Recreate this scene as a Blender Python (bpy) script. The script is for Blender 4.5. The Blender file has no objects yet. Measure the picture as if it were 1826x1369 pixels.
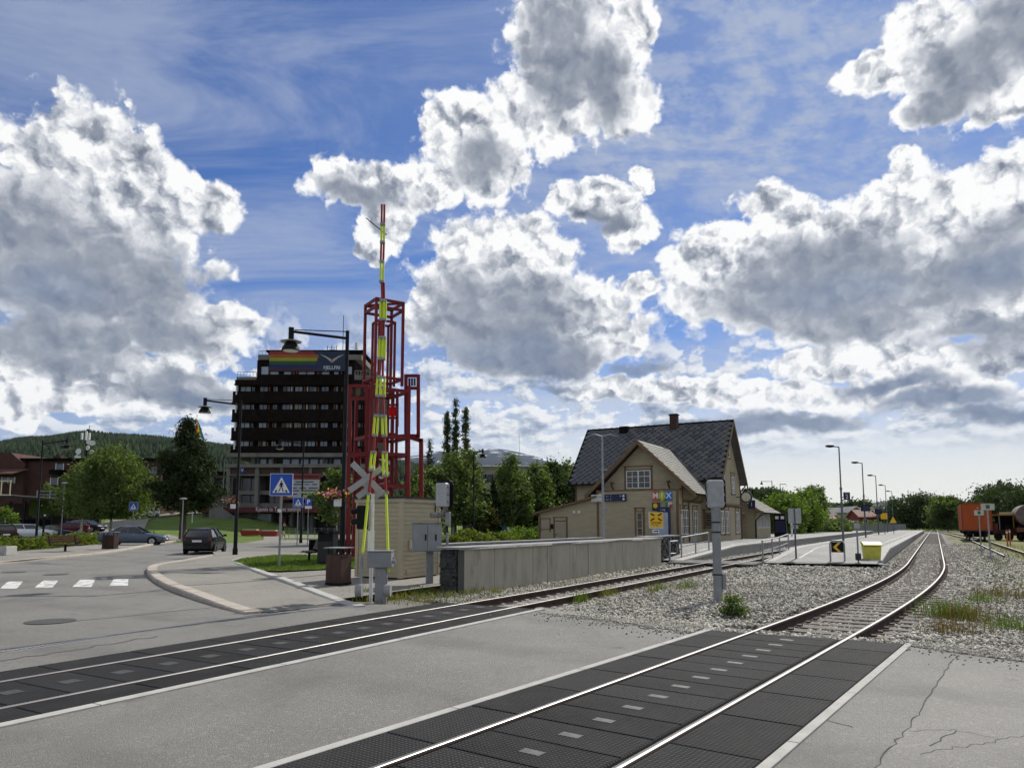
import bpy, bmesh, math, random
import numpy as np
from mathutils import Vector, Matrix
R = math.radians
scene = bpy.context.scene

# ---------------------------------------------------------------- camera
CAM_H = 1.8
FPX = 1300.0                      # focal length for a 1826 px wide picture
CY = 793.0                        # row of the optical axis: the frame is shifted up, horizon at row 934
PITCH = math.atan((934.0 - CY) / FPX)
CP, SP = math.cos(PITCH), math.sin(PITCH)
cam_data = bpy.data.cameras.new('camera')
cam_data.sensor_width = 36.0
cam_data.lens = 36.0 * FPX / 1826.0
cam_data.shift_y = (CY - 684.5) / 1826.0
cam_data.clip_start = 0.1
cam_data.clip_end = 40000.0
cam = bpy.data.objects.new('camera', cam_data)
scene.collection.objects.link(cam)
cam.location = (0, 0, CAM_H)
cam.rotation_euler = (math.pi / 2 + PITCH, 0, 0)
scene.camera = cam
scene.view_settings.view_transform = 'Standard'
scene.view_settings.look = 'None'
scene.view_settings.exposure = 0.0
scene.view_settings.gamma = 1.0
scene.view_settings.use_curve_mapping = False
scene.cycles.use_adaptive_sampling = True; scene.cycles.adaptive_threshold = 0.02; scene.cycles.adaptive_min_samples = 10
scene.cycles.max_bounces = 5; scene.cycles.diffuse_bounces = 2; scene.cycles.glossy_bounces = 2; scene.cycles.transparent_max_bounces = 4

# ---------------------------------------------------------------- node helper
class S:
    """a socket with arithmetic"""
    def __init__(s, nt, sock): s.nt = nt; s.k = sock
    def m(s, op, *a, clamp=False):
        n = s.nt.nodes.new('ShaderNodeMath'); n.operation = op; n.use_clamp = clamp
        for i, v in enumerate((s,) + a):
            if isinstance(v, S): s.nt.links.new(v.k, n.inputs[i])
            else: n.inputs[i].default_value = v
        return S(s.nt, n.outputs[0])
    def __add__(s, o): return s.m('ADD', o)
    __radd__ = __add__
    def __sub__(s, o): return s.m('SUBTRACT', o)
    def __rsub__(s, o): return (s * -1.0) + o
    def __mul__(s, o): return s.m('MULTIPLY', o)
    __rmul__ = __mul__
    def __truediv__(s, o): return s.m('DIVIDE', o)
    def max(s, o): return s.m('MAXIMUM', o)
    def min(s, o): return s.m('MINIMUM', o)
    def clamp(s): return s.m('ADD', 0.0, clamp=True)
    def ss(s, a, b, lo=0.0, hi=1.0):
        n = s.nt.nodes.new('ShaderNodeMapRange'); n.interpolation_type = 'SMOOTHSTEP'
        s.nt.links.new(s.k, n.inputs[0])
        for i, v in enumerate((a, b, lo, hi)): n.inputs[i + 1].default_value = v
        return S(s.nt, n.outputs[0])
    def vm(s, op, o=None):
        n = s.nt.nodes.new('ShaderNodeVectorMath'); n.operation = op
        s.nt.links.new(s.k, n.inputs[0])
        if isinstance(o, S): s.nt.links.new(o.k, n.inputs[1])
        elif o is not None:
            if op == 'SCALE': n.inputs['Scale'].default_value = o
            else: n.inputs[1].default_value = o
        return S(s.nt, n.outputs['Value'] if op in ('LENGTH', 'DOT_PRODUCT', 'DISTANCE') else n.outputs[0])
    def sep(s):
        n = s.nt.nodes.new('ShaderNodeSeparateXYZ'); s.nt.links.new(s.k, n.inputs[0])
        return [S(s.nt, o) for o in n.outputs]
    def noise(s, scale, detail=3, rough=0.5, dist=0.0, dim='3D', col=False):
        n = s.nt.nodes.new('ShaderNodeTexNoise'); n.noise_dimensions = dim
        s.nt.links.new(s.k, n.inputs['Vector'])
        n.inputs['Scale'].default_value = scale; n.inputs['Detail'].default_value = detail
        n.inputs['Roughness'].default_value = rough; n.inputs['Distortion'].default_value = dist
        return S(s.nt, n.outputs[1 if col else 0])
    def voro(s, scale, feat='F1', smooth=None, detail=0, rnd=1.0, out=0):
        n = s.nt.nodes.new('ShaderNodeTexVoronoi'); n.feature = feat
        s.nt.links.new(s.k, n.inputs['Vector'])
        n.inputs['Scale'].default_value = scale; n.inputs['Randomness'].default_value = rnd
        n.inputs['Detail'].default_value = detail
        if smooth is not None and feat == 'SMOOTH_F1': n.inputs['Smoothness'].default_value = smooth
        return S(s.nt, n.outputs[out])
    def ramp(s, *stops, interp='LINEAR'):
        n = s.nt.nodes.new('ShaderNodeValToRGB'); s.nt.links.new(s.k, n.inputs[0])
        cr = n.color_ramp; cr.interpolation = interp
        while len(cr.elements) < len(stops): cr.elements.new(0.5)
        for e, (p, c) in zip(cr.elements, stops):
            e.position = p
            c = (c, c, c) if isinstance(c, (int, float)) else c
            e.color = (*c[:3], 1)
        return S(s.nt, n.outputs[0])
def comb(nt, x, y, z):
    n = nt.nodes.new('ShaderNodeCombineXYZ')
    for i, v in enumerate((x, y, z)):
        if isinstance(v, S): nt.links.new(v.k, n.inputs[i])
        else: n.inputs[i].default_value = v
    return S(nt, n.outputs[0])
def mixc(nt, f, a, b, mode='MIX'):
    n = nt.nodes.new('ShaderNodeMix'); n.data_type = 'RGBA'; n.blend_type = mode
    for k, v in ((n.inputs[0], f), (n.inputs[6], a), (n.inputs[7], b)):
        if isinstance(v, S): nt.links.new(v.k, k)
        elif isinstance(v, (int, float)): k.default_value = v
        else: k.default_value = (*v[:3], 1)
    return S(nt, n.outputs[2])

# ---------------------------------------------------------------- sun and sky
SUN_AZ, SUN_EL = R(31.5), R(45)      # azimuth clockwise from +Y
sun_dir = Vector((math.sin(SUN_AZ) * math.cos(SUN_EL), math.cos(SUN_AZ) * math.cos(SUN_EL), math.sin(SUN_EL)))
sd = bpy.data.lights.new('sun', 'SUN'); sd.energy = 4.6; sd.angle = R(0.53); sd.color = (1.0, 0.955, 0.88)
sun = bpy.data.objects.new('sun', sd); scene.collection.objects.link(sun)
sun.rotation_euler = sun_dir.to_track_quat('Z', 'Y').to_euler()

# cloud banks: (azimuth, elevation, half width, half height) in degrees, and shaded cores likewise
CLOUDS = [
    (-32.0, 23.3, 6.68, 4.23), (-34.3, 18.6, 8.03, 5.49), (-28.0, 22.0, 5.64, 3.83), (-24.5, 22.3, 3.33, 2.18), (-29.4, 15.8, 7.62, 3.88), (-22.2, 14.6, 3.35, 1.63), 
    (-24.6, 13.4, 5.32, 2.65), (-32.8, 10.9, 6.97, 2.55), (-27.0, 9.6, 8.01, 2.23), (-33.6, 8.4, 5.45, 1.34), (-31.6, 12.5, 4.47, 2.07), (4.6, 35.2, 5.81, 4.31), 
    (9.1, 30.8, 3.24, 2.44), (5.9, 32.4, 5.62, 4.09), (2.2, 30.7, 4.13, 3.25), (-4.3, 29.2, 4.40, 2.91), (-1.5, 27.0, 3.66, 2.79), (-6.6, 26.0, 3.01, 2.59), 
    (9.7, 35.2, 2.29, 2.83), (-12.2, 25.5, 4.23, 2.15), (-9.9, 22.9, 2.71, 2.83), (-11.2, 20.6, 1.68, 1.63), (10.4, 26.0, 1.10, 1.18), (-0.6, 21.0, 6.34, 3.14), 
    (-1.0, 17.2, 7.87, 4.71), (3.9, 16.3, 6.49, 3.86), (7.9, 14.5, 3.70, 1.93), (-6.0, 16.3, 3.23, 2.78), (-3.8, 18.4, 4.13, 2.97), (1.7, 13.3, 7.52, 2.18), 
    (6.7, 24.3, 3.49, 1.94), (9.2, 22.5, 2.64, 1.83), (4.5, 24.9, 1.75, 1.42), (10.0, 18.0, 1.80, 1.09), (34.2, 29.7, 5.44, 4.15), (28.3, 30.1, 2.61, 1.45), 
    (36.0, 27.3, 3.50, 2.65), (30.8, 30.0, 3.03, 2.49), (31.7, 27.2, 3.08, 1.74), (30.6, 31.7, 2.32, 2.30), (35.9, 26.0, 2.90, 1.19), (24.3, 19.3, 9.21, 4.08), 
    (27.2, 17.7, 10.91, 3.97), (32.8, 18.6, 7.16, 4.31), (29.5, 21.0, 5.56, 3.09), (34.5, 21.0, 4.45, 2.70), (29.4, 24.1, 1.38, 1.21), (16.7, 19.8, 4.72, 2.58), 
    (32.0, 16.9, 7.30, 3.38), (21.9, 16.8, 9.57, 3.08), (14.9, 17.5, 3.96, 2.24), (27.0, 14.6, 8.31, 2.56), (34.1, 13.7, 5.00, 2.48), (20.1, 22.9, 2.85, 1.70), 
    (13.9, 10.0, 5.45, 1.18), (24.7, 11.8, 6.98, 1.44), (32.3, 10.6, 5.18, 1.37), (7.4, 10.6, 4.68, 1.30), (20.8, 9.6, 7.74, 1.27), (29.9, 8.9, 6.16, 1.25), 
    (-34.8, 7.0, 1.78, 0.92), ]
CORES = [
    (-34.2, 17.6, 7.02, 4.23), (-30.5, 16.8, 7.47, 3.46), (-32.6, 12.4, 6.61, 2.04), (-25.7, 13.2, 3.64, 1.50), (-24.4, 9.4, 4.55, 1.15), (4.1, 34.2, 3.35, 4.01), 
    (7.8, 32.3, 2.00, 2.96), (-2.5, 27.7, 2.56, 1.58), (-12.4, 24.5, 2.55, 1.18), (-1.0, 16.3, 5.81, 3.44), (0.8, 12.9, 7.07, 1.96), (-2.4, 14.6, 5.61, 2.60), 
    (33.5, 28.6, 2.95, 2.58), (35.9, 30.1, 2.48, 2.58), (32.0, 26.7, 2.05, 1.11), (24.3, 18.1, 6.05, 2.24), (21.9, 16.4, 7.92, 2.12), (32.0, 16.2, 4.76, 1.87), 
    (35.0, 17.8, 3.12, 1.76), (27.0, 14.3, 5.94, 1.47), (33.7, 12.3, 3.97, 1.34), (7.6, 22.8, 1.54, 0.73), ]
SLATE = [
    (28.2, 9.5, 4.73, 0.73), (14.6, 7.0, 4.08, 0.92), (10.5, 12.1, 3.22, 0.60), (-1.0, 13.6, 7.05, 1.96), (-32.4, 15.4, 4.74, 2.03), (24.2, 16.6, 7.72, 1.69), 
    (34.3, 16.5, 3.17, 1.63), (21.5, 7.5, 6.42, 1.03), (17.9, 6.8, 3.54, 0.90), (30.8, 8.2, 5.70, 0.98), (34.3, 7.1, 4.31, 0.86), (2.1, 12.2, 5.19, 1.22), 
    (-24.1, 8.9, 3.33, 0.50), (3.2, 10.7, 2.84, 0.39), ]
def build_world():
    w = bpy.data.worlds.new('World'); scene.world = w; w.use_nodes = True
    w.cycles.sampling_method = 'NONE'
    nt = w.node_tree; nt.nodes.clear()
    out = nt.nodes.new('ShaderNodeOutputWorld'); bg = nt.nodes.new('ShaderNodeBackground')
    nt.links.new(bg.outputs[0], out.inputs[0])
    tc = nt.nodes.new('ShaderNodeTexCoord')
    d = S(nt, tc.outputs['Generated'])
    x, y, z = d.sep()
    sky = nt.nodes.new('ShaderNodeTexSky'); sky.sky_type = 'NISHITA'; sky.sun_disc = False
    sky.sun_elevation = SUN_EL; sky.sun_rotation = SUN_AZ; sky.altitude = 500
    sky.air_density = 1.0; sky.dust_density = 0.3; sky.ozone_density = 2.0
    skyc = S(nt, sky.outputs[0]).vm('MULTIPLY', (0.034, 0.057, 0.094))
    az = x.m('ARCTAN2', y); el = z.m('ARCSINE')
    P = comb(nt, az, el, 0.0)
    wa = P.noise(9.0, 4, 0.6, dim='2D', col=True).vm('SUBTRACT', (0.5, 0.5, 0.5)).vm('MULTIPLY', (0.065, 0.055, 0))
    Pw = P.vm('ADD', wa)
    def madd(v, m, a):
        n = nt.nodes.new('ShaderNodeVectorMath'); n.operation = 'MULTIPLY_ADD'
        nt.links.new(v.k, n.inputs[0]); n.inputs[1].default_value = m; n.inputs[2].default_value = a
        return S(nt, n.outputs[0])
    def field(lst, Pv, k):
        f = None
        for (a, e, ra, re) in lst:
            q = madd(Pv, (1 / R(ra), 1 / R(re), 0), (-a / ra, -e / re, 0)).vm('LENGTH')
            f = q if f is None else (f.m('SMOOTH_MIN', q, k) if k else f.min(q))
        return 1.0 - f
    shape = field(CLOUDS, Pw, 0.0)
    core = field(CORES, Pw, 0.25)
    # beyond the part of the sky described above the same cumulus goes on at random
    zz = (z + 0.12).max(0.05)
    pl = comb(nt, x / zz, y / zz, 0.0)
    gen = (pl.noise(0.9, 3, 0.5, dim='2D') - 0.47) * 5.0
    outside = (az.m('ABSOLUTE').ss(R(38), R(46))).max(el.ss(R(40), R(47)))
    shape = shape * (1.0 - outside) + gen * outside
    core = core * (1.0 - outside) + (gen - 0.35) * outside
    # cauliflower relief of the clouds
    dd = comb(nt, az, el * 1.12, 0.0)
    wv = dd.noise(30.0, 4, 0.6, dim='2D', col=True).vm('SUBTRACT', (0.5, 0.5, 0.5)).vm('SCALE', 0.035)
    dw = dd.vm('ADD', wv)
    def puffs(v):
        n = v.noise(15.0, 5, 0.55, dim='2D') - 0.5
        vo = v.voro(24.0, 'F1', detail=2.0)
        return n * 1.15 + (0.45 - vo) * 0.72
    b0 = puffs(dw)
    b1 = puffs(dw.vm('ADD', (0.009, 0.013, 0.0)))
    fine = dd.noise(60.0, 8, 0.66, dim='2D') - 0.5
    D = shape.min(0.8) * 1.3 + b0 * 0.66 + 0.20
    alpha = (D + fine * 0.50).ss(-0.07, 0.24)
    relief = b0 - b1
    thick = (core * 0.95 + 0.62 + b0 * 0.26).ss(0.0, 1.05)
    glow = d.vm('DOT_PRODUCT', tuple(sun_dir)).ss(0.70, 0.97)
    soft = P.noise(6.0, 2, 0.5, dim='2D') - 0.5
    rim = D.ss(0.42, 0.02)
    lit = 0.835 + relief * (1.15 - thick * 0.85) - thick * 0.365 + rim * 0.26 + fine * (0.24 - thick * 0.17) + soft * 0.22 + b0 * 0.10 + glow * (1.0 - thick) * 0.12
    cc = lit.ramp((0.0, (0.10, 0.125, 0.18)), (0.30, (0.21, 0.245, 0.315)), (0.50, (0.34, 0.37, 0.43)),
                  (0.78, (0.69, 0.71, 0.75)), (1.0, (1.0, 1.0, 0.99)))
    # thin high veil, and the pale hazy band with far small clouds above the horizon
    px_, py_, _ = pl.sep()
    ci = (comb(nt, px_ * 0.8 + py_ * 0.3, py_ * 1.5 - px_ * 0.3, 0.0)).noise(1.5, 9, 0.66, 0.6, dim='2D')
    rip = (comb(nt, az * 0.8 + el * 0.5, el * 1.7, 0.0).noise(17.0, 7, 0.66, dim='2D')).ss(0.36, 0.68) * az.ss(R(-4), R(10)) * el.ss(R(17), R(27))
    veil = ci.ss(0.34, 0.72) * 0.62 + glow * 0.22 + rip * 0.55
    skyc = mixc(nt, veil.clamp(), skyc, (0.43, 0.49, 0.63))
    low = el.ss(R(16.0), R(2.0))
    lowx = az.ss(R(-27), R(6), 0.25, 1.0)
    skyc = mixc(nt, (low * lowx * 0.95), skyc, mixc(nt, el.ss(R(9), R(2.0)), (0.76, 0.785, 0.81), (0.94, 0.915, 0.81)))
    e2 = (el + 0.06).max(0.02).m('LOGARITHM', 2.718)
    bq = comb(nt, az * 1.1, e2 * 0.42, 0.0)
    band = bq.noise(15.0, 7, 0.6, dim='2D')
    pb = bq.vm('ADD', (0.006, 0.016, 0.0)).noise(15.0, 5, 0.55, dim='2D')
    puff = (band - 0.47 + low * 0.09).ss(0.0, 0.09) * el.ss(R(4.2), R(7.4)) * el.ss(R(18), R(11))
    pc = (0.67 + (band - pb) * 3.4 - (band - 0.55) * 1.0).ramp((0.0, (0.15, 0.20, 0.31)), (0.42, (0.38, 0.44, 0.55)), (0.75, (0.78, 0.80, 0.82)), (1.0, (0.97, 0.97, 0.95)))
    skyc = mixc(nt, puff * 0.85, skyc, pc)
    col = mixc(nt, alpha, skyc, cc)
    dk = field(SLATE, Pw, 0.2)
    da = (dk + b0 * 0.35 + fine * 0.25 + 0.08).ss(-0.05, 0.62)
    col = mixc(nt, da * (0.78 + el.ss(R(12), R(9)) * 0.2), col, (0.45 + relief * 0.5 + fine * 0.2 + soft * 0.5).ramp((0.0, (0.10, 0.145, 0.25)), (1.0, (0.34, 0.395, 0.49))))
    nt.links.new(col.k, bg.inputs[0]); bg.inputs[1].default_value = 1.0
build_world()

# ---------------------------------------------------------------- helpers
random.seed(7); rng = np.random.default_rng(7)
COL = scene.collection
AZT = R(30.03)                                   # bearing of the railway
SU, SV = 0.988, 0.967                            # survey units to metres, east and north
_a = R(29.5); EU = (math.sin(_a), math.cos(_a)); EW = (EU[1], -EU[0])
RZT = -AZT                                       # local +Y runs along the railway, +X to its right
def uw(u, w): return ((u * EU[0] + w * EW[0]) * SU, (u * EU[1] + w * EW[1]) * SV)   # along / across the line
def toUW(x, y): x, y = x / SU, y / SV; return (x * EU[0] + y * EU[1], x * EW[0] + y * EW[1])
def ray(px, py):
    v = (py - CY) / FPX
    return (px - 913) / FPX, CP + v * SP, SP - v * CP
def gp(px, py, z=0.0):                           # surveyed ground point
    x, y, d = ray(px, py); t = (z - CAM_H) / d
    return x * t, y * t
def at(px, py, Y):                               # surveyed point at a known distance
    x, y, d = ray(px, py); t = Y / y
    return Vector((x * t, Y, CAM_H + d * t))
def sst(a, b, x):
    t = min(1, max(0, (x - a) / (b - a))); return t * t * (3 - 2 * t)
def hgt(x, y):
    u, w = toUW(x, y)
    z = 0.2 * sst(38, 60, y) * sst(-13, -17, w)
    z += sst(-30, -46, x) * min(7.5, max(0, y - 88) * 0.085)
    return z

MATS = {}
def mat(name, c1, c2=None, scale=4.0, rough=0.8, bump=0.0, bscale=60.0, metal=0.0, spec=0.4, detail=5,
        dirt=None, dscale=1.2, dth=(0.5, 0.7), island=0.0, stretch=None, trans=0.0, bdist=0.02, coat=0.0):
    if name in MATS: return MATS[name]
    m = bpy.data.materials.new(name); m.use_nodes = True; MATS[name] = m
    nt = m.node_tree; b = nt.nodes['Principled BSDF']
    tc = nt.nodes.new('ShaderNodeTexCoord'); v = S(nt, tc.outputs['Object'])
    if stretch: v = v.vm('MULTIPLY', stretch)
    c = None
    if c2 is not None:
        f = v.noise(scale, detail, 0.6).ss(0.3, 0.7)
        c = mixc(nt, f, c1, c2)
    if island:
        g = nt.nodes.new('ShaderNodeNewGeometry')
        k = S(nt, g.outputs['Random Per Island']) * (2 * island) + (1 - island)
        base = c if c is not None else mixc(nt, 0.0, c1, c1)
        c = mixc(nt, 1.0, base, comb(nt, k, k, k), 'MULTIPLY')
    if dirt is not None:
        base = c if c is not None else c1
        f = v.noise(dscale, 6, 0.65).ss(*dth)
        c = mixc(nt, f, base, dirt)
    if c is not None: nt.links.new(c.k, b.inputs['Base Color'])
    else: b.inputs['Base Color'].default_value = (*c1, 1)
    b.inputs['Roughness'].default_value = rough; b.inputs['Metallic'].default_value = metal
    b.inputs['Specular IOR Level'].default_value = spec
    if coat: b.inputs['Coat Weight'].default_value = coat; b.inputs['Coat Roughness'].default_value = 0.06
    if bump:
        bn = nt.nodes.new('ShaderNodeBump'); bn.inputs['Strength'].default_value = bump
        bn.inputs['Distance'].default_value = bdist
        nt.links.new(v.noise(bscale, 4, 0.6).k, bn.inputs['Height'])
        nt.links.new(bn.outputs[0], b.inputs['Normal'])
    if trans:
        tr = nt.nodes.new('ShaderNodeBsdfTranslucent'); mx = nt.nodes.new('ShaderNodeMixShader')
        if c is not None: nt.links.new(mixc(nt, 1.0, c, (1.25, 1.35, 0.55), 'MULTIPLY').k, tr.inputs[0])
        else: tr.inputs[0].default_value = (*c1, 1)
        mx.inputs[0].default_value = trans
        nt.links.new(b.outputs[0], mx.inputs[1]); nt.links.new(tr.outputs[0], mx.inputs[2])
        nt.links.new(mx.outputs[0], nt.nodes['Material Output'].inputs[0])
    return m

class MB:
    def __init__(s): s.v = []; s.f = []
    def add(s, vs, fs):
        o = len(s.v); s.v += [tuple(p) for p in vs]; s.f += [tuple(i + o for i in f) for f in fs]; return s
    def box(s, x0, x1, y0, y1, z0, z1):
        return s.add([(x0, y0, z0), (x1, y0, z0), (x1, y1, z0), (x0, y1, z0), (x0, y0, z1), (x1, y0, z1), (x1, y1, z1), (x0, y1, z1)],
                     [(0, 3, 2, 1), (4, 5, 6, 7), (0, 1, 5, 4), (1, 2, 6, 5), (2, 3, 7, 6), (3, 0, 4, 7)])
    def cbox(s, c, size, rot=None):
        hx, hy, hz = (k / 2 for k in size); m = rot if rot is not None else Matrix.Identity(3)
        vs = [Vector(c) + m @ Vector((sx * hx, sy * hy, sz * hz)) for sz in (-1, 1) for sx, sy in ((-1, -1), (1, -1), (1, 1), (-1, 1))]
        return s.add(vs, [(0, 3, 2, 1), (4, 5, 6, 7), (0, 1, 5, 4), (1, 2, 6, 5), (2, 3, 7, 6), (3, 0, 4, 7)])
    def bar(s, p, q, w, h=None, up=(0, 0, 1)):
        p, q = Vector(p), Vector(q); d = (q - p); l = d.length; d.normalize()
        x = d.cross(Vector(up))
        if x.length < 1e-4: x = d.cross(Vector((1, 0, 0)))
        x.normalize(); y = x.cross(d)
        return s.cbox((p + q) / 2, (w, l, h or w), Matrix((x, d, y)).transposed())
    def tube(s, p, q, r0, r1=None, n=10, cap=True):
        return s.path([p, q], [r0, r0 if r1 is None else r1], n, cap)
    def path(s, pts, rs, n=10, cap=True):
        pts = [Vector(p) for p in pts]
        if isinstance(rs, (int, float)): rs = [rs] * len(pts)
        o = len(s.v); prev = None
        for i, p in enumerate(pts):
            a = pts[max(i - 1, 0)]; b = pts[min(i + 1, len(pts) - 1)]
            d = (b - a).normalized()
            if prev is None:
                x = d.cross(Vector((0, 0, 1)))
                if x.length < 1e-3: x = d.cross(Vector((0, 1, 0)))
                x.normalize()
            else:
                x = prev - d * prev.dot(d)
                x = x.normalized() if x.length > 1e-4 else d.orthogonal().normalized()
            prev = x; y = d.cross(x)
            for k in range(n):
                t = 2 * math.pi * k / n
                s.v.append(tuple(p + (x * math.cos(t) + y * math.sin(t)) * rs[i]))
        for i in range(len(pts) - 1):
            for k in range(n):
                a = o + i * n + k; b = o + i * n + (k + 1) % n
                s.f.append((a, b, b + n, a + n))
        if cap:
            s.f.append(tuple(o + k for k in range(n))[::-1])
            s.f.append(tuple(o + (len(pts) - 1) * n + k for k in range(n)))
        return s
    def lathe(s, prof, n=16, c=(0, 0, 0)):
        o = len(s.v)
        for r, z in prof:
            for k in range(n):
                t = 2 * math.pi * k / n; s.v.append((c[0] + r * math.cos(t), c[1] + r * math.sin(t), c[2] + z))
        for i in range(len(prof) - 1):
            for k in range(n):
                a = o + i * n + k; b = o + i * n + (k + 1) % n; s.f.append((a, b, b + n, a + n))
        s.f.append(tuple(o + k for k in range(n))[::-1]); s.f.append(tuple(o + (len(prof) - 1) * n + k for k in range(n)))
        return s
    def prism(s, poly, a, b, axis='z'):
        n = len(poly)
        P = {'z': lambda p, t: (p[0], p[1], t), 'y': lambda p, t: (p[0], t, p[1]), 'x': lambda p, t: (t, p[0], p[1])}[axis]
        vs = [P(p, a) for p in poly] + [P(p, b) for p in poly]
        fs = [tuple(range(n))[::-1], tuple(range(n, 2 * n))] + [(i, (i + 1) % n, n + (i + 1) % n, n + i) for i in range(n)]
        return s.add(vs, fs)
    def mesh(s, name, smooth=False):
        me = bpy.data.meshes.new(name); me.from_pydata(s.v, [], s.f); me.validate()
        bm = bmesh.new(); bm.from_mesh(me); bmesh.ops.recalc_face_normals(bm, faces=bm.faces); bm.to_mesh(me); bm.free()
        if smooth:
            me.polygons.foreach_set('use_smooth', [True] * len(me.polygons)); me.set_sharp_from_angle(angle=R(40))
        return me
    def build(s, name, m, parent=None, smooth=False, bevel=0.0):
        me = s.mesh(name, smooth); me.materials.append(m)
        if bevel:
            bm = bmesh.new(); bm.from_mesh(me)
            bmesh.ops.bevel(bm, geom=bm.edges[:], offset=bevel, segments=1, affect='EDGES', clamp_overlap=True)
            bm.to_mesh(me); bm.free()
        return link(name, me, parent)
def link(name, me, parent=None, loc=None, rz=None):
    o = bpy.data.objects.new(name, me); COL.objects.link(o)
    if parent is not None: o.parent = parent
    if loc is not None: o.location = loc
    if rz is not None: o.rotation_euler = (0, 0, rz)
    return o
def tag(o, label, cat, group=None):
    o['label'] = label; o['category'] = cat
    if group: o['group'] = group
    return o
def thing(name, label, cat, loc=(0, 0, 0), rz=0.0, group=None):
    o = bpy.data.objects.new(name, None); COL.objects.link(o); o.empty_display_size = 0.3
    o.location = loc; o.rotation_euler = (0, 0, rz)
    return tag(o, label, cat, group)
def struct(o): o['kind'] = 'structure'; return o
def stuff(o): o['kind'] = 'stuff'; return o
def dup(root, loc, rz=None, label=None, scale=None):
    def cp(o, par):
        c = o.copy(); COL.objects.link(c); c.parent = par
        for ch in list(o.children): cp(ch, c)
        return c
    r = cp(root, None); r.location = loc
    if rz is not None: r.rotation_euler = (0, 0, rz)
    if scale: r.scale = (scale,) * 3
    if label: r['label'] = label
    return r
def raw_mesh(name, V, Fq, m, parent=None, smooth=False):
    me = bpy.data.meshes.new(name); V = np.asarray(V, np.float32); Fq = np.asarray(Fq, np.int32)
    k = Fq.shape[1]; n = len(Fq)
    me.vertices.add(len(V)); me.vertices.foreach_set('co', V.ravel())
    me.loops.add(n * k); me.loops.foreach_set('vertex_index', Fq.ravel())
    me.polygons.add(n); me.polygons.foreach_set('loop_start', np.arange(0, n * k, k, dtype=np.int32))
    me.update(calc_edges=True); me.validate()
    if smooth: me.polygons.foreach_set('use_smooth', np.ones(n, bool))
    me.materials.append(m)
    return link(name, me, parent)
def text_mesh(txt, size, depth=0.0, align='CENTER', bold=False):
    cu = bpy.data.curves.new('lettering', 'FONT'); cu.body = txt; cu.size = size; cu.align_x = align; cu.align_y = 'CENTER'
    cu.extrude = depth; cu.resolution_u = 2
    if bold: cu.offset = size * 0.018
    ob = bpy.data.objects.new('lettering', cu); COL.objects.link(ob)
    dg = bpy.context.evaluated_depsgraph_get(); dg.update()
    me = bpy.data.meshes.new_from_object(ob.evaluated_get(dg))
    bpy.data.objects.remove(ob); bpy.data.curves.remove(cu)
    return me
def lettering(txt, size, m, parent, loc, rot=(math.pi / 2, 0, 0), bold=False, align='CENTER', sx=1.0):
    me = text_mesh(txt, size, 0.0, align, bold); me.materials.clear(); me.materials.append(m)
    o = link('lettering', me, parent); o.location = loc; o.rotation_euler = rot; o.scale = (sx, 1, 1)
    return o

# ---------------------------------------------------------------- materials
def asphalt_mat(name, c1, c2, speck, tyre=0.0):
    m = bpy.data.materials.new(name); m.use_nodes = True; MATS[name] = m
    nt = m.node_tree; b = nt.nodes['Principled BSDF']
    tc = nt.nodes.new('ShaderNodeTexCoord'); v = S(nt, tc.outputs['Object'])
    big = v.noise(0.35, 6, 0.62).ss(0.34, 0.66)
    c = mixc(nt, big, c1, c2)
    mid = v.noise(2.3, 5, 0.7).ss(0.56, 0.75)
    c = mixc(nt, mid * 0.45, c, tuple(k * 0.74 for k in c1))
    g = v.voro(120.0, 'F1', out=1).sep()[0]
    g2 = v.noise(55.0, 3, 0.7)
    c = mixc(nt, g.ss(0.60, 1.0) * 0.55, c, speck)
    c = mixc(nt, g2.ss(0.52, 0.70) * 0.5, c, tuple(k * 0.5 for k in c1))
    g3 = v.voro(30.0, 'F1', out=1).sep()[0]
    c = mixc(nt, g3.ss(0.86, 1.0) * 0.22, c, tuple(k * 1.15 for k in speck))
    st_ = v.vm('MULTIPLY', (1.0, 0.22, 1.0)).noise(0.9, 5, 0.6)
    c = mixc(nt, st_.ss(0.50, 0.72) * 0.42, c, tuple(k * 0.70 for k in c1))
    c = mixc(nt, v.noise(0.16, 4, 0.6).ss(0.45, 0.70) * 0.35, c, tuple(k * 1.22 for k in c2))
    c = mixc(nt, v.noise(1.1, 3, 0.5).ss(0.68, 0.74) * 0.35, c, tuple(k * 0.45 for k in c1))
    if tyre:                                     # wheel tracks across the railway, rubbed darker, with oil spots
        uu = v.vm('DOT_PRODUCT', (0.5, 0.866, 0.0)); wob = v.noise(0.25, 3, 0.5) * 2.6
        band = (uu * 2.05 + wob).m('SINE').ss(0.25, 1.0) * v.noise(0.6, 5, 0.65).ss(0.36, 0.66)
        c = mixc(nt, band * tyre, c, tuple(k * 0.60 for k in c1))
        c = mixc(nt, v.voro(0.85, 'F1').ss(0.16, 0.03) * v.noise(3.0, 3, 0.6).ss(0.42, 0.6) * 0.55, c, tuple(k * 0.42 for k in c1))
    nt.links.new(c.k, b.inputs['Base Color'])
    b.inputs['Roughness'].default_value = 0.78; b.inputs['Specular IOR Level'].default_value = 0.35
    bn = nt.nodes.new('ShaderNodeBump'); bn.inputs['Strength'].default_value = 0.55; bn.inputs['Distance'].default_value = 0.012
    nt.links.new((v.noise(90.0, 3, 0.7) + v.voro(70.0, 'F1') * 0.6).k, bn.inputs['Height'])
    nt.links.new(bn.outputs[0], b.inputs['Normal'])
    return m
ASPH = asphalt_mat('worn_asphalt', (0.138, 0.133, 0.120), (0.172, 0.166, 0.151), (0.33, 0.315, 0.285), 0.45)
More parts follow.
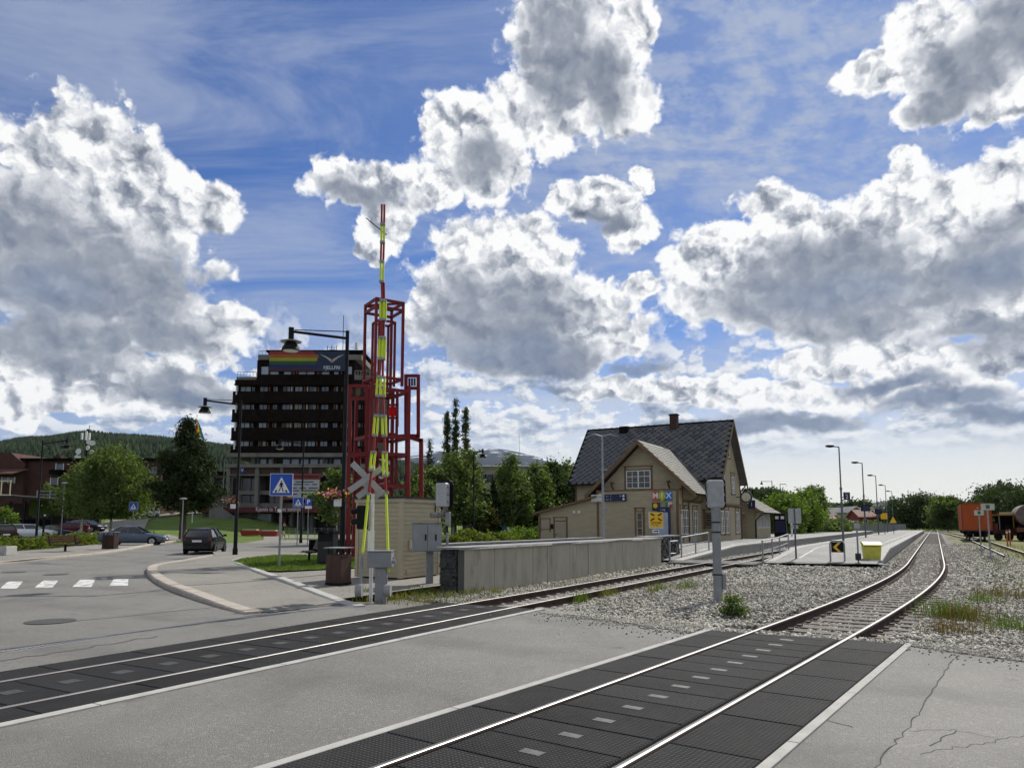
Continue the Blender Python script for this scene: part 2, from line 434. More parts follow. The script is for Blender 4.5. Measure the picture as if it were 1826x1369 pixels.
ASPH2 = asphalt_mat('dark_asphalt', (0.095, 0.096, 0.094), (0.125, 0.125, 0.120), (0.22, 0.22, 0.21))
PAVE = asphalt_mat('pale_pavement', (0.185, 0.173, 0.148), (0.225, 0.211, 0.182), (0.37, 0.35, 0.31))
PLAT = asphalt_mat('platform_asphalt', (0.185, 0.182, 0.168), (0.230, 0.226, 0.210), (0.34, 0.335, 0.31))
def rubber_mat():
    m = bpy.data.materials.new('rubber_panel'); m.use_nodes = True
    nt = m.node_tree; b = nt.nodes['Principled BSDF']
    tc = nt.nodes.new('ShaderNodeTexCoord'); v = S(nt, tc.outputs['Object']); x, y, z = v.sep()
    gx = (x * 150.0).m('SINE'); gy = (y * 150.0).m('SINE')
    h = (gx * 0.5 + 0.5) * (gy * 0.5 + 0.5)
    wear = v.noise(1.6, 5, 0.65).ss(0.35, 0.7)
    c = mixc(nt, h.ss(0.15, 0.6), (0.010, 0.0102, 0.0105), (0.044, 0.044, 0.045))
    oi = S(nt, nt.nodes.new('ShaderNodeObjectInfo').outputs['Random'])
    c = mixc(nt, 1.0, c, comb(nt, oi * 0.6 + 0.7, oi * 0.6 + 0.7, oi * 0.6 + 0.7), 'MULTIPLY')
    c = mixc(nt, wear * 0.5, c, (0.036, 0.035, 0.033))
    c = mixc(nt, v.noise(0.9, 6, 0.7).ss(0.55, 0.8) * 0.4, c, (0.085, 0.08, 0.07))
    c = mixc(nt, v.noise(40.0, 4, 0.8).ss(0.66, 0.8) * 0.5, c, (0.20, 0.19, 0.18))
    nt.links.new(c.k, b.inputs['Base Color'])
    b.inputs['Roughness'].default_value = 0.8; b.inputs['Specular IOR Level'].default_value = 0.12
    bn = nt.nodes.new('ShaderNodeBump'); bn.inputs['Strength'].default_value = 0.6; bn.inputs['Distance'].default_value = 0.008
    nt.links.new(h.k, bn.inputs['Height']); nt.links.new(bn.outputs[0], b.inputs['Normal'])
    return m
RUBBER = rubber_mat()
STEEL = mat('polished_rail_steel', (0.42, 0.41, 0.39), (0.34, 0.325, 0.30), 6, rough=0.40, metal=1.0)
RUST = mat('rusty_rail', (0.060, 0.034, 0.024), (0.036, 0.022, 0.017), 18, rough=0.85, bump=0.3, bscale=80)
CONC = mat('concrete', (0.30, 0.29, 0.265), (0.36, 0.35, 0.32), 2.5, rough=0.9, bump=0.3, bscale=45, dirt=(0.19, 0.18, 0.165), dscale=1.6, dth=(0.52, 0.74))
WCONC = mat('pale_concrete_edge', (0.36, 0.35, 0.32), (0.44, 0.43, 0.395), 3, rough=0.9, bump=0.2, bscale=60, dirt=(0.30, 0.29, 0.27), dscale=2.5, dth=(0.55, 0.8))
WALLC = mat('board_marked_concrete', (0.36, 0.325, 0.255), (0.43, 0.39, 0.31), 1.6, rough=0.92, bump=0.35, bscale=25, dirt=(0.26, 0.235, 0.185), dscale=2.2, dth=(0.5, 0.75), stretch=(1, 1, 0.35))
GRANITE = mat('pinkish_granite', (0.44, 0.385, 0.315), (0.36, 0.32, 0.275), 5, rough=0.85, bump=0.3, bscale=50, dirt=(0.22, 0.19, 0.16), dscale=2.0, dth=(0.55, 0.75))
SLATE_M = mat('dry_slate', (0.045, 0.047, 0.048), (0.085, 0.085, 0.082), 6, rough=0.85, spec=.15, bump=0.5, bscale=30)
GRAVEL = mat('ballast_bed', (0.18, 0.169, 0.144), (0.275, 0.259, 0.222), 22, rough=0.95, bump=1.0, bscale=26, bdist=0.05, dirt=(0.10, 0.10, 0.10), dscale=30, dth=(0.48, 0.62), detail=4)
GRIT = mat('fine_grit', (0.22, 0.205, 0.175), (0.30, 0.285, 0.25), 60, rough=0.95, bump=0.8, bscale=80, dirt=(0.13, 0.125, 0.115), dscale=45, dth=(0.5, 0.65))
STONE = mat('ballast_stone', (0.41, 0.388, 0.335), (0.25, 0.236, 0.205), 9, rough=0.9, island=0.55, spec=0.3)
BLACK = mat('black_paint', (0.008, 0.008, 0.009), (0.013, 0.013, 0.014), 8, rough=0.55, spec=0.15)
DARK = mat('dark_void', (0.006, 0.006, 0.007), rough=0.9, spec=0.05)
GALV = mat('galvanised_steel', (0.34, 0.355, 0.37), (0.25, 0.265, 0.28), 7, rough=0.5, metal=0.55, bump=0.1, bscale=40)
GREYP = mat('grey_painted_steel', (0.27, 0.28, 0.285), (0.22, 0.23, 0.235), 4, rough=0.6, dirt=(0.13, 0.12, 0.10), dscale=3, dth=(0.6, 0.8))
WHITE = mat('white_paint', (0.78, 0.78, 0.76), (0.70, 0.70, 0.68), 6, rough=0.6)
ROADW = mat('worn_road_paint', (0.66, 0.65, 0.62), (0.56, 0.55, 0.52), 9, rough=0.8, dirt=(0.20, 0.195, 0.185), dscale=3.2, dth=(0.50, 0.60))
YELLOW = mat('yellow_sign_film', (0.80, 0.48, 0.02), rough=0.5)
FLUO = mat('fluorescent_yellow', (0.72, 0.86, 0.05), (0.62, 0.76, 0.05), 5, rough=0.5)
REDP = mat('signal_red_paint', (0.30, 0.025, 0.022), (0.24, 0.02, 0.02), 5, rough=0.5)
BLUE = mat('blue_sign_film', (0.015, 0.075, 0.42), rough=0.45)
GLASS = mat('dark_window_glass', (0.018, 0.021, 0.026), rough=0.06, spec=0.5)
def grass_mat(name, a, b_, c_):
    m = mat(name, a, b_, 0.8, rough=0.95, bump=0.5, bscale=30, dirt=c_, dscale=0.35, dth=(0.4, 0.7), spec=0.15)
    return m
GRASS = grass_mat('lawn', (0.095, 0.150, 0.026), (0.130, 0.185, 0.040), (0.085, 0.12, 0.03))
MEADOW = grass_mat('dry_meadow', (0.15, 0.155, 0.05), (0.20, 0.185, 0.075), (0.11, 0.13, 0.04))
BLADE = mat('grass_blades', (0.085, 0.14, 0.025), (0.12, 0.17, 0.035), 1.0, rough=0.8, island=0.35, trans=0.35, spec=0.2)
DRYBLADE = mat('dry_grass_blades', (0.20, 0.17, 0.055), (0.13, 0.15, 0.04), 1.0, rough=0.85, island=0.4, trans=0.35, spec=0.2)
REDBLADE = mat('sorrel_blades', (0.16, 0.095, 0.045), (0.13, 0.12, 0.045), 1.0, rough=0.85, island=0.4, trans=0.3, spec=0.2)

# ---------------------------------------------------------------- ground, road, ballast
def axis(*segs):
    o = []
    for a, b, n in segs: o += list(np.linspace(a, b, n, endpoint=False))
    return o + [segs[-1][1]]
xs = axis((-9000, -900, 8), (-900, -160, 10), (-160, 40, 60), (40, 300, 20), (300, 9000, 10))
ys = axis((-3000, -60, 5), (-60, 30, 12), (30, 160, 55), (160, 600, 14), (600, 14000, 10))
def ground_z(x, y):
    w = toUW(x, y)[1]
    return hgt(x, y) - (0.08 if w < -17 else 0.20 if w > 4 else 0.28)
V = [(x, y, ground_z(x, y)) for y in ys for x in xs]
nx = len(xs)
Fq = [(j * nx + i, j * nx + i + 1, (j + 1) * nx + i + 1, (j + 1) * nx + i) for j in range(len(ys) - 1) for i in range(nx - 1)]
struct(raw_mesh('ground', V, Fq, GRASS))

def sheet(name, us, ws, keep, z, m, parent=None, lift=None):
    V = []
    for u in us:
        for w in ws:
            x, y = uw(u, w); V.append((x, y, hgt(x, y) + (z if lift is None else lift(u, w))))
    n = len(ws); F = []
    for i in range(len(us) - 1):
        for j in range(n - 1):
            cu, cw = (us[i] + us[i + 1]) / 2, (ws[j] + ws[j + 1]) / 2
            if keep(cu, cw): F.append((i * n + j, i * n + j + 1, (i + 1) * n + j + 1, (i + 1) * n + j))
    return raw_mesh(name, V, F, m, parent)
def keep_road(u, w):
    x, y = uw(u, w)
    if w > -12.6: return u < 13.3
    if y < 62: return True
    return y < 94 and x < -42 - (y - 62) * 0.25
road = struct(sheet('road', axis((-25, 13.3, 24), (13.3, 100, 58)), axis((-120, -12.6, 72), (-12.6, 45, 24)), keep_road, 0.0, ASPH))

def ballast_z(u, w):
    if u < 15.6 and not (-10.3 < w < -7.5) and not (-3.2 < w < -.2): return -0.015 - .155 * sst(13.3, 15.6, u)
    return -0.17 + 0.02 * math.sin(u * 3.1 + w * 2.3) * math.sin(w * 4.0 - u)
def keep_ballast(u, w):
    if u < 13.3: return False
    if w < -10.9 and u > 36: return False
    return -12.6 < w < 1.2 + 0.6 * math.sin(u * 0.4) + 0.03 * (u - 13)
struct(sheet('ballast_bed', axis((13.3, 45, 64), (45, 260, 60)), axis((-12.6, 9.4, 44)), keep_ballast, 0, GRAVEL, lift=ballast_z))
struct(sheet('meadow', axis((11, 60, 14), (60, 240, 12)), axis((1.3, 8, 5), (8, 70, 10)), lambda a, b: a > 13.4 or b > 8, 0, MEADOW, lift=lambda u, w: -.165 + .03 * math.sin(u * .7) * math.sin(w * .9)))
ae = [(13.25, -3.7), (13.3, -4.4), (13.5, -5.2), (13.8, -6.4), (14.2, -7.2), (14.5, -7.72), (13.25, -7.5)]
MB().prism([uw(*p) for p in ae], -.2, -.002).build('asphalt_edge', ASPH, road)
# the ragged strip of grit where asphalt meets ballast
gpts = [(14.3, -7.75), (13.95, -7.2), (13.6, -6.4), (13.3, -5.2), (13.1, -4.4), (12.75, -3.75), (13.6, -3.7), (14.2, -4.5), (14.6, -5.4), (15.2, -6.5), (15.6, -7.7)]
g = MB(); g.add([(*uw(a, b), 0.006 if i < 6 else -.10) for i, (a, b) in enumerate(gpts)], [tuple(range(len(gpts)))])
struct(g.build('grit_strip', GRIT))
gpts = [(13.0, -0.45), (12.6, 0.0), (12.25, 0.8), (11.9, 1.8), (11.5, 3.2), (10.6, 6), (10.2, 12), (13.4, 12), (13.4, -0.45)]
g = MB(); g.add([(*uw(a, b), 0.006) for i, (a, b) in enumerate(gpts)], [tuple(range(len(gpts)))])
struct(g.build('grit_strip', GRIT))
# dark repaired patch and cracks on the right-hand asphalt
def strip(name, pts, wd, z, m, parent=None):
    b = MB()
    for i in range(len(pts) - 1):
        p, q = Vector(pts[i]), Vector(pts[i + 1]); d = (q - p).normalized(); n = Vector((-d.y, d.x)) * wd / 2
        b.add([(*(p - n), z), (*(p + n), z), (*(q + n), z), (*(q - n), z)], [(0, 1, 2, 3)])
    o = b.build(name, m, parent); return o
CRACK_SHADOW = mat('crack_shadow_fill', (0.03, 0.03, 0.03), (0.07, 0.068, 0.062), 30, rough=0.95)
def jig(a, b, n, amp):
    a, b = Vector(a), Vector(b); d = (b - a); nn = Vector((-d.y, d.x)).normalized()
    return [a + d * (i / n) + nn * (random.uniform(-amp, amp) if 0 < i < n else 0) for i in range(n + 1)]
strip('crack_and_shadow', jig(gp(1700, 1175), gp(1640, 1270), 14, 0.02) + jig(gp(1640, 1270), gp(1560, 1369), 16, 0.025)[1:], 0.010, 0.004, CRACK_SHADOW, road)
strip('crack_and_shadow', jig(gp(1620, 1303), gp(1700, 1300), 7, 0.04) + jig(gp(1700, 1300), gp(1780, 1317), 7, 0.03)[1:], 0.007, 0.0045, CRACK_SHADOW, road)
strip('crack_and_shadow', jig(gp(1658, 1330), gp(1705, 1303), 6, 0.03), 0.012, 0.005, CRACK_SHADOW, road)
strip('crack_and_shadow', jig(gp(1640, 1345), gp(1826, 1312), 18, 0.04), 0.006, 0.0055, CRACK_SHADOW, road)
strip('crack_and_shadow', jig(gp(1465, 1282), gp(1520, 1296), 6, 0.02), 0.012, 0.0045, CRACK_SHADOW, road)
strip('crack_and_shadow', jig(gp(385, 1082), gp(125, 1108), 10, 0.05), 0.035, 0.004, CRACK_SHADOW, road)  # dark strip paints the barrier arm's cast shadow on the road
strip('crack_and_shadow', jig(gp(0, 1178), gp(280, 1134), 14, 0.10), 0.05, 0.004, mat('tar_seam', (0.075, 0.075, 0.073), (0.12, 0.118, 0.112), 9, rough=0.9), road)
OLD = asphalt_mat('older_asphalt', (0.165, 0.158, 0.143), (0.20, 0.192, 0.174), (0.36, 0.345, 0.315), 0.3)
b = MB(); b.add([(*gp(1702, 1176), .0035), (*gp(1641, 1270), .0035), (*gp(1561, 1369), .0035), (*gp(1480, 1480), .0035), (14, 2, .0035), (16, 9.0, .0035), (*gp(1826, 1181), .0035)], [(0, 1, 2, 3, 4, 5, 6)]); b.build('asphalt_patch', OLD, road)
for px, py, r in ((90, 1108, 0.42), (25, 1020, 0.40), (100, 1024, 0.4)):
    mc = tag(MB().lathe([(r, 0.004), (r, 0.012)], 20).build('manhole_cover', mat('cast_iron', (0.045, 0.044, 0.043), (0.07, 0.068, 0.066), 20, rough=0.7, bump=0.6, bscale=30)), 
             {90: 'dark round manhole cover in the road nearest the drain grating', 25: 'dark manhole cover at the far left of the road', 100: 'dark manhole cover in the road behind the zebra stripes'}[px], 'manhole cover', 'manhole covers in the road')
    mc.location = (*gp(px, py), 0)

# ---------------------------------------------------------------- rails and sleepers
W1L, W1R = -9.47, -8.12
def w2(u):                                       # left rail of the right-hand track
    if u < 15: return -3.72 + 0.109 * (u - 4.7)
    if u < 40: return -2.597 + 0.109 * (u - 15) - 0.109 / 50 * (u - 15) ** 2
    return -1.2345
def sweep(name, pts, prof, m, parent):
    V, F = [], []; n = len(prof)
    for i, (x, y) in enumerate(pts):
        a = pts[max(i - 1, 0)]; b = pts[min(i + 1, len(pts) - 1)]
        d = Vector((b[0] - a[0], b[1] - a[1])).normalized(); r = Vector((d.y, -d.x))
        for o, z in prof: V.append((x + r.x * o, y + r.y * o, z))
    for i in range(len(pts) - 1):
        for k in range(n):
            F.append((i * n + k, i * n + (k + 1) % n, (i + 1) * n + (k + 1) % n, (i + 1) * n + k))
    return raw_mesh(name, V, F, m, parent)
RP = [(-.062, -.155), (.062, -.155), (.062, -.142), (.012, -.125), (.012, -.035), (.036, -.025), (.036, .014), (.026, .022), (-.026, .022), (-.036, .014), (-.036, -.025), (-.012, -.035), (-.012, -.125), (-.062, -.142)]
HEAD = [(-.031, .0185), (.031, .0185), (.028, .0240), (-.028, .0240)]
def track(name, label_pts, sleeper_pts, sm, fast):
    root = struct(thing(name, 'railway', 'track')); del root['label']; del root['category']
    for pts in label_pts:
        r = sweep('rail', pts, RP, RUST, root); sweep('running_surface', pts, HEAD, STEEL, r)
    me = MB().box(-1.25, 1.25, -.125, .125, -.28, -.158).mesh('sleeper'); me.materials.append(sm)
    fm = MB()
    for s in (-1, 1):
        for t in (-1, 1): fm.box(s * .70 + t * .10 - .045, s * .70 + t * .10 + .045, -.06, .06, -.158, -.125)
    fme = fm.mesh('fastening'); fme.materials.append(fast)
    for i, (x, y, rz, dz) in enumerate(sleeper_pts):
        o = link('sleeper', me, root, (x, y, dz), rz)
        if i < 60: link('fastening', fme, o)
    return root
SLC = mat('concrete_sleeper', (0.36, 0.34, 0.31), (0.27, 0.255, 0.235), 6, rough=0.9, bump=0.3, bscale=40, dirt=(0.16, 0.13, 0.11), dscale=4, dth=(0.5, 0.75))
SLW = mat('weathered_timber_sleeper', (0.13, 0.115, 0.10), (0.20, 0.18, 0.16), 7, rough=0.9, bump=0.4, bscale=40, stretch=(0.3, 3, 3))
u1 = axis((-12, 40, 14), (40, 230, 24))
track('railway_track', [[uw(u, W1L) for u in u1], [uw(u, W1R) for u in u1]],
      [(*uw(u, (W1L + W1R) / 2), RZT, 0) for u in np.arange(14.3, 72, 0.62)], SLC, mat('clip_grey', (0.42, 0.40, 0.37), rough=0.7))
u2 = axis((-12, 15, 6), (15, 41, 27), (41, 330, 30))
def off2(u, o):
    d = (w2(u + .05) - w2(u - .05)) / .1; l = math.hypot(1, d)
    return uw(u - o * d / l, w2(u) + o / l)
track('railway_track', [[uw(u, w2(u)) for u in u2], [off2(u, 1.47) for u in u2]],
      [(*off2(u, 0.735), RZT - math.atan((w2(u + .05) - w2(u - .05)) / .1) * 1.0, 0.014) for u in np.arange(13.75, 175, 0.62)], SLW, mat('clip_rust', (0.10, 0.06, 0.045), rough=0.8))
u3 = axis((52, 230, 20))
def w3(u): return 3.35 if u < 110 else 3.35 - (u - 110) * 0.03
track('siding_track', [[uw(u, w3(u)) for u in u3], [uw(u, w3(u) + 1.45) for u in u3]], [(*uw(u, w3(u) + .72), RZT, -0.02) for u in np.arange(55, 92, 0.7)], SLW, MATS['clip_rust'])

# ---------------------------------------------------------------- level crossing decks
def deck(label, loc, rz, y0, y1, gauge, lout, rout, pitch, opitch, plate_m, edges, plate_w, pl0=.34, pl1=.66):
    root = thing('level_crossing_deck', label, 'level crossing', loc, rz, 'rubber decks of the level crossing')
    MB().box(-lout + .01, gauge + rout - .01, y0, y1 - .01, 0.002, 0.004).build('groove_shade', DARK, root)  # black sheet paints the shade in the grooves beside the rails
    def panel(x0, x1, l):
        b = MB(); g = 0.006
        b.add([(x0, g, .004), (x1, g, .004), (x1, l - g, .004), (x0, l - g, .004), (x0 + .012, g + .01, .016), (x1 - .012, g + .01, .016), (x1 - .012, l - g - .01, .016), (x0 + .012, l - g - .01, .016)],
              [(4, 5, 6, 7), (0, 1, 5, 4), (1, 2, 6, 5), (2, 3, 7, 6), (3, 0, 4, 7)])
        me = b.mesh('rubber_panel'); me.materials.append(RUBBER); return me
    inn = panel(.075, gauge - .095, pitch); l = panel(-lout, -.045, opitch); r = panel(gauge + .045, gauge + rout, opitch)
    pm = MB().box(gauge / 2 - plate_w, gauge / 2 + plate_w, pitch * pl0, pitch * pl1, .0165, .0195).mesh('plate'); pm.materials.append(plate_m)
    n = int(round((y1 - y0) / pitch)); pitch_ = pitch
    for i in range(n):
        o = link('rubber_panel', inn, root, (0, y1 - (i + 1) * pitch, random.uniform(-.001, .002))); link('plate', pm, o)
    for i in range(int((y1 - y0) / opitch) + 1):
        for me in (l, r): link('rubber_panel', me, root, (0, y1 - (i + 1) * opitch, random.uniform(-.001, .002)))
    for x0, x1, ya, yb, seg in edges:
        yy = yb
        while yy > ya:
            MB().box(x0, x1, max(ya, yy - seg) + .006, yy - .006, -.02, .018).build('concrete_edge', WCONC, root, bevel=.004); yy -= seg
    return root
PLATE1 = mat('grey_plate', (0.035, 0.035, 0.035), (0.055, 0.055, 0.053), 20, rough=0.7)
PLATE2 = mat('bright_plate', (0.105, 0.105, 0.10), (0.055, 0.055, 0.053), 14, rough=0.6)
x, y = uw(0, W1L)
deck('black rubber crossing deck over the track beside the barrier hut', (x, y, 0), RZT, -9, 14.45 * .972, (W1R - W1L) * .983, 0.66, 0.56, 0.62, 1.24, PLATE1,
     [((W1R - W1L) * .983 + .565, (W1R - W1L) * .983 + .70, -9, 14.2, 2.4)], 0.10)
x, y = uw(4.7, -3.72)
deck('black rubber crossing deck with bright plates on the nearer right-hand track', (x, y, 0), RZT - math.atan(0.109), -12, 8.62, 1.445, 0.62, 0.80, 0.577, 1.154, PLATE2,
     [(-.73, -.625, -12, 8.72, 2.4), (1.445 + .81, 1.445 + .905, -12, 8.92, 2.2)], 0.10, .40, .58)

# ---------------------------------------------------------------- pavements and kerbs
def u_of_px(px, w, z=0.0):                       # where the line w = const is seen at this bearing
    lo, hi = 5.0, 600.0
    for _ in range(60):
        m = (lo + hi) / 2; x, y = uw(m, w)
        d = y * CP + (z - CAM_H) * SP
        if 913 + FPX * x / d < px: lo = m
        else: hi = m
    return lo
def resample(pts, step):
    pts = [Vector(p) for p in pts]; out = [pts[0].copy()]; acc = 0.0
    for a, b in zip(pts, pts[1:]):
        l = (b - a).length; t = step - acc
        while t <= l:
            out.append(a + (b - a) * (t / l)); t += step
        acc = (acc + l) % step
    return out
def smooth_path(pts, n=6):                       # Catmull-Rom
    P = [Vector(p) for p in pts]; P = [2 * P[0] - P[1]] + P + [2 * P[-1] - P[-2]]; o = []
    for i in range(1, len(P) - 2):
        for k in range(n):
            t = k / n
            o.append(0.5 * ((2 * P[i]) + (P[i + 1] - P[i - 1]) * t + (2 * P[i - 1] - 5 * P[i] + 4 * P[i + 1] - P[i + 2]) * t * t + (3 * P[i] - P[i - 1] - 3 * P[i + 1] + P[i + 2]) * t ** 3))
    return o + [P[-2]]
def poly_sheet(name, pts3, m, parent=None):
    b = MB(); b.add(pts3, [tuple(range(len(pts3)))]); me = b.mesh(name); me.materials.append(m)
    bm = bmesh.new(); bm.from_mesh(me); bmesh.ops.triangulate(bm, faces=bm.faces[:], ngon_method='EAR_CLIP'); bmesh.ops.recalc_face_normals(bm, faces=bm.faces)
    for f in bm.faces:
        if f.normal.z < 0: f.normal_flip()
    bm.to_mesh(me); bm.free(); return link(name, me, parent)
def kerb(root, pts, width, zf, m, seg, gap=0.012, side=1):
    """a row of separate kerb stones along pts (outer edge); zf(t) = top height"""
    pts = resample(smooth_path([(*p, 0) for p in pts], 10), seg); n = len(pts) - 1
    offs = []
    for i, p in enumerate(pts):
        a = pts[max(i - 1, 0)]; b = pts[min(i + 1, n)]; d = (b - a).normalized(); offs.append(Vector((d.y, -d.x, 0)) * width * side)
    for i in range(n):
        p, q = pts[i], pts[i + 1]; d = (q - p).normalized() * gap / 2; p = p + d; q = q - d
        hp, hq = hgt(p.x, p.y), hgt(q.x, q.y); zp, zq = hp + zf(i / n), hq + zf((i + 1) / n)
        ip, iq = p + offs[i], q + offs[i + 1]
        ch = 0.03; up, uq = offs[i].normalized() * ch, offs[i + 1].normalized() * ch
        b = MB(); j = random.uniform(-.006, .006)
        b.add([(p.x, p.y, hp - .05), (q.x, q.y, hq - .05), (q.x, q.y, zq - ch + j), (p.x, p.y, zp - ch + j), (*(q + uq).xy, zq + j), (*(p + up).xy, zp + j), (*iq.xy, zq + j), (*ip.xy, zp + j), (*iq.xy, hq - .05), (*ip.xy, hp - .05)],
              [(0, 1, 2, 3), (3, 2, 4, 5), (5, 4, 6, 7), (7, 6, 8, 9), (0, 3, 5, 7, 9), (1, 8, 6, 4, 2), (0, 9, 8, 1)])
        b.build('kerb_stone', m, root)
KP = [gp(*p) for p in ((375, 993), (310, 1005), (270, 1012), (262, 1024), (287, 1045), (350, 1070), (430, 1094), (478, 1099))]
PZ = 0.10
top = [(-17.5, 43, .2), (-16.71, 41.4, PZ)] + [(x * .985 + .02, y, PZ) for x, y in KP[1:6]] + [(KP[6][0] + .15, KP[6][1], .05), (*uw(11.2, -12.1), .012), (*uw(13.28, -11.9), .012), (*uw(13.5, -12.6), .03), (*uw(18, -12.55), .06), (*uw(47, -12.55), PZ), (*uw(50, -20), .25), (-8, 48, .24), (-13.2, 43.5, .2)]
pav = struct(poly_sheet('pavement', top, PAVE))
kr = thing('kerb', 'pinkish granite kerb curving round the pavement corner by the crossing', 'kerb')
kerb(kr, KP, 0.34, lambda t: 0.135 if t < .84 else 0.135 - (t - .84) / .16 * .085, GRANITE, 1.05, side=-1)
KF = [gp(*p) for p in ((-140, 1022), (0, 1006), (90, 997), (200, 987), (275, 976), (330, 966))]
kf = thing('kerb', 'low pale kerb along the far pavement below the hedge', 'kerb')
kerb(kf, KF, 0.30, lambda t: 0.12, GRANITE, 1.2, side=-1)
HP = [gp(-140, 1000), gp(0, 989), gp(90, 984), gp(180, 976), gp(262, 966), gp(300, 960)]
struct(poly_sheet('pavement', [(x, y, hgt(x, y) + .11) for x, y in KF] + [(x, y, hgt(x, y) + .11) for x, y in HP[::-1]], PAVE))
# pale edging stones between pavement and lawn
we = thing('edging', 'pale concrete edging strip bordering the small lawn and pavement', 'edging')
EP = [gp(*p, PZ) for p in ((432, 994), (412, 999), (424, 1006), (460, 1020), (520, 1040), (600, 1067), (676, 1081))]
kerb(we, EP, 0.26, lambda t: PZ + .03 if t < .7 else PZ + .03 - (t - .7) / .3 * .09, WCONC, 1.4, side=-1)
LP = [gp(*p, PZ + .04) for p in ((434, 995.5), (416, 999.5), (440, 1008), (468, 1016), (500, 1017), (590, 1013), (640, 1011), (650, 992), (560, 989), (490, 990))]
lawn = struct(poly_sheet('lawn', [(x, y, PZ + .035) for x, y in LP], GRASS))
# zebra stripes
zb = thing('zebra_crossing', 'worn white zebra stripes across the road', 'road marking')
for q in (((-52, 1049), (-14, 1049), (-2, 1037), (-30, 1037)), ((0, 1049), (30, 1049), (41, 1036.5), (14, 1036.5)), ((61, 1047.5), (93, 1047.5), (104, 1034.8), (77, 1034.8)), ((129, 1046), (163, 1046), (170, 1033.3), (143, 1033.3)), ((195, 1043.8), (228, 1043.8), (229, 1031.8), (203, 1031.8))):
    MB().add([(*gp(*p), .004) for p in q], [(0, 1, 2, 3)]).build('stripe', ROADW, zb)
# drain grating across the road
DP = [gp(*p) for p in ((-120, 1181), (0, 1163.5), (250, 1126), (480, 1095), (662, 1078))]
dr = thing('drain_channel', 'grated steel drain channel running across the road', 'drain')
b = MB(); dpts = resample([(*p, 0) for p in DP], 0.5)
GRID = mat('drain_frame', (0.34, 0.335, 0.32), (0.42, 0.41, 0.39), 12, rough=0.7)
strip('frame', [p.xy for p in dpts], .20, .004, GRID, dr); strip('slot', [p.xy for p in dpts], .10, .0055, DARK, dr)
b = MB()
for p, q in zip(resample([(*p, 0) for p in DP], 0.062), resample([(*p, 0) for p in DP], 0.062)[1:]):
    d = (q - p).normalized(); n = Vector((-d.y, d.x, 0)) * .07; e = d * .017
    b.add([(*(p - n - e).xy, .009), (*(p - n + e).xy, .009), (*(p + n + e).xy, .009), (*(p + n - e).xy, .009)], [(0, 1, 2, 3)])
stuff(b.build('grating_bars', GALV, dr))

# ---------------------------------------------------------------- concrete and slate walls
UT = lambda u, w, z=0.0: Vector((*uw(u, w), z))
cw = thing('concrete_wall', 'grey board-marked concrete wall with slate coping beside the track', 'wall', (*uw(17.5, -11.4), 0), RZT)
cw.scale = (.983, .972, 1)
jx = [823, 882, 932, 951, 976.5, 1016, 1028.5, 1049, 1081, 1110.5, 1134.5, 1157.5, 1179]
us_ = [max(0, u_of_px(p, -11.4, .5) - 17.5) for p in jx]; us_[0] = 0
for i in range(12):
    a, c = us_[i], us_[i + 1]; j = random.uniform(-.012, .012)
    MB().box(-.24, j, a + .012, c - .012, -.25, 1.10).build('wall_panel', WALLC, cw, bevel=.008)
MB().box(-.235, -.03, .005, us_[12] - .03, -.25, 1.08).build('panel_backing', mat('joint_shadow', (0.10, 0.095, 0.088), rough=0.95), cw)
def slate_stack(root, x0, x1, y0, y1, z0, z1, n_per=2, ly=0.075, axis_='x', facey=None):
    z = z0
    while z < z1 - .02:
        h = random.uniform(.055, .12); h = min(h, z1 - z); a = x0
        while a < x1 - .02:
            l = random.uniform(.22, .55); e = min(x1, a + l); j = random.uniform(-.05, .04); t = random.uniform(-.03, .03)
            MB().add([(a, y0 + j, z + .006), (e - .01, y0 + j + t, z + .006), (e - .01, y1, z + .006), (a, y1, z + .006), (a + .02, y0 + j - .01, z + h), (e - .03, y0 + j + t + .02, z + h), (e - .01, y1, z + h), (a, y1, z + h)],
                     [(0, 3, 2, 1), (4, 5, 6, 7), (0, 1, 5, 4), (1, 2, 6, 5), (2, 3, 7, 6), (3, 0, 4, 7)]).build('stone', SLATE_M, root)
            a = e
        z += h
slate_stack(cw, -.86, -.27, 0.0, .6, -.2, 1.09)
MB().box(-.85, -.245, .55, us_[12], -.25, 1.09).build('rubble_core', SLATE_M, cw)
yy = -.12
while yy < us_[12] + .05:
    l = random.uniform(.9, 1.6); e = min(us_[12] + .12, yy + l)
    MB().add([(-.95 + random.uniform(-.05, .05), yy + .01, 1.105), (.07 + random.uniform(-.02, .03), yy + .01, 1.105), (.07 + random.uniform(-.02, .03), e - .01, 1.105), (-.95, e - .01, 1.105),
              (-.95, yy + .01, 1.165), (.06, yy + .01, 1.165), (.06, e - .01, 1.165), (-.95, e - .01, 1.165)], [(0, 3, 2, 1), (4, 5, 6, 7), (0, 1, 5, 4), (1, 2, 6, 5), (2, 3, 7, 6), (3, 0, 4, 7)]).build('coping_slab', mat('slate_coping', (0.20, 0.20, 0.20), (0.29, 0.285, 0.275), 5, rough=0.75, bump=0.3, bscale=25), cw)
    yy = e
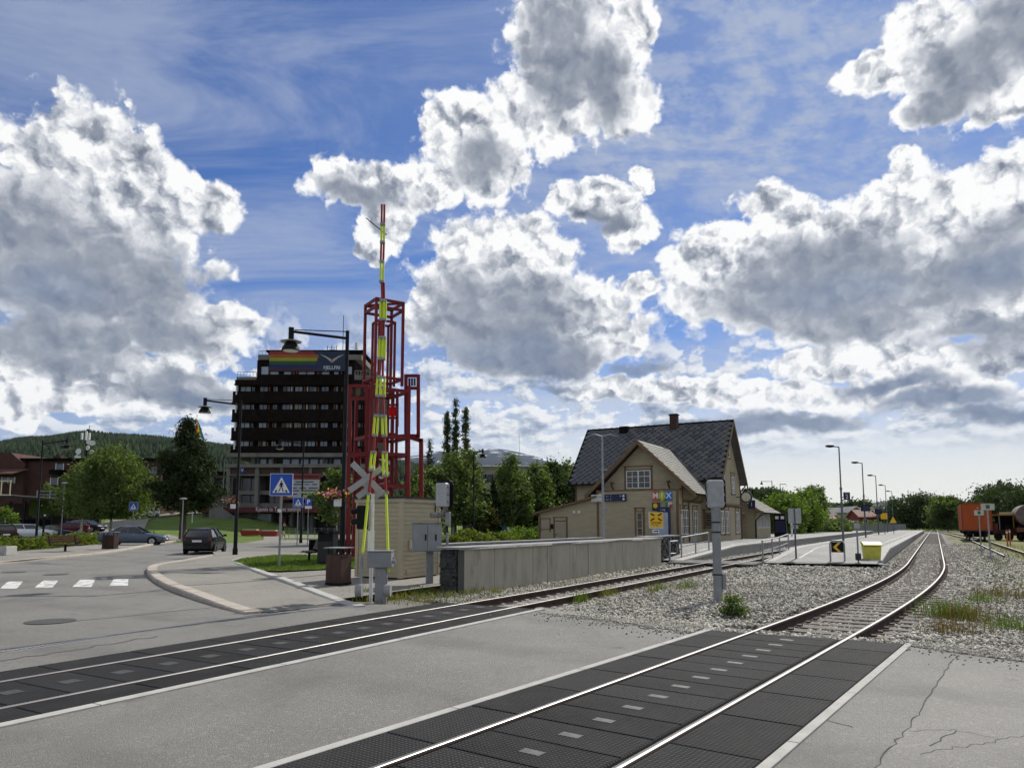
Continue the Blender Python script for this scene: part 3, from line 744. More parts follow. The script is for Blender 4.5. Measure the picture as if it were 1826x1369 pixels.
def slate_wall(label, u0, w0, u1, w1, h, th=.5, z0=-.15, px_stone=False):
    a, c = Vector(uw(u0, w0)), Vector(uw(u1, w1)); d = c - a; l = d.length
    root = thing('slate_wall', label, 'wall', (a.x, a.y, 0), math.atan2(d.y, d.x), 'dry slate walls behind the concrete wall')
    MB().box(0, l, .03, th - .03, z0, h - .06).build('rubble_core', SLATE_M, root)
    if px_stone: slate_stack(root, 0, l, -.06, .06, z0, h - .07)
    x = -.1
    while x < l:
        e = min(l + .1, x + random.uniform(.9, 1.7)); MB().box(x + .01, e - .01, -.07, th + .07, h - .06, h + random.uniform(-.005, .01)).build('coping_slab', MATS['slate_coping'], root); x = e
    return root
slate_wall('low dark slate wall running behind the concrete wall by the shrubs', 22.5, -16.0, 38.5, -16.0, 1.08)
slate_wall('rough dark slate wall between concrete wall and station ramp', 34.1, -12.05, 41.2, -12.6, 1.2, px_stone=True)

# ---------------------------------------------------------------- crossing hut
BEIGE = mat('beige_painted_boards', (0.455, 0.395, 0.262), (0.395, 0.342, 0.228), 2.0, rough=0.75, bump=0.15, bscale=30, stretch=(1, 1, 6), dirt=(0.28, 0.235, 0.155), dscale=1.5, dth=(0.55, 0.85))
TRIM = mat('beige_trim', (0.47, 0.41, 0.275), (0.41, 0.36, 0.24), 3, rough=0.7)
hut = thing('crossing_hut', 'small beige weatherboard hut beside the barrier', 'hut', (*gp(714, 1037), 0), RZT)
HW, HL, HZ0, HZ1 = 1.85, 2.05, .12, 2.60
MB().box(-HW + .03, -.03, .03, HL - .03, HZ0, HZ1).build('wall_core', mat('beige_shadow_gap', (0.16, 0.14, 0.10), rough=0.9), hut)
nb = 18; bh = (HZ1 - HZ0) / nb
def board(face, i):
    z = HZ0 + i * bh; b = MB(); t = .018
    if face == 'f': b.add([(-HW + .1, -t, z), (-.09, -t, z), (-.09, .02, z), (-HW + .1, .02, z), (-HW + .1, -.006, z + bh - .006), (-.09, -.006, z + bh - .006), (-.09, .02, z + bh - .006), (-HW + .1, .02, z + bh - .006)], [])
    else: b.add([(t, .09, z), (t, HL - .1, z), (-.02, HL - .1, z), (-.02, .09, z), (.006, .09, z + bh - .006), (.006, HL - .1, z + bh - .006), (-.02, HL - .1, z + bh - .006), (-.02, .09, z + bh - .006)], [])
    b.f = [(0, 3, 2, 1), (4, 5, 6, 7), (0, 1, 5, 4), (1, 2, 6, 5), (2, 3, 7, 6), (3, 0, 4, 7)]
    b.build('board', BEIGE, hut)
for i in range(nb): board('f', i); board('s', i)
for x0, x1, y0, y1 in ((-HW - .02, -HW + .1, -.04, .08), (-.09, .04, -.04, .085), (-.07, .045, HL - .1, HL + .02)):
    MB().box(x0, x1, y0, y1, HZ0 - .02, HZ1 + .01).build('corner_board', TRIM, hut)
MB().box(-HW - .1, .1, -.1, HL + .1, HZ1 + .012, HZ1 + .075).build('roof', mat('black_roof_felt', (0.02, 0.02, 0.022), (0.035, 0.035, 0.036), 9, rough=0.7), hut)
MB().box(-HW - .06, .06, -.06, HL + .06, HZ1 - .10, HZ1 + .010).build('fascia', TRIM, hut)
for x in (-HW + .1, -.3):
    for y in (.15, HL - .2): MB().box(x, x + .2, y, y + .2, -.2, HZ0).build('foundation_block', SLATE_M, hut)
v = MB().box(.03, .075, .35, .62, .98, 1.30).build('vent_cover', TRIM, hut)
MB().box(.076, .085, .42, .55, 1.05, 1.24).build('vent_grille', WHITE, v)
MB().box(.03, .06, .25, .42, .22, .34).build('socket', TRIM, hut)
MB().tube((.045, 1.75, 2.15), (.045, 1.75, 2.5), .02, n=6).build('cable_duct', BLACK, hut)

# ---------------------------------------------------------------- relay cabinet and the signal above it
c = gp(760, 1050, -.1)
cab = thing('relay_cabinet', 'grey double-door steel cabinet on a post beside the hut', 'cabinet', (*c, -.1), R(14))
MB().box(-.42, .42, -.17, .2, 1.10, 1.92).build('body', GREYP, cab, bevel=.012)
for s in (0, 1):
    dd_ = MB().box(-.415 + s * .42, -.005 + s * .42, -.19, -.172, 1.115, 1.905).build('door', mat('grey_cabinet_door', (0.30, 0.31, 0.315), (0.25, 0.26, 0.265), 3, rough=0.55, dirt=(0.17, 0.165, 0.16), dscale=3, dth=(0.6, 0.8)), cab, bevel=.006)
    MB().box(-.08 + s * .30, -.04 + s * .30, -.215, -.191, 1.42, 1.60).build('handle', BLACK, dd_)
MB().box(-.46, .46, -.21, .24, 1.922, 1.95).build('roof', GREYP, cab)
MB().box(.0, .2, -.02, .16, -.1, 1.10).build('post', GREYP, cab)
c = at(789, 960, 21.9)
sg = thing('crossing_signal', 'grey-backed road signal with black backboard above the relay cabinet', 'traffic signal', (c.x, 21.9, 0), R(-28))
MB().tube((.1, .1, -.1), (.1, .1, 1.55), .04).build('post', GALV, sg)
MB().path([(-.42, 0, 2.06), (-.1, 0, 2.06), (.04, .02, 2.12), (.08, .04, 2.3)], [.085, .085, .08, .085], 10).build('bracket', mat('stained_bracket', (0.28, 0.27, 0.25), (0.10, 0.085, 0.075), 5, rough=0.6, metal=.3), sg, smooth=True)
MB().box(.12, .26, -.05, .06, 1.75, 2.15).build('junction_box', GREYP, sg, bevel=.01)
h = MB().box(-.17, .19, -.16, .10, 2.31, 3.02).build('housing', mat('light_grey_signal_back', (0.42, 0.43, 0.44), (0.36, 0.37, 0.38), 4, rough=0.5), sg, bevel=.03)
bb = MB(); pr = [(.30 * math.cos(t), .47 * math.sin(t) * (1.0)) for t in np.linspace(0, 2 * math.pi, 20, endpoint=False)]
pr = [(max(-.28, min(.28, 1.25 * a)), b_) for a, b_ in pr]
bb.prism([(a + .03, b_ + 2.68) for a, b_ in pr], .102, .125, 'y'); bb.build('backboard', BLACK, sg)
for z in (2.45, 2.68, 2.91): MB().box(.19, .225, -.06, .0, z - .03, z + .03).build('hinge', GALV, sg)

# ---------------------------------------------------------------- barrier with raised boom
BY = 17.55
bx, by = gp(672, 1075)
X0 = bx
def bl(px, py): p = at(px, py, BY); return (p.x - X0, 0.0, p.z)
bar = thing('crossing_barrier', 'raised level crossing barrier with red and yellow striped boom', 'barrier', (X0, BY, 0))
MB().box(-.14, .12, -.12, .12, -.1, .78).build('pedestal', GREYP, bar, bevel=.015)
mb_ = MB().box(-.32, .25, -.2, .2, .78, 1.15).build('drive_box', GREYP, bar, bevel=.015)
MB().box(-.33, .26, -.21, .21, 1.152, 1.175).build('lid', GALV, mb_)
MB().tube((.25, -.05, .92), (.33, -.05, .92), .05).build('shaft', GALV, bar)
for px0, px1 in ((647, 643), (687, 690)):
    a, e = bl(px0, 988), bl(px1, 1050); s = -1 if px0 < 660 else 1
    cwt = MB().bar((a[0], -.04, a[2]), (e[0], -.04, e[2]), .075, .05).build('counterweight_arm', GALV, bar)
    MB().tube((e[0] - .05 * s, -.05, e[2] - .02), (e[0] + .10 * s, -.05, e[2] - .02), .155, n=20).build('counterweight', mat('pale_grey_iron', (0.33, 0.33, 0.32), (0.27, 0.27, 0.265), 6, rough=0.6), cwt, smooth=True)
BOOMR = mat('boom_red', (0.34, 0.030, 0.024), (0.26, 0.024, 0.02), 6, rough=0.5)
LA = [(647, 985, 'y'), (657.5, 880, 'r'), (663, 838, 'y'), (666.5, 806, 'r'), (669, 776, 'y'), (672, 741, 'r'), (674.5, 706, 'y'), (677, 672, 'r'), (679, 640, 'y'), (680.5, 602, 'r'), (681.5, 570, 'y'), (682, 536, 'r'), (681, 503, 'g'), (681.5, 467, 'r'), (682.5, 433, 'y'), (683, 401, 'r'), (683.5, 364, None)]
RA = [(692.5, 1020, 'y'), (688, 878, 'r'), (686.5, 848, 'y'), (685.5, 806, 'r'), (685, 776, 'y'), (684, 741, 'r'), (682.5, 706, 'y'), (682, 672, 'r'), (682.5, 640, 'y'), (683.5, 602, 'r'), (684, 570, 'y'), (684.5, 536, 'r'), (684, 503, None)]
bm_root = MB().tube((-.3, .03, 1.0), (.3, .03, 1.0), .03).build('boom_axle', GALV, bar)
for arm, yo in ((LA, -.02), (RA, .04)):
    for k in range(len(arm) - 1):
        (p0, q0, cl), (p1, q1, _) = arm[k], arm[k + 1]
        a, e = Vector(bl(p0, q0)), Vector(bl(p1, q1)); a.y = e.y = yo
        sgm = e - a
        if q0 < 510:                              # the open upper part: two thin rails
            for dx in (-.032, .032): MB().bar(a + Vector((dx, 0, 0)), e + Vector((dx, 0, -.02)), .022, .05).build('boom_section', FLUO if cl in 'yg' else BOOMR, bm_root)
        elif cl == 'r': MB().bar(a, e, .055, .05).build('boom_section', BOOMR, bm_root)
        else:
            wd = .088 if q0 > 860 else .058
            if q0 > 860: MB().bar(a, e, wd, .05).build('boom_section', FLUO, bm_root)
            else:
                for dx in (-.045, .04): MB().bar(a + Vector((dx, 0, 0)), e + Vector((dx, 0, 0)), .042, .05).build('boom_section', FLUO, bm_root)
        if k: MB().cbox(a + Vector((0, -.01, 0)), (.12, .08, .06)).build('boom_clamp', GALV, bm_root)
for q, pa, pb in ((741, 672, 684), (690, 676, 682.5)):
    a, e = bl(pa, q), bl(pb, q); MB().bar(a, e, .05).build('boom_spreader', GALV, bm_root)
a, e = bl(686, 417), bl(653, 389)
MB().bar((a[0] + .05, 0, a[2] - .03), e, .02).build('tip_rod', BLACK, bm_root)
# post with crossbucks and stop light
cp_ = at(661, 1060, 17.9)
cs = thing('crossbuck_post', 'white and red post carrying grey crossbucks and a black stop light', 'crossing sign', (cp_.x, 17.9, 0))
def cl_(px, py): p = at(px, py, 17.9); return (p.x - cp_.x, 0, p.z)
zt = cl_(661, 830)[2]
MB().tube((0, 0, -.1), (0, 0, zt), .045, n=12).build('post', WHITE, cs, smooth=True)
for z0, z1 in ((cl_(661, 990)[2], cl_(661, 981)[2]), (cl_(661, 880)[2], cl_(661, 842)[2])):
    MB().tube((0, 0, z0), (0, 0, z1), .052, n=12).build('red_band', REDP, cs)
MB().box(-.09, .07, -.06, -.05, cl_(0, 981)[2], cl_(0, 946)[2]).build('white_plate', WHITE, cs)
BUCK = mat('aluminium_sign_back', (0.40, 0.405, 0.40), (0.34, 0.345, 0.34), 5, rough=0.6)
for (p, q), yo in ((((629, 826), (684, 881)), -.075), (((624, 875), (681, 836)), -.10), (((636, 886), (668, 862)), .06), (((674, 887), (646, 858)), .085)):
    a, e = Vector(cl_(*p)), Vector(cl_(*q)); a.y = e.y = yo
    MB().bar(a, e, .145, .018, up=(0, 1, 0)).build('crossbuck_arm', BUCK, cs)
z0, z1 = cl_(0, 943)[2], cl_(0, 901)[2]
lb = MB().box(-.36, -.10, -.12, .08, z0, z1).build('stop_light_box', BLACK, cs, bevel=.02)
for k in (.28, .72):
    z = z0 + (z1 - z0) * k; MB().path([(-.36, -.02, z + .03), (-.46, -.02, z + .015), (-.50, -.02, z + .005)], [.075, .07, .06], 12).build('hood', BLACK, lb)

# ---------------------------------------------------------------- bins, bench, near street furniture
SLAT = mat('dark_red_brown_slats', (0.052, 0.026, 0.019), (0.075, 0.036, 0.026), 6, rough=0.6, stretch=(1, 1, .2))
def slat_bin(label, loc, rz, s=1.0, w=.62, h=.92):
    r = thing('litter_bin', label, 'litter bin', loc, rz)
    MB().box(-w / 2 + .03, w / 2 - .03, -w / 2 + .03, w / 2 - .03, .03, h - .04).build('liner', BLACK, r)
    for k in range(9):
        x = -w / 2 + (k + .5) * w / 9
        for y in (-w / 2, w / 2): MB().box(x - .024, x + .024, y - .012, y + .012, .06, h).build('slat', SLAT, r)
        for xx in (-w / 2, w / 2): MB().box(xx - .012, xx + .012, x - .024, x + .024, .06, h).build('slat', SLAT, r)
    MB().box(-w / 2 - .02, w / 2 + .02, -w / 2 - .02, w / 2 + .02, 0, .058).build('base', BLACK, r)
    for sx in (-1, 1):
        for sy in (-1, 1): MB().box(sx * w * .42 - .02, sx * w * .42 + .02, sy * w * .42 - .02, sy * w * .42 + .02, h, h + .17).build('roof_post', BLACK, r)
    MB().box(-w / 2 - .06, w / 2 + .06, -w / 2 - .06, w / 2 + .06, h + .172, h + .20).build('roof', GREYP, r)
    return r
c = gp(603, 1042, .06); slat_bin('dark slatted litter bin with a roof beside the hut', (*c, .07), RZT + R(8), w=.5, h=.86)
c = at(584, 1006, 30.5)
r = thing('waste_station', 'tall black waste station standing on the lawn edge', 'waste bin', (c.x, 30.5, .09), R(-10))
MB().box(-.33, .33, -.3, .3, 0, 1.32).build('body', BLACK, r, bevel=.02)
MB().box(-.30, .30, -.315, -.302, .15, 1.0).build('door', mat('charcoal_door', (0.018, 0.018, 0.02), rough=0.4), r)
MB().box(-.36, .36, -.34, .33, 1.38, 1.46).build('roof', BLACK, r)
for s in (-.3, .3): MB().box(s - .02, s + .02, -.28, .28, 1.32, 1.38).build('roof_post', BLACK, r)
def bench(label, loc, rz, wood, L=1.7):
    r = thing('bench', label, 'bench', loc, rz)
    for k in range(3): MB().box(-L / 2, L / 2, -.25 + k * .16, -.11 + k * .16, .43, .465).build('seat_slat', wood, r)
    for k in range(3):
        z = .55 + k * .14; y = .26 + k * .05
        MB().add([(-L / 2, y, z), (L / 2, y, z), (L / 2, y + .03, z), (-L / 2, y + .03, z), (-L / 2, y + .04, z + .12), (L / 2, y + .04, z + .12), (L / 2, y + .07, z + .12), (-L / 2, y + .07, z + .12)], [(0, 3, 2, 1), (4, 5, 6, 7), (0, 1, 5, 4), (1, 2, 6, 5), (2, 3, 7, 6), (3, 0, 4, 7)]).build('back_slat', wood, r)
    for s in (-.34, .34):
        MB().bar((s * L * 1.2, -.24, .41), (s * L * 1.2, .24, .41), .04).bar((s * L * 1.2, .24, .41), (s * L * 1.2, .42, .95), .04).build('side_frame', BLACK, r)
    MB().box(-.05, .05, -.05, .05, .02, .41).box(-.25, .25, -.18, .18, 0, .025).bar((-.5 * L, 0, .40), (.5 * L, 0, .40), .05).build('pedestal', BLACK, r)
    return r
c = gp(551, 1001, .12); bench('dark wooden bench seen end-on on the small lawn', (*c, .13), R(-68), mat('dark_bench_wood', (0.07, 0.035, 0.028), (0.045, 0.025, 0.02), 5, rough=0.6))
c = gp(116, 984, .12); bench('brown wooden bench in front of the hedge across the road', (c[0], c[1], hgt(*c) + .11), R(176), mat('brown_bench_wood', (0.17, 0.085, 0.05), (0.12, 0.06, 0.04), 5, rough=0.6), 2.0)
c = gp(196, 980, .12); slat_bin('square brown litter bin by the hedge across the road', (c[0], c[1], hgt(*c) + .11), R(6), w=.72, h=.9)

# ---------------------------------------------------------------- railway signals, signs and railings near the track
c = gp(1281, 1072, -.15)
ds = thing('railway_signal', 'rear of a grey railway signal on a thick grey post in the ballast', 'railway signal', (*c, -.17), R(-6))
MB().path([(0, 0, -.1), (0, 0, 1.2), (-.005, 0, 2.36)], [.115, .11, .108], 16).build('post', GREYP, ds, smooth=True)
MB().tube((0, 0, 2.32), (0, 0, 2.40), .125, n=16).build('collar', GALV, ds)
hz = MB(); hz.box(-.2, .2, -.16, .12, 2.38, 3.10)
h = hz.build('housing', mat('pale_grey_cast_housing', (0.40, 0.41, 0.415), (0.31, 0.32, 0.325), 6, rough=0.55, bump=.3, bscale=20), ds, bevel=.04)
for s in (-1, 1):
    for z in (2.5, 2.72, 2.98): MB().box(s * .2 - .03, s * .2 + .03, -.09, .02, z - .035, z + .035).build('latch', GALV, h)
n = 28; rr = []
for k in range(n):
    t = 2 * math.pi * k / n; a, b_ = math.cos(t), math.sin(t)
    rr.append((.035 + max(-.255, min(.255, a * .40)), 2.75 + b_ * .44))
MB().prism(rr, .122, .15, 'y').build('backboard', BLACK, ds)
for z in (2.55, 2.9): MB().path([(.03, .15, z), (.03, .34, z)], [.12, .13], 14).build('hood', BLACK, ds)
MB().box(.11, .2, -.07, .07, .32, .72).build('junction_box', GREYP, ds, bevel=.01)
for z in (.68, 1.75, 2.0): MB().tube((0, 0, z), (0, 0, z + .03), .122, n=14).build('strap', BLACK, ds)

c = gp(1420, 1001, -.05)
ws_ = thing('track_sign', 'back of a grey two-panel sign on a thin dark post in the gravel', 'sign', (*c, -.12), R(4))
MB().tube((0, 0, 0), (0, 0, 2.72), .045, n=10).build('post', mat('dark_grey_steel', (0.10, 0.105, 0.11), (0.14, 0.145, 0.15), 6, rough=.5, metal=.4), ws_)
for x0, x1 in ((-.32, -.035), (.035, .34)): MB().box(x0, x1, -.012, .012, 1.95, 2.70).build('sign_panel', BUCK, ws_)
MB().box(-.18, .17, -.012, .012, 1.68, 1.87).build('lower_plate', BUCK, ws_)

def hoop(label, c, W, H_):
    r = thing('chevron_sign', label, 'sign', c, R(-3))
    pts = [(-W / 2, 0, -.05), (-W / 2, 0, H_ - .16), (-W / 2 + .05, 0, H_ - .05), (-W / 2 + .16, 0, H_), (W / 2 - .16, 0, H_), (W / 2 - .05, 0, H_ - .05), (W / 2, 0, H_ - .16), (W / 2, 0, -.05)]
    MB().path(pts, .04, 10).build('hoop_frame', GALV, r, smooth=True)
    p = MB().box(-W / 2 + .05, W / 2 - .05, -.03, -.01, .52, H_ - .06).build('panel', BLACK, r)
    z0, z1 = .55, H_ - .09; zm = (z0 + z1) / 2
    MB().add([(.16, -.0325, z1), (.02, -.0325, z1), (-.2, -.0325, zm), (.02, -.0325, z0), (.16, -.0325, z0), (-.05, -.0325, zm)], [(0, 1, 2, 5), (5, 2, 3, 4)]).build('chevron', YELLOW, p)
    return r
hoop('low hoop sign with yellow chevron on black at the platform end', (*gp(1494, 1003, -.02), -.05), .66, 1.06)
c = gp(1531, 1004, 0)
r = thing('marker_post', 'thin grey post with dark collar at the platform end', 'post', (*c, -.02))
MB().tube((0, 0, 0), (0, 0, 1.85), .04, n=10).build('post', GREYP, r)
MB().box(-.11, .11, -.09, .09, .16, .48).build('collar_box', mat('rubber_foot', (0.03, 0.03, 0.032), rough=.7), r, bevel=.03)
MB().box(-.13, .13, -.045, -.03, 1.62, 1.86).build('plate', BUCK, r)
YB = mat('faded_yellow_plastic', (0.62, 0.60, 0.08), (0.50, 0.48, 0.07), 4, rough=0.5, dirt=(0.30, 0.28, 0.06), dscale=3, dth=(.6, .8))
c = gp(1555, 1001, 0)
r = thing('grit_bin', 'yellow plastic grit bin with sloping lid on the platform end', 'bin', (*c, .02), R(-14)); r.scale = (.9, .9, .9)
b = MB(); w0, w1, d0, d1 = .36, .43, .30, .36
b.add([(-w0, -d0, 0), (w0, -d0, 0), (w0, d0, 0), (-w0, d0, 0), (-w1, -d1, .80), (w1, -d1, .80), (w1, d1, .92), (-w1, d1, .92)], [(0, 3, 2, 1), (4, 5, 6, 7), (0, 1, 5, 4), (1, 2, 6, 5), (2, 3, 7, 6), (3, 0, 4, 7)])
body = b.build('body', YB, r, bevel=.02)
for k in range(5): MB().box(-.27 + k * .13, -.24 + k * .13, -.335, -.318, .06, .5).build('rib', YB, body)
b = MB(); b.prism([(-.43, .82), (.40, .95), (.40, 1.03), (.1, 1.04), (-.30, .95), (-.45, .87)], -.47, .47, 'x'); b.build('lid', YB, r, bevel=.015)
# galvanised railings
def railing(label, pts, h, group=None):
    r = thing('railing', label, 'railing', (pts[0][0], pts[0][1], 0)); o = Vector(pts[0]); o.z = 0
    L = [Vector(p) - o for p in pts]
    for p in L: MB().tube(p, p + Vector((0, 0, h + .03)), .04, n=10).build('post', GALV, r)
    for f in (1.0, .55):
        for p, q in zip(L, L[1:]): MB().tube(p + Vector((0, 0, h * f)), q + Vector((0, 0, h * f)), .03, n=8).build('rail', GALV, r)
    return r
railing('galvanised railing with three posts on the station ramp', [(*uw(38.9, -11.75), .03), (*uw(41.6, -11.75), .12), (*uw(44.4, -11.75), .22)], 1.08)
railing('galvanised railing with four posts beside the platform end', [(*uw(37.3, -7.30), -.05), (*uw(39.9, -7.33), 0), (*uw(42.2, -7.36), .06), (*uw(45.2, -7.40), .18)], 1.05)
c = uw(36.1, -11.5)
r = thing('bent_rail_stop', 'short bent galvanised rail stop by the slate wall', 'railing', (*c, -.05), R(10))
MB().tube((0, 0, 0), (0, 0, 1.05), .055, n=10).path([(0, 0, 1.0), (.45, .1, 1.02)], .04, 10).path([(0, 0, .42), (.36, .08, .42), (.45, .1, .55), (.45, .1, .74)], .025, 8).build('bent_tube', GALV, r)
fc = thing('foot_crossing', 'grey plank foot crossing over the track beside the wall', 'crossing', (*uw(35.2, -8.8), 0), RZT)
for k in range(9): MB().box(-2.55, 1.5, k * .3, k * .3 + .285, -.06, .005 + random.uniform(-.004, .004)).build('plank', mat('grey_planks', (0.12, 0.115, 0.108), (0.17, 0.16, 0.15), 5, rough=.9), fc)

# ---------------------------------------------------------------- platforms
def platform(label_z, edge_w, other_w, u0, uf, u1_, zt, face_sign, name='platform'):
    """ramp from ground at u0 to full height zt at uf"""
    zu = lambda u: 0.01 + (zt - .01) * min(1, max(0, (u - u0) / (uf - u0)))
    root = struct(sheet(name, axis((u0, uf, 6), (uf, u1_, 16)), [min(edge_w, other_w), max(edge_w, other_w)], lambda a, b_: True, 0, PLAT, lift=lambda u, w: zu(u) - hgt(*uw(u, w))))
    return root, zu
p1_, z1u = platform('', -11.25, -23.0, 37.0, 49.0, 168.0, .45, 1)
p2_, z2u = platform('', -2.45, -7.35, 38.2, 47.0, 190.0, .45, 1)
def edge_panels(root, w, zu, u0, u1_, step, depth, out):
    u = u0
    while u < u1_:
        e = min(u + step, u1_); a0, a1 = zu(u), zu(e)
        if max(a0, a1) > .04:
            s = .06 * out
            MB().add([UT(u + .01, w, -.35), UT(e - .01, w, -.35), UT(e - .01, w + s, -.35), UT(u + .01, w + s, -.35), UT(u + .01, w, a0 - .1), UT(e - .01, w, a1 - .1), UT(e - .01, w + s, a1 - .1), UT(u + .01, w + s, a0 - .1)],
                     [(0, 3, 2, 1), (4, 5, 6, 7), (0, 1, 5, 4), (1, 2, 6, 5), (2, 3, 7, 6), (3, 0, 4, 7)]).build('edge_panel', CONC, root)
        a = .14 * out; c_ = -.40 * out
        MB().add([UT(u + .005, w + c_, a0 - .1), UT(e - .005, w + c_, a1 - .1), UT(e - .005, w + a, a1 - .1), UT(u + .005, w + a, a0 - .1), UT(u + .005, w + c_, a0 + .012), UT(e - .005, w + c_, a1 + .012), UT(e - .005, w + a, a1 + .012), UT(u + .005, w + a, a0 + .012)],
                 [(0, 3, 2, 1), (4, 5, 6, 7), (0, 1, 5, 4), (1, 2, 6, 5), (2, 3, 7, 6), (3, 0, 4, 7)]).build('coping', WCONC, root)
        u = e; step = min(step * 1.03, 8)
edge_panels(p1_, -11.25, z1u, 37.0, 168.0, 1.3, .5, 1)
edge_panels(p2_, -2.45, z2u, 39.6, 190.0, 1.0, .5, 1)
edge_panels(p2_, -7.35, z2u, 38.2, 150.0, 1.6, .5, -1)
for w, ua, ub in ((-6.1, 40.3, 60.0), (-3.4, 47, 188)):
    pts = [uw(u, w) for u in np.linspace(ua, ub, 24)]
    b = MB()
    for (u_a, u_b) in zip(np.linspace(ua, ub, 24), np.linspace(ua, ub, 24)[1:]):
        b.add([UT(u_a, w - .06, z2u(u_a) + .005), UT(u_b, w - .06, z2u(u_b) + .005), UT(u_b, w + .06, z2u(u_b) + .005), UT(u_a, w + .06, z2u(u_a) + .005)], [(0, 1, 2, 3)])
    b.build('warning_line', ROADW, p2_)
b = MB()
for (u_a, u_b) in zip(np.linspace(40, 165, 30), np.linspace(40, 165, 30)[1:]):
    b.add([UT(u_a, -12.25, z1u(u_a) + .005), UT(u_b, -12.25, z1u(u_b) + .005), UT(u_b, -12.12, z1u(u_b) + .005), UT(u_a, -12.12, z1u(u_a) + .005)], [(0, 1, 2, 3)])
b.build('warning_line', ROADW, p1_)
# asphalt apron from the platform down to the gravel
struct(poly_sheet('platform_apron', [UT(37.4, -7.5, -.02), UT(38.2, -3.1, -.02), UT(38.7, -2.0, -.06), UT(39.7, -2.4, .0), UT(38.25, -2.45, .012), UT(38.25, -7.35, .012)], PLAT))

# ---------------------------------------------------------------- hills and mountain
def ridge_mesh(name, pts, D, base_D, m, rows=10, back=0.5, rough=0.0, seed=1):
    pts = smooth_path([(a, b, 0) for a, b in pts], 8); rg = random.Random(seed); V = []; n = len(pts)
    prof = [(k / rows) for k in range(rows + 1)]
    for t in prof:
        for i, p in enumerate(pts):
            top = at(p.x, p.y, D); Y = base_D + (D - base_D) * t
            z = top.z * (t ** 0.85) + (rough * rg.uniform(-1, 1) * top.z * t * (1 - t))
            V.append((top.x * (Y / D) * 1.0, Y, z if t > 0 else -20.0))
    for i, p in enumerate(pts):
        top = at(p.x, p.y, D); V.append((top.x * (1 + back), D * (1 + back), -20.0))
    F = [(j * n + i, j * n + i + 1, (j + 1) * n + i + 1, (j + 1) * n + i) for j in range(rows + 1) for i in range(n - 1)]
    return struct(raw_mesh(name, V, F, m, smooth=True))
FORESTFLOOR = mat('far_forest_floor', (0.012, 0.022, 0.011), (0.026, 0.038, 0.016), 0.012, rough=1.0, spec=.05, dirt=(0.035, 0.046, 0.02), dscale=0.006, dth=(.5, .7))
H1 = [(-420, 860), (-200, 830), (-60, 806), (0, 793), (40, 786), (90, 783), (135, 776), (165, 774), (200, 779), (260, 782), (330, 789), (400, 798), (520, 806), (640, 815), (740, 832), (860, 850), (960, 880)]
ridge_mesh('wooded_hill', H1, 1800, 500, FORESTFLOOR, 12, rough=.06)
H2 = [(1180, 905), (1260, 890), (1320, 882), (1380, 882), (1420, 893), (1480, 908), (1540, 910)]
ridge_mesh('wooded_hill', H2, 900, 420, FORESTFLOOR, 8)
H3 = [(1380, 918), (1450, 906), (1500, 904), (1560, 909), (1640, 906), (1700, 903), (1800, 900), (1900, 898), (2100, 890)]
ridge_mesh('wooded_hill', H3, 3600, 900, FORESTFLOOR, 8)
def mountain_mat():
    m = bpy.data.materials.new('snow_patched_mountain'); m.use_nodes = True; nt = m.node_tree; b = nt.nodes['Principled BSDF']
    tc = nt.nodes.new('ShaderNodeTexCoord'); v = S(nt, tc.outputs['Object']); z = v.sep()[2]
    f = (v.vm('MULTIPLY', (0.0011, 0.0004, 0.0052)).noise(3.0, 7, 0.62) + (z.ss(300, 950) - 0.7) * 0.16).ss(0.575, 0.60)
    c = mixc(nt, v.noise(0.004, 5, .6).ss(.35, .65), (0.010, 0.018, 0.034), (0.020, 0.030, 0.048))
    c = mixc(nt, f, c, (0.72, 0.75, 0.80)); nt.links.new(c.k, b.inputs['Base Color']); b.inputs['Roughness'].default_value = .95
    b.inputs['Specular IOR Level'].default_value = .1
    return m
MT = [(380, 850), (520, 840), (640, 828), (720, 815), (765, 808), (785, 804), (800, 807), (825, 803), (860, 800), (890, 800), (925, 806), (960, 815), (1000, 829), (1040, 841), (1090, 851), (1160, 860), (1260, 872), (1400, 890), (1560, 905)]
ridge_mesh('mountain', MT, 9000, 3000, mountain_mat(), 16, rough=.03, seed=4)

# ---------------------------------------------------------------- vegetation
LEAF = mat('birch_leaf', (0.080, 0.118, 0.034), (0.118, 0.160, 0.048), 0.7, rough=0.6, island=0.5, trans=0.42, spec=0.25)
LEAF_B = mat('bright_leaf', (0.085, 0.145, 0.022), (0.13, 0.185, 0.03), 0.7, rough=0.6, island=0.45, trans=0.45, spec=0.25)
LEAF_D = mat('dark_leaf', (0.034, 0.055, 0.020), (0.052, 0.08, 0.027), 0.6, rough=0.65, island=0.5, trans=0.3, spec=0.2)
LEAF_Y = mat('golden_shrub_leaf', (0.14, 0.165, 0.025), (0.09, 0.13, 0.022), 1.4, rough=0.65, island=0.45, trans=0.4, spec=0.2)
LEAF_R = mat('rusty_shrub_leaf', (0.10, 0.075, 0.03), (0.07, 0.085, 0.025), 1.4, rough=0.7, island=0.5, trans=0.35, spec=0.2)
NEEDLE = mat('conifer_needle', (0.018, 0.034, 0.014), (0.032, 0.05, 0.018), 0.9, rough=0.75, island=0.5, trans=0.12, spec=0.15)
NEEDLE_P = mat('pine_needle', (0.024, 0.038, 0.014), (0.040, 0.053, 0.018), 0.8, rough=0.7, island=0.5, trans=0.15, spec=0.15)
BARK = mat('brown_bark', (0.075, 0.055, 0.042), (0.11, 0.085, 0.065), 6, rough=.95, bump=.6, bscale=14, stretch=(1, 1, .3))
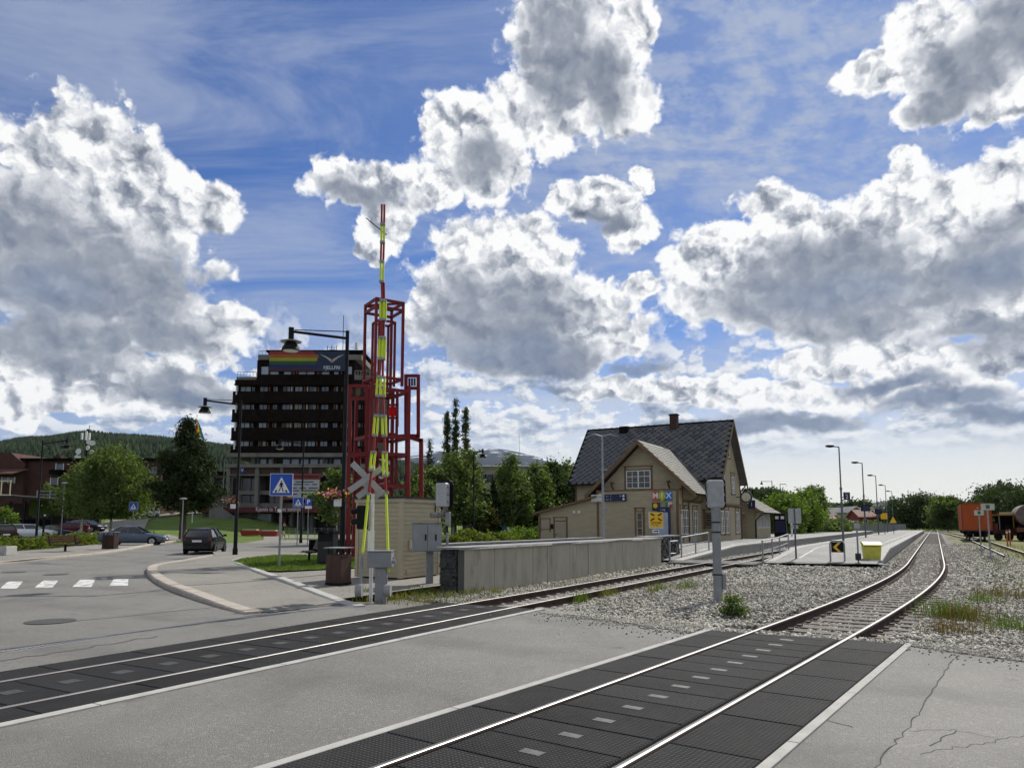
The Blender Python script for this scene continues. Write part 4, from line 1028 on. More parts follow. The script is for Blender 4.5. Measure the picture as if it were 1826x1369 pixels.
BIRCHBARK = mat('birch_bark', (0.50, 0.48, 0.44), (0.40, 0.385, 0.35), 5, rough=.85, dirt=(0.05, 0.045, 0.04), dscale=3.0, dth=(.56, .64), stretch=(1, 1, 2.2))
def leaf_quads(P, size, up=0.35, asp=0.55):
    n = len(P); nrm = rng.normal(size=(n, 3)); nrm[:, 2] = np.abs(nrm[:, 2]) * (0.6 + up); nrm /= np.linalg.norm(nrm, axis=1)[:, None]
    a = np.cross(nrm, rng.normal(size=(n, 3))); a /= np.linalg.norm(a, axis=1)[:, None] + 1e-9
    b = np.cross(nrm, a); s = size * rng.uniform(.55, 1.35, n)[:, None]
    V = np.stack([P - a * s, P - b * s * asp, P + a * s, P + b * s * asp], 1).reshape(-1, 3)
    return V, np.arange(4 * n).reshape(-1, 4)
def crown_points(n, nclus, H0, H1, prof, rad, csig, droop=0.0, lean=(0, 0), hollow=.35):
    """points in clumps; prof(t) relative radius at height fraction t"""
    C = []; lob = (rng.uniform(.12, .26), rng.uniform(.08, .2), rng.uniform(0, 6), rng.uniform(0, 6))
    while len(C) < nclus:
        t = rng.uniform(0, 1); pr = prof(t)
        if rng.uniform() > pr * 1.05 + .05: continue
        r = rad * pr * math.sqrt(rng.uniform(hollow ** 2, 1)); a = rng.uniform(0, 2 * math.pi)
        r *= 1 + lob[0] * math.sin(2 * a + lob[2] + 3 * t) + lob[1] * math.sin(3 * a + lob[3] - 7 * t)
        C.append((r * math.cos(a) + lean[0] * t, r * math.sin(a) + lean[1] * t, H0 + (H1 - H0) * t))
    C = np.array(C); w = rng.uniform(.4, 1.6, nclus); w /= w.sum()
    idx = rng.choice(nclus, n, p=w); sg = csig * rng.uniform(.6, 1.3, nclus)
    P = C[idx] + rng.normal(size=(n, 3)) * sg[idx][:, None] * np.array([1, 1, .75])
    if droop: P[:, 2] -= np.abs(rng.normal(size=n)) * droop
    lowz = H0 * .8; P[:, 2] = np.where(P[:, 2] < lowz, lowz + (lowz - P[:, 2]) * .5, P[:, 2])
    return P, C
def tree(name, label, loc, H, rad, kind='birch', n=7000, size=.16, leafm=None, bark=None, group=None, H0=.22, trunk_r=None, nclus=90, csig=None, droop=None, lean=(0, 0), cat='tree', prof=None, stems=1):
    root = thing(name, label, cat, loc, random.uniform(0, 6.28), group)
    profs = {'birch': lambda t: max(.05, math.sin(math.pi * min(1, (t * .93 + .07)) ** .75) ** .8),
             'round': lambda t: max(.05, math.sin(math.pi * (t * .9 + .06)) ** .6),
             'poplar': lambda t: (.6 + .4 * math.sin(math.pi * min(1, t * .95 + .1))) * min(1, (1.02 - t) * 6),
             'shrub': lambda t: 1 - .35 * t}
    pf = prof or profs[kind]
    P, C = crown_points(n, nclus, H * H0, H * .97, pf, rad, csig or rad * .17, droop if droop is not None else (.35 if kind == 'birch' else 0), lean)
    tr = trunk_r or H * .014; b = MB()
    for s in range(stems):
        ox, oy = (rng.uniform(-.25, .25) * (stems > 1), rng.uniform(-.25, .25) * (stems > 1))
        pts = [(ox, oy, -.15)] + [(ox * (1 + 2 * k) + lean[0] * k + rng.uniform(-.03, .03) * H * .3, oy * (1 + 2 * k) + lean[1] * k + rng.uniform(-.03, .03) * H * .3, H * k * .94) for k in (.2, .4, .6, .8, 1)]
        b.path(pts, [tr * 1.25, tr, tr * .8, tr * .55, tr * .3, tr * .06], 8)
    for c in C[rng.choice(len(C), min(len(C), 26), replace=False)]:
        zb = max(H * H0 * .8, c[2] - rad * .55 - .1 * H); f = zb / H
        b.path([(lean[0] * f, lean[1] * f, zb), (c[0] * .5 + lean[0] * f * .5, c[1] * .5, (zb + c[2]) / 2 + .05 * H), tuple(c)], [tr * .32, tr * .2, tr * .05], 5)
    b.build('trunk', bark or BIRCHBARK, root, smooth=True)
    V, F = leaf_quads(P, size); raw_mesh('crown', V, F, leafm or LEAF, root)
    return root
def conifer(name, label, loc, H, rad, n=9000, size=.14, leafm=None, group=None, H0=.2, pine=False, trunk_r=None, taper=1.0):
    root = thing(name, label, 'tree', loc, random.uniform(0, 6.28), group)
    tr = trunk_r or H * .018; b = MB(); b.path([(0, 0, -.2), (.0, 0, H * .3), (.02 * H, .01 * H, H * .7), (0, 0, H)], [tr * 1.2, tr, tr * .55, tr * .08], 8)
    pts = []; nb = int(H * (10 if pine else 12))
    for k in range(nb):
        t = H0 + (1 - H0) * ((k + rng.uniform(0, 1)) / nb); a = rng.uniform(0, 6.283)
        if pine: L = rad * (max(.04, ((1 - t) / .66) ** .92) if t > .34 else .75 + .25 * (t - H0) / max(.01, .34 - H0)) * rng.uniform(.55, 1.1)
        else: L = rad * ((1 - t) / (1 - H0)) ** taper * rng.uniform(.75, 1.1) + .05
        z0 = H * t; dz = (L * rng.uniform(.10, .38) if pine else -L * rng.uniform(.12, .38))
        e = np.array([L * math.cos(a), L * math.sin(a), z0 + dz])
        if k % 2 == 0: b.path([(0, 0, z0), (e[0] * .5, e[1] * .5, z0 + dz * .35), tuple(e)], [tr * .25 * (1 - t) + .015, tr * .15 * (1 - t) + .01, .006], 4)
        m = max(8, int(n / nb * (L / (rad * .55) + .2))); s = rng.beta(2.2 if pine else 1.3, 1.1, m)
        p = np.stack([e[0] * s, e[1] * s, z0 + dz * s ** 1.3], 1) + rng.normal(size=(m, 3)) * (rad * .085 if pine else rad * .06) * np.array([1, 1, .8])
        pts.append(p)
    P = np.concatenate(pts); b.build('trunk', BARK, root, smooth=True)
    V, F = leaf_quads(P, size, .1, .32); raw_mesh('crown', V, F, leafm or NEEDLE, root)
    return root
def gz(x, y): return hgt(x, y) - .02
def place(px, Y): x = (px - 913) / FPX * (Y / 1.02); x = at(px, 935, Y).x; return (x, Y, gz(x, Y))
def ztop(py, Y): return at(913, py, Y).z

# birches, the big pine and the small trees around the square
c = place(196, 75); tree('birch_tree', 'large leafy birch with pale trunk beside the car park', c, ztop(788, 75) - c[2], 3.9, n=24000, nclus=210, size=.145, trunk_r=.14, H0=.27, csig=.58, droop=.5)
c = place(145, 82); tree('birch_tree', 'smaller birch left of the large birch by the parked cars', c, ztop(818, 82) - c[2], 2.6, n=10000, nclus=90, size=.15, H0=.32)
c = place(326, 72); conifer('pine_tree', 'tall dark pine with broad crown on the sloping lawn', c, ztop(750, 72) - c[2], 3.9, n=24000, size=.19, pine=True, H0=.25, leafm=NEEDLE_P, trunk_r=.30)
c = place(600, 58); tree('birch_tree', 'young birch with white trunk in front of the tower block entrance', c, ztop(826, 58) - c[2], 1.75, n=5200, nclus=60, size=.15, H0=.30, trunk_r=.075)
for px, Y, ty, rd, st in ((757, 66, 852, 1.7, 1), (775, 74, 818, 2.3, 2), (806, 76, 800, 2.5, 2), (836, 78, 800, 2.1, 1), (745, 80, 832, 1.8, 1)):
    lab = {757: 'low birch just right of the red steel tower', 775: 'birch with twin stems right of the red tower', 806: 'tall birch in front of the poplars', 836: 'tall birch beside the thin lamp post', 745: 'birch partly behind the red steel tower'}[px]
    c = place(px, Y); tree('birch_tree', lab, c, ztop(ty, Y) - c[2], rd, n=7500, nclus=95, size=.17, H0=.2, stems=st, group='birches on the square')
for px, ty, rd in ((796, 733, .50), (811, 719, .54), (829, 728, .60)):
    c = place(px, 118); ty -= 14; tree('poplar_tree', {796: 'leftmost of three slender dark poplars above the birches', 811: 'tallest middle poplar of three above the birches', 829: 'rightmost slender dark poplar of three'}[px], c, ztop(ty, 118) - c[2], rd, kind='poplar', n=9000, nclus=240, size=.13, leafm=LEAF_D, bark=BARK, H0=.12, csig=.20, droop=0, group='columnar poplars')
for px, Y, ty, rd in ((912, 84, 806, 2.4), (957, 88, 822, 2.6), (985, 92, 817, 2.7), (1012, 96, 815, 2.8), (1035, 92, 826, 2.6), (935, 94, 838, 2.2)):
    c = place(px, Y); tree('birch_tree', {912: 'tall narrow birch in front of the concrete office', 957: 'birch between the office and the station', 985: 'full birch left of the station roof', 1012: 'tall birch rising left of the station eave', 1035: 'birch touching the station roof edge', 935: 'small birch right of the tall narrow one'}[px], c, ztop(ty, Y) - c[2], rd, n=8000, nclus=100, size=.19, H0=.16, group='birches left of the station', leafm=LEAF if px != 985 else LEAF_D)
for px, Y, ty, rd in ((880, 80, 856, 1.7), (765, 100, 782, 2.6)):
    c = place(px, Y); conifer('spruce_tree', {880: 'small dark spruce below the office windows', 765: 'dark spruce top rising behind the birches'}[px], c, ztop(ty, Y) - c[2], rd, n=5000, size=.16, H0=.06)
c = place(862, 78); tree('shrub', 'rusty brown shrub beside the small spruce', c, 3.6, 1.5, kind='round', n=2500, nclus=30, size=.16, leafm=LEAF_R, bark=BARK, H0=.15, cat='shrub')
# right-hand side
for px, Y, ty, rd, lm, lab in ((1400, 105, 880, 3.6, LEAF_B, 'bright green leafy tree beside the low station wing'), (1428, 112, 876, 3.2, LEAF_B, 'light green tree at the right of the station'), (1372, 112, 870, 2.6, LEAF_D, 'dark tree behind the low station wing'), (1448, 160, 868, 3.6, LEAF, 'airy tree behind the hedge right of the station'),
                               (1632, 210, 881, 7.2, LEAF_D, 'round dark tree at the end of the platform'), (1660, 260, 910, 6.0, LEAF, 'low bush beside the far track'), (1690, 190, 884, 4.2, LEAF, 'green tree left of the orange container'), (1708, 205, 890, 3.2, LEAF_D, 'dark tree just behind the orange container'),
                               (1776, 150, 868, 4.8, LEAF_D, 'dark tree right of the orange container'), (1806, 140, 862, 5.4, LEAF_D, 'broad dark tree at the right edge'), (1845, 130, 870, 5.0, LEAF_D, 'dark tree cut by the right edge'), (1745, 175, 884, 3.5, LEAF_D, 'low dark tree behind the container roof'),
                               (1530, 260, 893, 5.5, LEAF_D, 'dark rounded tree among the far houses'), (1600, 300, 900, 5.5, LEAF_D, 'dark tree left of the round platform-end tree')):
    c = place(px, Y); c = (c[0], c[1], -.15); tree('tree', lab, c, ztop(ty, Y) + .15, rd, kind='round', n=9000, nclus=95, size=.0016 * Y + .02, leafm=lm, bark=BARK, H0=.10, droop=.2, trunk_r=.12)
for px, Y, ty in ((1788, 150, 855), (1822, 145, 866)):
    c = place(px, Y); conifer('spruce_tree', {1788: 'pointed dark spruce above the right-hand trees', 1822: 'dark spruce at the right picture edge'}[px], (c[0], c[1], -.15), ztop(ty, Y), 2.6, n=4500, size=.3, H0=.08)
for i, px in enumerate((1324, 1331, 1339, 1345, 1352, 1358)):
    Y = 175 + 4 * i; c = place(px, Y); conifer('spruce_tree', ['leftmost', 'second', 'third', 'fourth', 'fifth', 'sixth'][i] + ' spruce from the house in the dark row behind the station wing', (c[0], c[1], 0), ztop((876, 872, 878, 873, 880, 876)[i], Y), 2.0, n=2200, size=.36, H0=.06, group='spruces behind the station')
# hedges and beds
def hedge(name, label, pts, w, h, n, size, leafm, cat='hedge', z=None):
    root = thing(name, label, cat, (pts[0][0], pts[0][1], 0)); o = Vector((pts[0][0], pts[0][1]))
    pp = [Vector(p[:2]) - o for p in pts]; L = [(b - a).length for a, b in zip(pp, pp[1:])]; T = sum(L); P = []
    ph = rng.uniform(0, 6, 4)
    seg = rng.choice(len(L), n, p=np.array(L) / T); t = rng.uniform(0, 1, n)
    A = np.array([tuple(p) for p in pp]); d = A[1:] - A[:-1]; base = A[seg] + d[seg] * t[:, None]
    nn = np.stack([-d[:, 1], d[:, 0]], 1) / np.array(L)[:, None]
    s = np.concatenate([[0], np.cumsum(L)])[seg] + t * np.array(L)[seg]
    hh = h * (.72 + .18 * np.sin(s * 1.9 + ph[0]) + .12 * np.sin(s * 4.3 + ph[1]) + .10 * np.sin(s * .7 + ph[2]))
    a = rng.uniform(0, math.pi, n); r = rng.uniform(.55, 1.05, n)
    off = np.cos(a) * r * w / 2; zz = np.sin(a) ** .6 * r * hh
    P = np.stack([base[:, 0] + nn[seg][:, 0] * off, base[:, 1] + nn[seg][:, 1] * off, zz], 1)
    P += rng.normal(size=P.shape) * .05 * h
    zg = np.array([ (hgt(o.x + p[0], o.y + p[1]) if z is None else z) for p in P[::max(1, n // 40)]]).mean()
    P[:, 2] = np.maximum(P[:, 2], .02) + zg
    V, F = leaf_quads(P, size); raw_mesh('foliage', V, F, leafm, root)
    b = MB()
    for k in range(int(T / .8) + 1):
        s_ = min(T - .01, k * .8); j = int(np.searchsorted(np.cumsum(L), s_)); q = pp[j] + (pp[j + 1] - pp[j]) * ((s_ - (np.cumsum(L)[j] - L[j])) / L[j])
        b.path([(q.x, q.y, zg - .1), (q.x + .05, q.y, zg + h * .45), (q.x + rng.uniform(-.2, .2), q.y, zg + h * .7)], [.025, .018, .006], 5)
    b.build('stems', BARK, root); return root
hedge('hedge', 'low golden green hedge left of the bench across the road', [gp(-60, 990), gp(0, 984), gp(60, 981), gp(102, 978)], 2.3, 1.0, 6500, .11, LEAF_Y)
hedge('hedge', 'low golden green hedge between the bench and the brown bin', [gp(128, 977), gp(160, 974), gp(184, 972)], 2.0, 1.0, 4200, .11, LEAF_Y)
hedge('hedge', 'golden green hedge end right of the brown bin', [gp(207, 972), gp(230, 969), gp(258, 966)], 2.2, 1.0, 4200, .11, LEAF_Y)
hedge('shrub', 'dark green conifer shrub at the left picture edge', [gp(-14, 974), gp(2, 973)], 2.0, 2.3, 2200, .13, LEAF_D, 'shrub')
hedge('shrub', 'small bright shrub behind the white planter block', [gp(-12, 990), gp(6, 989)], 1.0, .9, 1200, .09, LEAF_B, 'shrub')
hedge('shrub_bed', 'bright green shrub bed behind the slate wall', [at(800, 960, 52).xy, at(850, 960, 54).xy, at(900, 958, 57).xy], 3.0, 1.15, 6000, .12, LEAF_Y, 'shrub bed')
hedge('shrub_bed', 'bright green shrubs beside the station lean-to', [at(900, 958, 58).xy, at(950, 957, 62).xy, at(1010, 956, 66).xy], 3.0, 1.5, 5500, .13, LEAF_B, 'shrub bed')
hedge('hedge', 'clipped dark green hedge along the far platform', [at(1440, 945, 120).xy, at(1478, 945, 126).xy, at(1506, 945, 134).xy], 3.0, 2.7, 6500, .24, LEAF, z=.2)
hedge('hedge', 'bright clipped hedge on the terrace at the left edge', [at(-10, 900, 86).xy, at(30, 900, 88).xy], 2.0, 3.2, 3500, .18, LEAF_B, z=.3)
hedge('shrub', 'green shrub below the brick building window', [at(82, 870, 118).xy, at(104, 870, 118).xy], 2.0, 2.2, 1600, .2, LEAF, 'shrub', z=5.9)
hedge('undergrowth', 'green undergrowth along the line beyond the platform', [at(1515, 945, 190).xy, at(1590, 943, 215).xy, at(1640, 942, 260).xy], 5.0, 3.0, 4200, .4, LEAF, 'undergrowth', z=-.2)
hedge('undergrowth', 'light green undergrowth behind the orange container', [at(1660, 942, 240).xy, at(1720, 942, 220).xy, at(1826, 942, 190).xy], 5.0, 2.4, 4200, .4, LEAF_B, 'undergrowth', z=-.2)
# the woods on the hills: too many and too far to count
def far_wood(name, label, pts, D, base_D, n, hmin, hmax, tmin=.05):
    pts = smooth_path([(a, b, 0) for a, b in pts], 8); VV = []; FF = []; k = 0
    px = np.array([p.x for p in pts]); py = np.array([p.y for p in pts])
    for i in range(n):
        t = 1 - (1 - tmin) * (rng.uniform() ** 1.6) if i > n * .25 else 1 - rng.uniform(0, .03)
        q = rng.uniform(px[0], px[-1]); top = at(q, float(np.interp(q, px, py)), D); Y = base_D + (D - base_D) * t
        x = top.x * (Y / D); z = top.z * t ** .85 - 1.5; h = rng.uniform(hmin, hmax); r = h * rng.uniform(.18, .34)
        m = 6; a0 = rng.uniform(0, 6)
        VV += [(x + r * math.cos(a0 + j * 1.047) * rng.uniform(.7, 1.2), Y + r * math.sin(a0 + j * 1.047), z + h * .12) for j in range(m)] + [(x, Y, z + h)]
        FF += [(k + j, k + (j + 1) % m, k + m) for j in range(m)]; k += m + 1
    o = raw_mesh(name, VV, FF, mat('far_spruce', (0.010, 0.020, 0.010), (0.030, 0.044, 0.016), 0.012, rough=1.0, island=.6, spec=.05))
    o['label'] = label; o['category'] = 'wood'; return stuff(o)
far_wood('hillside_wood', 'dark spruce wood covering the hill behind the town', H1, 1800, 500, 14000, 8, 15)
far_wood('hillside_wood', 'dark wood on the low rise behind the station', H2, 900, 420, 1800, 6, 12)
far_wood('hillside_wood', 'bluish far wood on the horizon at the right', H3, 3600, 900, 4500, 14, 24)
# ballast stones: uncountable
def stones(name, n, region, rmin, rmax, zf, m):
    base = np.array([(-1, -1, -1), (1, -1, -1), (1, 1, -1), (-1, 1, -1), (-1, -1, 1), (1, -1, 1), (1, 1, 1), (-1, 1, 1)], float) * np.array([1, .75, .6])
    fq = np.array([(0, 3, 2, 1), (4, 5, 6, 7), (0, 1, 5, 4), (1, 2, 6, 5), (2, 3, 7, 6), (3, 0, 4, 7)])
    P = []
    while len(P) < n:
        u, w = region()
        if u is not None: x, y = uw(u, w); P.append((x, y, zf(u, w)))
    P = np.array(P); s = rng.uniform(rmin, rmax, n) ** 1.0
    q = rng.normal(size=(n, 4)); q /= np.linalg.norm(q, axis=1)[:, None]; a, b, c, d = q.T
    Rm = np.stack([1 - 2 * (c * c + d * d), 2 * (b * c - a * d), 2 * (b * d + a * c), 2 * (b * c + a * d), 1 - 2 * (b * b + d * d), 2 * (c * d - a * b), 2 * (b * d - a * c), 2 * (c * d + a * b), 1 - 2 * (b * b + c * c)], 1).reshape(-1, 3, 3)
    J = base[None] * rng.uniform(.55, 1.15, (n, 8, 1)) * s[:, None, None]
    V = np.einsum('nij,nkj->nki', Rm, J) + P[:, None, :]
    F = (fq[None] + (np.arange(n) * 8)[:, None, None]).reshape(-1, 4)
    o = raw_mesh(name, V.reshape(-1, 3), F, m); return stuff(o)
def in_track(u, w, c0, c1): return c0 < w < c1
def reg_near():
    u = 13.0 + rng.uniform(0, 1) ** 1.25 * 13; w = rng.uniform(-12.5, 6)
    if w < -3.6 and u < 13.5 + max(0, (-3.6 - w)) * .30: return None, None
    if w > -.3 and u < 12.9 : return None, None
    if w > 2.0 and rng.uniform() > .25: return None, None
    wl = w2(u)
    if (wl - .06 < w < wl + .07) or (wl + 1.40 < w < wl + 1.54) or abs(w - W1L) < .08 or abs(w - W1R) < .08: return None, None
    return u, w
def zst(u, w):
    wl = w2(u)
    if u < 13.4: return -.01
    if wl - .5 < w < wl + 2.0 or -10 < w < -7.6: return -.195 + rng.uniform(-.02, .02)
    return -.15 + .13 * (1 - sst(13.3, 15.6, u)) + rng.uniform(-.03, .04) + .03 * math.sin(u * 1.3 + w) * math.sin(w * 1.7)
stones('ballast_stones', 68000, reg_near, .014, .042, zst, STONE)
def reg_far():
    u = 26 + rng.uniform(0, 1) ** 1.5 * 60; w = rng.uniform(-12.5, 4)
    if u > 37 and w < -7.2 and not (-11 < w): return None, None
    if u > 37.4 and -7.6 < w < -2.2: return None, None
    wl = w2(u)
    if (wl - .08 < w < wl + .09) or (wl + 1.38 < w < wl + 1.56) or abs(w - W1L) < .1 or abs(w - W1R) < .1: return None, None
    return u, w
stones('ballast_stones', 30000, reg_far, .03, .07, lambda u, w: (-.2 if w2(u) - .5 < w < w2(u) + 2.0 or -10 < w < -7.6 else -.15) + rng.uniform(-.03, .03), STONE)
def reg_grit():
    k = rng.uniform()
    if k < .6:
        w = rng.uniform(-8, -3.65); e = 14.6 + (w + 8) / 4.3 * -1.85; return e + (rng.uniform(-.1, .9) if rng.uniform() < .9 else -rng.exponential(.25)), w
    w = rng.uniform(-.5, 6); e = 13.0 - (w + .5) * .52 if w < 3 else 11.3 - (w - 3) * .25; return e + (rng.uniform(-.1, .8) if rng.uniform() < .9 else -rng.exponential(.25)), w
stones('loose_grit', 14000, reg_grit, .006, .020, lambda u, w: .008 if u < 13.9 else -.08, STONE)
# grass tufts and weeds
def blades(P, h, lean, w):
    n = len(P); a = rng.uniform(0, 6.283, n); hh = h * rng.uniform(.45, 1.25, n); l = lean * hh * rng.uniform(.2, 1.3, n)
    d = np.stack([np.cos(a), np.sin(a), np.zeros(n)], 1); s = np.stack([-np.sin(a), np.cos(a), np.zeros(n)], 1) * (w * rng.uniform(.6, 1.3, n))[:, None]
    mid = P + d * (l * .35)[:, None] + np.array([0, 0, 1]) * (hh * .55)[:, None]; tip = P + d * l[:, None] + np.array([0, 0, 1]) * hh[:, None]
    V = np.stack([P - s, P + s, mid + s * .75, mid - s * .75, tip], 1).reshape(-1, 3); o = np.arange(n) * 5
    F = np.concatenate([np.stack([o, o + 1, o + 2, o + 3], 1), np.stack([o + 3, o + 2, o + 4, o + 4], 1)])
    return V, F
def blade_mesh(name, P, h, lean, w, m, parent=None):
    n = len(P); V, F = blades(P, h, lean, w); Q = F[:n]; T = F[n:, :3]
    me = bpy.data.meshes.new(name); me.from_pydata(V.tolist(), [], Q.tolist() + T.tolist()); me.materials.append(m)
    return link(name, me, parent)
def tuft(label, c, n, r, h, m, name='weed_tuft', lean=.6, w=.006):
    P = np.stack([rng.normal(size=n) * r, rng.normal(size=n) * r, np.zeros(n)], 1)
    o = blade_mesh(name, P, h, lean, w, m); o.location = c
    return stuff(o) if r >= .22 else tag(o, label, 'weeds', 'weed tufts in the gravel')
for px, py, n, r, h, m, lab in ((1034, 1072, 90, .12, .34, BLADE, 'green weed tuft by the rail nearest the asphalt edge'), (1082, 1062, 90, .16, .30, DRYBLADE, 'yellowing weed tuft right of the green one by the rail'), (1162, 1055, 80, .14, .32, DRYBLADE, 'dry grass tuft in the gravel left of the signal'), (1178, 1052, 60, .10, .30, BLADE, 'green grass tuft next to the dry one left of the signal'), (1228, 1047, 70, .12, .30, BLADE, 'small green tuft between track and signal'),
                              (1207, 1050, 50, .12, .26, DRYBLADE, 'thin dry tuft between the two green ones'), (750, 1062, 110, .16, .30, BLADE, 'grass tuft at the foot of the relay cabinet'), (838, 1058, 80, .12, .28, BLADE, 'grass tuft below the end of the concrete wall'), (655, 1066, 240, .22, .30, BLADE, 'dark grass clump at the barrier foot'), (885, 1057, 60, .12, .2, DRYBLADE, 'low dry tuft along the concrete wall'),
                              (1360, 1000, 60, .12, .35, BLADE, 'tuft at the foot of the platform railing'), (1690, 1100, 320, .26, .42, BLADE, 'tall green weeds right of the curved rail'), (1725, 1105, 260, .30, .36, REDBLADE, 'reddish sorrel weeds right of the green ones'), (1795, 1065, 260, .4, .36, REDBLADE, 'red-brown weeds at the right edge'), (1752, 1072, 120, .2, .3, BLADE, 'round green tuft in the right-hand gravel'), (1808, 1120, 160, .22, .3, BLADE, 'light green weeds at the far right gravel edge'), (1706, 1128, 160, .25, .3, REDBLADE, 'thin red weeds nearest the right-hand asphalt')):
    c = gp(px, py, -.12); tuft(lab, (*c, -.13 if toUW(*c)[0] > 13.4 else .06), n, r, h, m)
c = gp(1308, 1098, -.1)
r = thing('weed_bush', 'bushy green weed growing in the ballast beside the signal', 'weeds', (*c, -.15))
P, C = crown_points(900, 28, .08, .42, lambda t: .55 + .5 * t if t < .7 else 1 - t * .5, .26, .07); V, F = leaf_quads(P, .035); raw_mesh('leaves', V, F, LEAF, r)
b = MB()
for q in C[:16]: b.path([(0, 0, 0), (q[0] * .6, q[1] * .6, q[2] * .6), tuple(q)], [.008, .006, .003], 5)
b.build('stems', mat('green_stem', (0.07, 0.09, 0.03), rough=.8), r)
# continuous thin growth: uncountable
P = []
while len(P) < 15000:
    u, w = 14 + rng.uniform() ** 1.3 * 70, 1.3 + rng.uniform() ** .8 * 24
    if rng.uniform() < .45 + .55 * (math.sin(u * .9 + w * .5) * math.sin(w * 1.1 - u * .3) > -.1): P.append((*uw(u, w), -.18))
o = stuff(blade_mesh('meadow_grass', np.array(P), .22, .7, .012, DRYBLADE))
P = [(*uw(15 + rng.uniform() ** 1.3 * 50, 1.4 + rng.uniform() ** .8 * 20), -.2) for _ in range(7000)]
stuff(blade_mesh('meadow_weeds', np.array(P), .22, .6, .012, BLADE))
P = [(*uw(16.5 + rng.uniform() * 14, -7.1 + rng.normal() * .5 - 0), -.15) for _ in range(420)] + [(*uw(15 + rng.uniform() * 18, -10.75 + rng.normal() * .25), -.15) for _ in range(500)] + [(*uw(14 + rng.uniform() * 4.5, -11.6 + rng.normal() * .6), -.05) for _ in range(900)]
stuff(blade_mesh('trackside_grass', np.array(P), .14, .8, .008, DRYBLADE))
P = []
pl2 = [Vector(p) for p in LP]
def inside(p, poly):
    s = False; j = len(poly) - 1
    for i in range(len(poly)):
        a, b = poly[i], poly[j]
        if (a.y > p[1]) != (b.y > p[1]) and p[0] < (b.x - a.x) * (p[1] - a.y) / (b.y - a.y) + a.x: s = not s
        j = i
    return s
bx0, bx1 = min(p.x for p in pl2), max(p.x for p in pl2); by0, by1 = min(p.y for p in pl2), max(p.y for p in pl2)
while len(P) < 16000:
    p = (rng.uniform(bx0, bx1), rng.uniform(by0, by1))
    if inside(p, pl2): P.append((*p, PZ + .03))
stuff(blade_mesh('lawn_grass', np.array(P), .09, .7, .012, BLADE, lawn))

# ---------------------------------------------------------------- station building (local x = along w, y = along u)
SID = mat('station_boards', (0.435, 0.372, 0.25), (0.375, 0.32, 0.215), 1.2, rough=.75, stretch=(1, 1, 4), dirt=(0.27, 0.225, 0.155), dscale=.8, dth=(.6, .85))
STRIM = mat('brown_station_trim', (0.17, 0.105, 0.052), (0.13, 0.08, 0.042), 3, rough=.65)
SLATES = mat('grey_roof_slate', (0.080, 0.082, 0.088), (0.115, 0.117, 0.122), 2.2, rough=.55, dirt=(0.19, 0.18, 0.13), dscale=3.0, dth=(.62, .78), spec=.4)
UNDER = mat('roof_underlay', (0.012, 0.012, 0.013), rough=.9, spec=.05)
st = thing('station_building', 'two-storey beige timber station with slate roof and brown trim', 'station', (*uw(60.6, -15.25), 0), RZT); st.scale = (.983, .972, .975)
def sl(u, w): return (w + 14.9, u - 60.6)            # to local x, y
def clap(root, p0, p1, z0, ztop_f, nrm, pitch=.18, m=SID, name='siding'):
    """clapboards between two plan points; ztop_f(s) gives the wall top along the wall"""
    p0, p1 = Vector(p0), Vector(p1); d = p1 - p0; L = d.length; d = d / L; n = Vector(nrm); b = MB(); z = z0
    def spans(z):
        ss = [s for s in np.linspace(0, L, 121) if ztop_f(s) >= z]
        return (min(ss), max(ss)) if ss else None
    while True:
        a = spans(z); c_ = spans(z + pitch)
        if a is None: break
        if c_ is None: c_ = ((a[0] + a[1]) / 2 - .01, (a[0] + a[1]) / 2 + .01)
        A0, A1, C0, C1 = p0 + d * a[0] + n * .06, p0 + d * a[1] + n * .06, p0 + d * c_[0] + n * .004, p0 + d * c_[1] + n * .004
        b.add([(*A0, z), (*A1, z), (*C1, z + pitch), (*C0, z + pitch), (*(p0 + d * a[0]), z), (*(p0 + d * a[1]), z)], [(0, 1, 2, 3), (4, 5, 1, 0)]); z += pitch
    return b.build(name, m, root)
ZB = .42
# main block core
(ax, ay), (bx_, by_) = sl(60.6, -27.5), sl(68.6, -14.9)
EAVE, RIDGE = 6.0, 10.7
core = MB(); core.prism([(ay + .03, ZB - .6), (by_ - .03, ZB - .6), (by_ - .03, EAVE - .12), ((ay + by_) / 2, RIDGE - .22), (ay + .03, EAVE - .12)], ax + .03, bx_ - .03, 'x')
core.build('wall_core', mat('station_core', (0.25, 0.215, 0.155), rough=.9), st)
clap(st, (ax, ay), (bx_, ay), ZB, lambda s: EAVE - .22, (0, -1))
clap(st, (bx_, ay), (bx_, by_), ZB, lambda s: EAVE - .2 + min(s, 8 - s) * 1.165, (1, 0))
clap(st, (ax, ay), (ax, by_), ZB, lambda s: EAVE - .2 + min(s, 8 - s) * 1.165, (-1, 0))
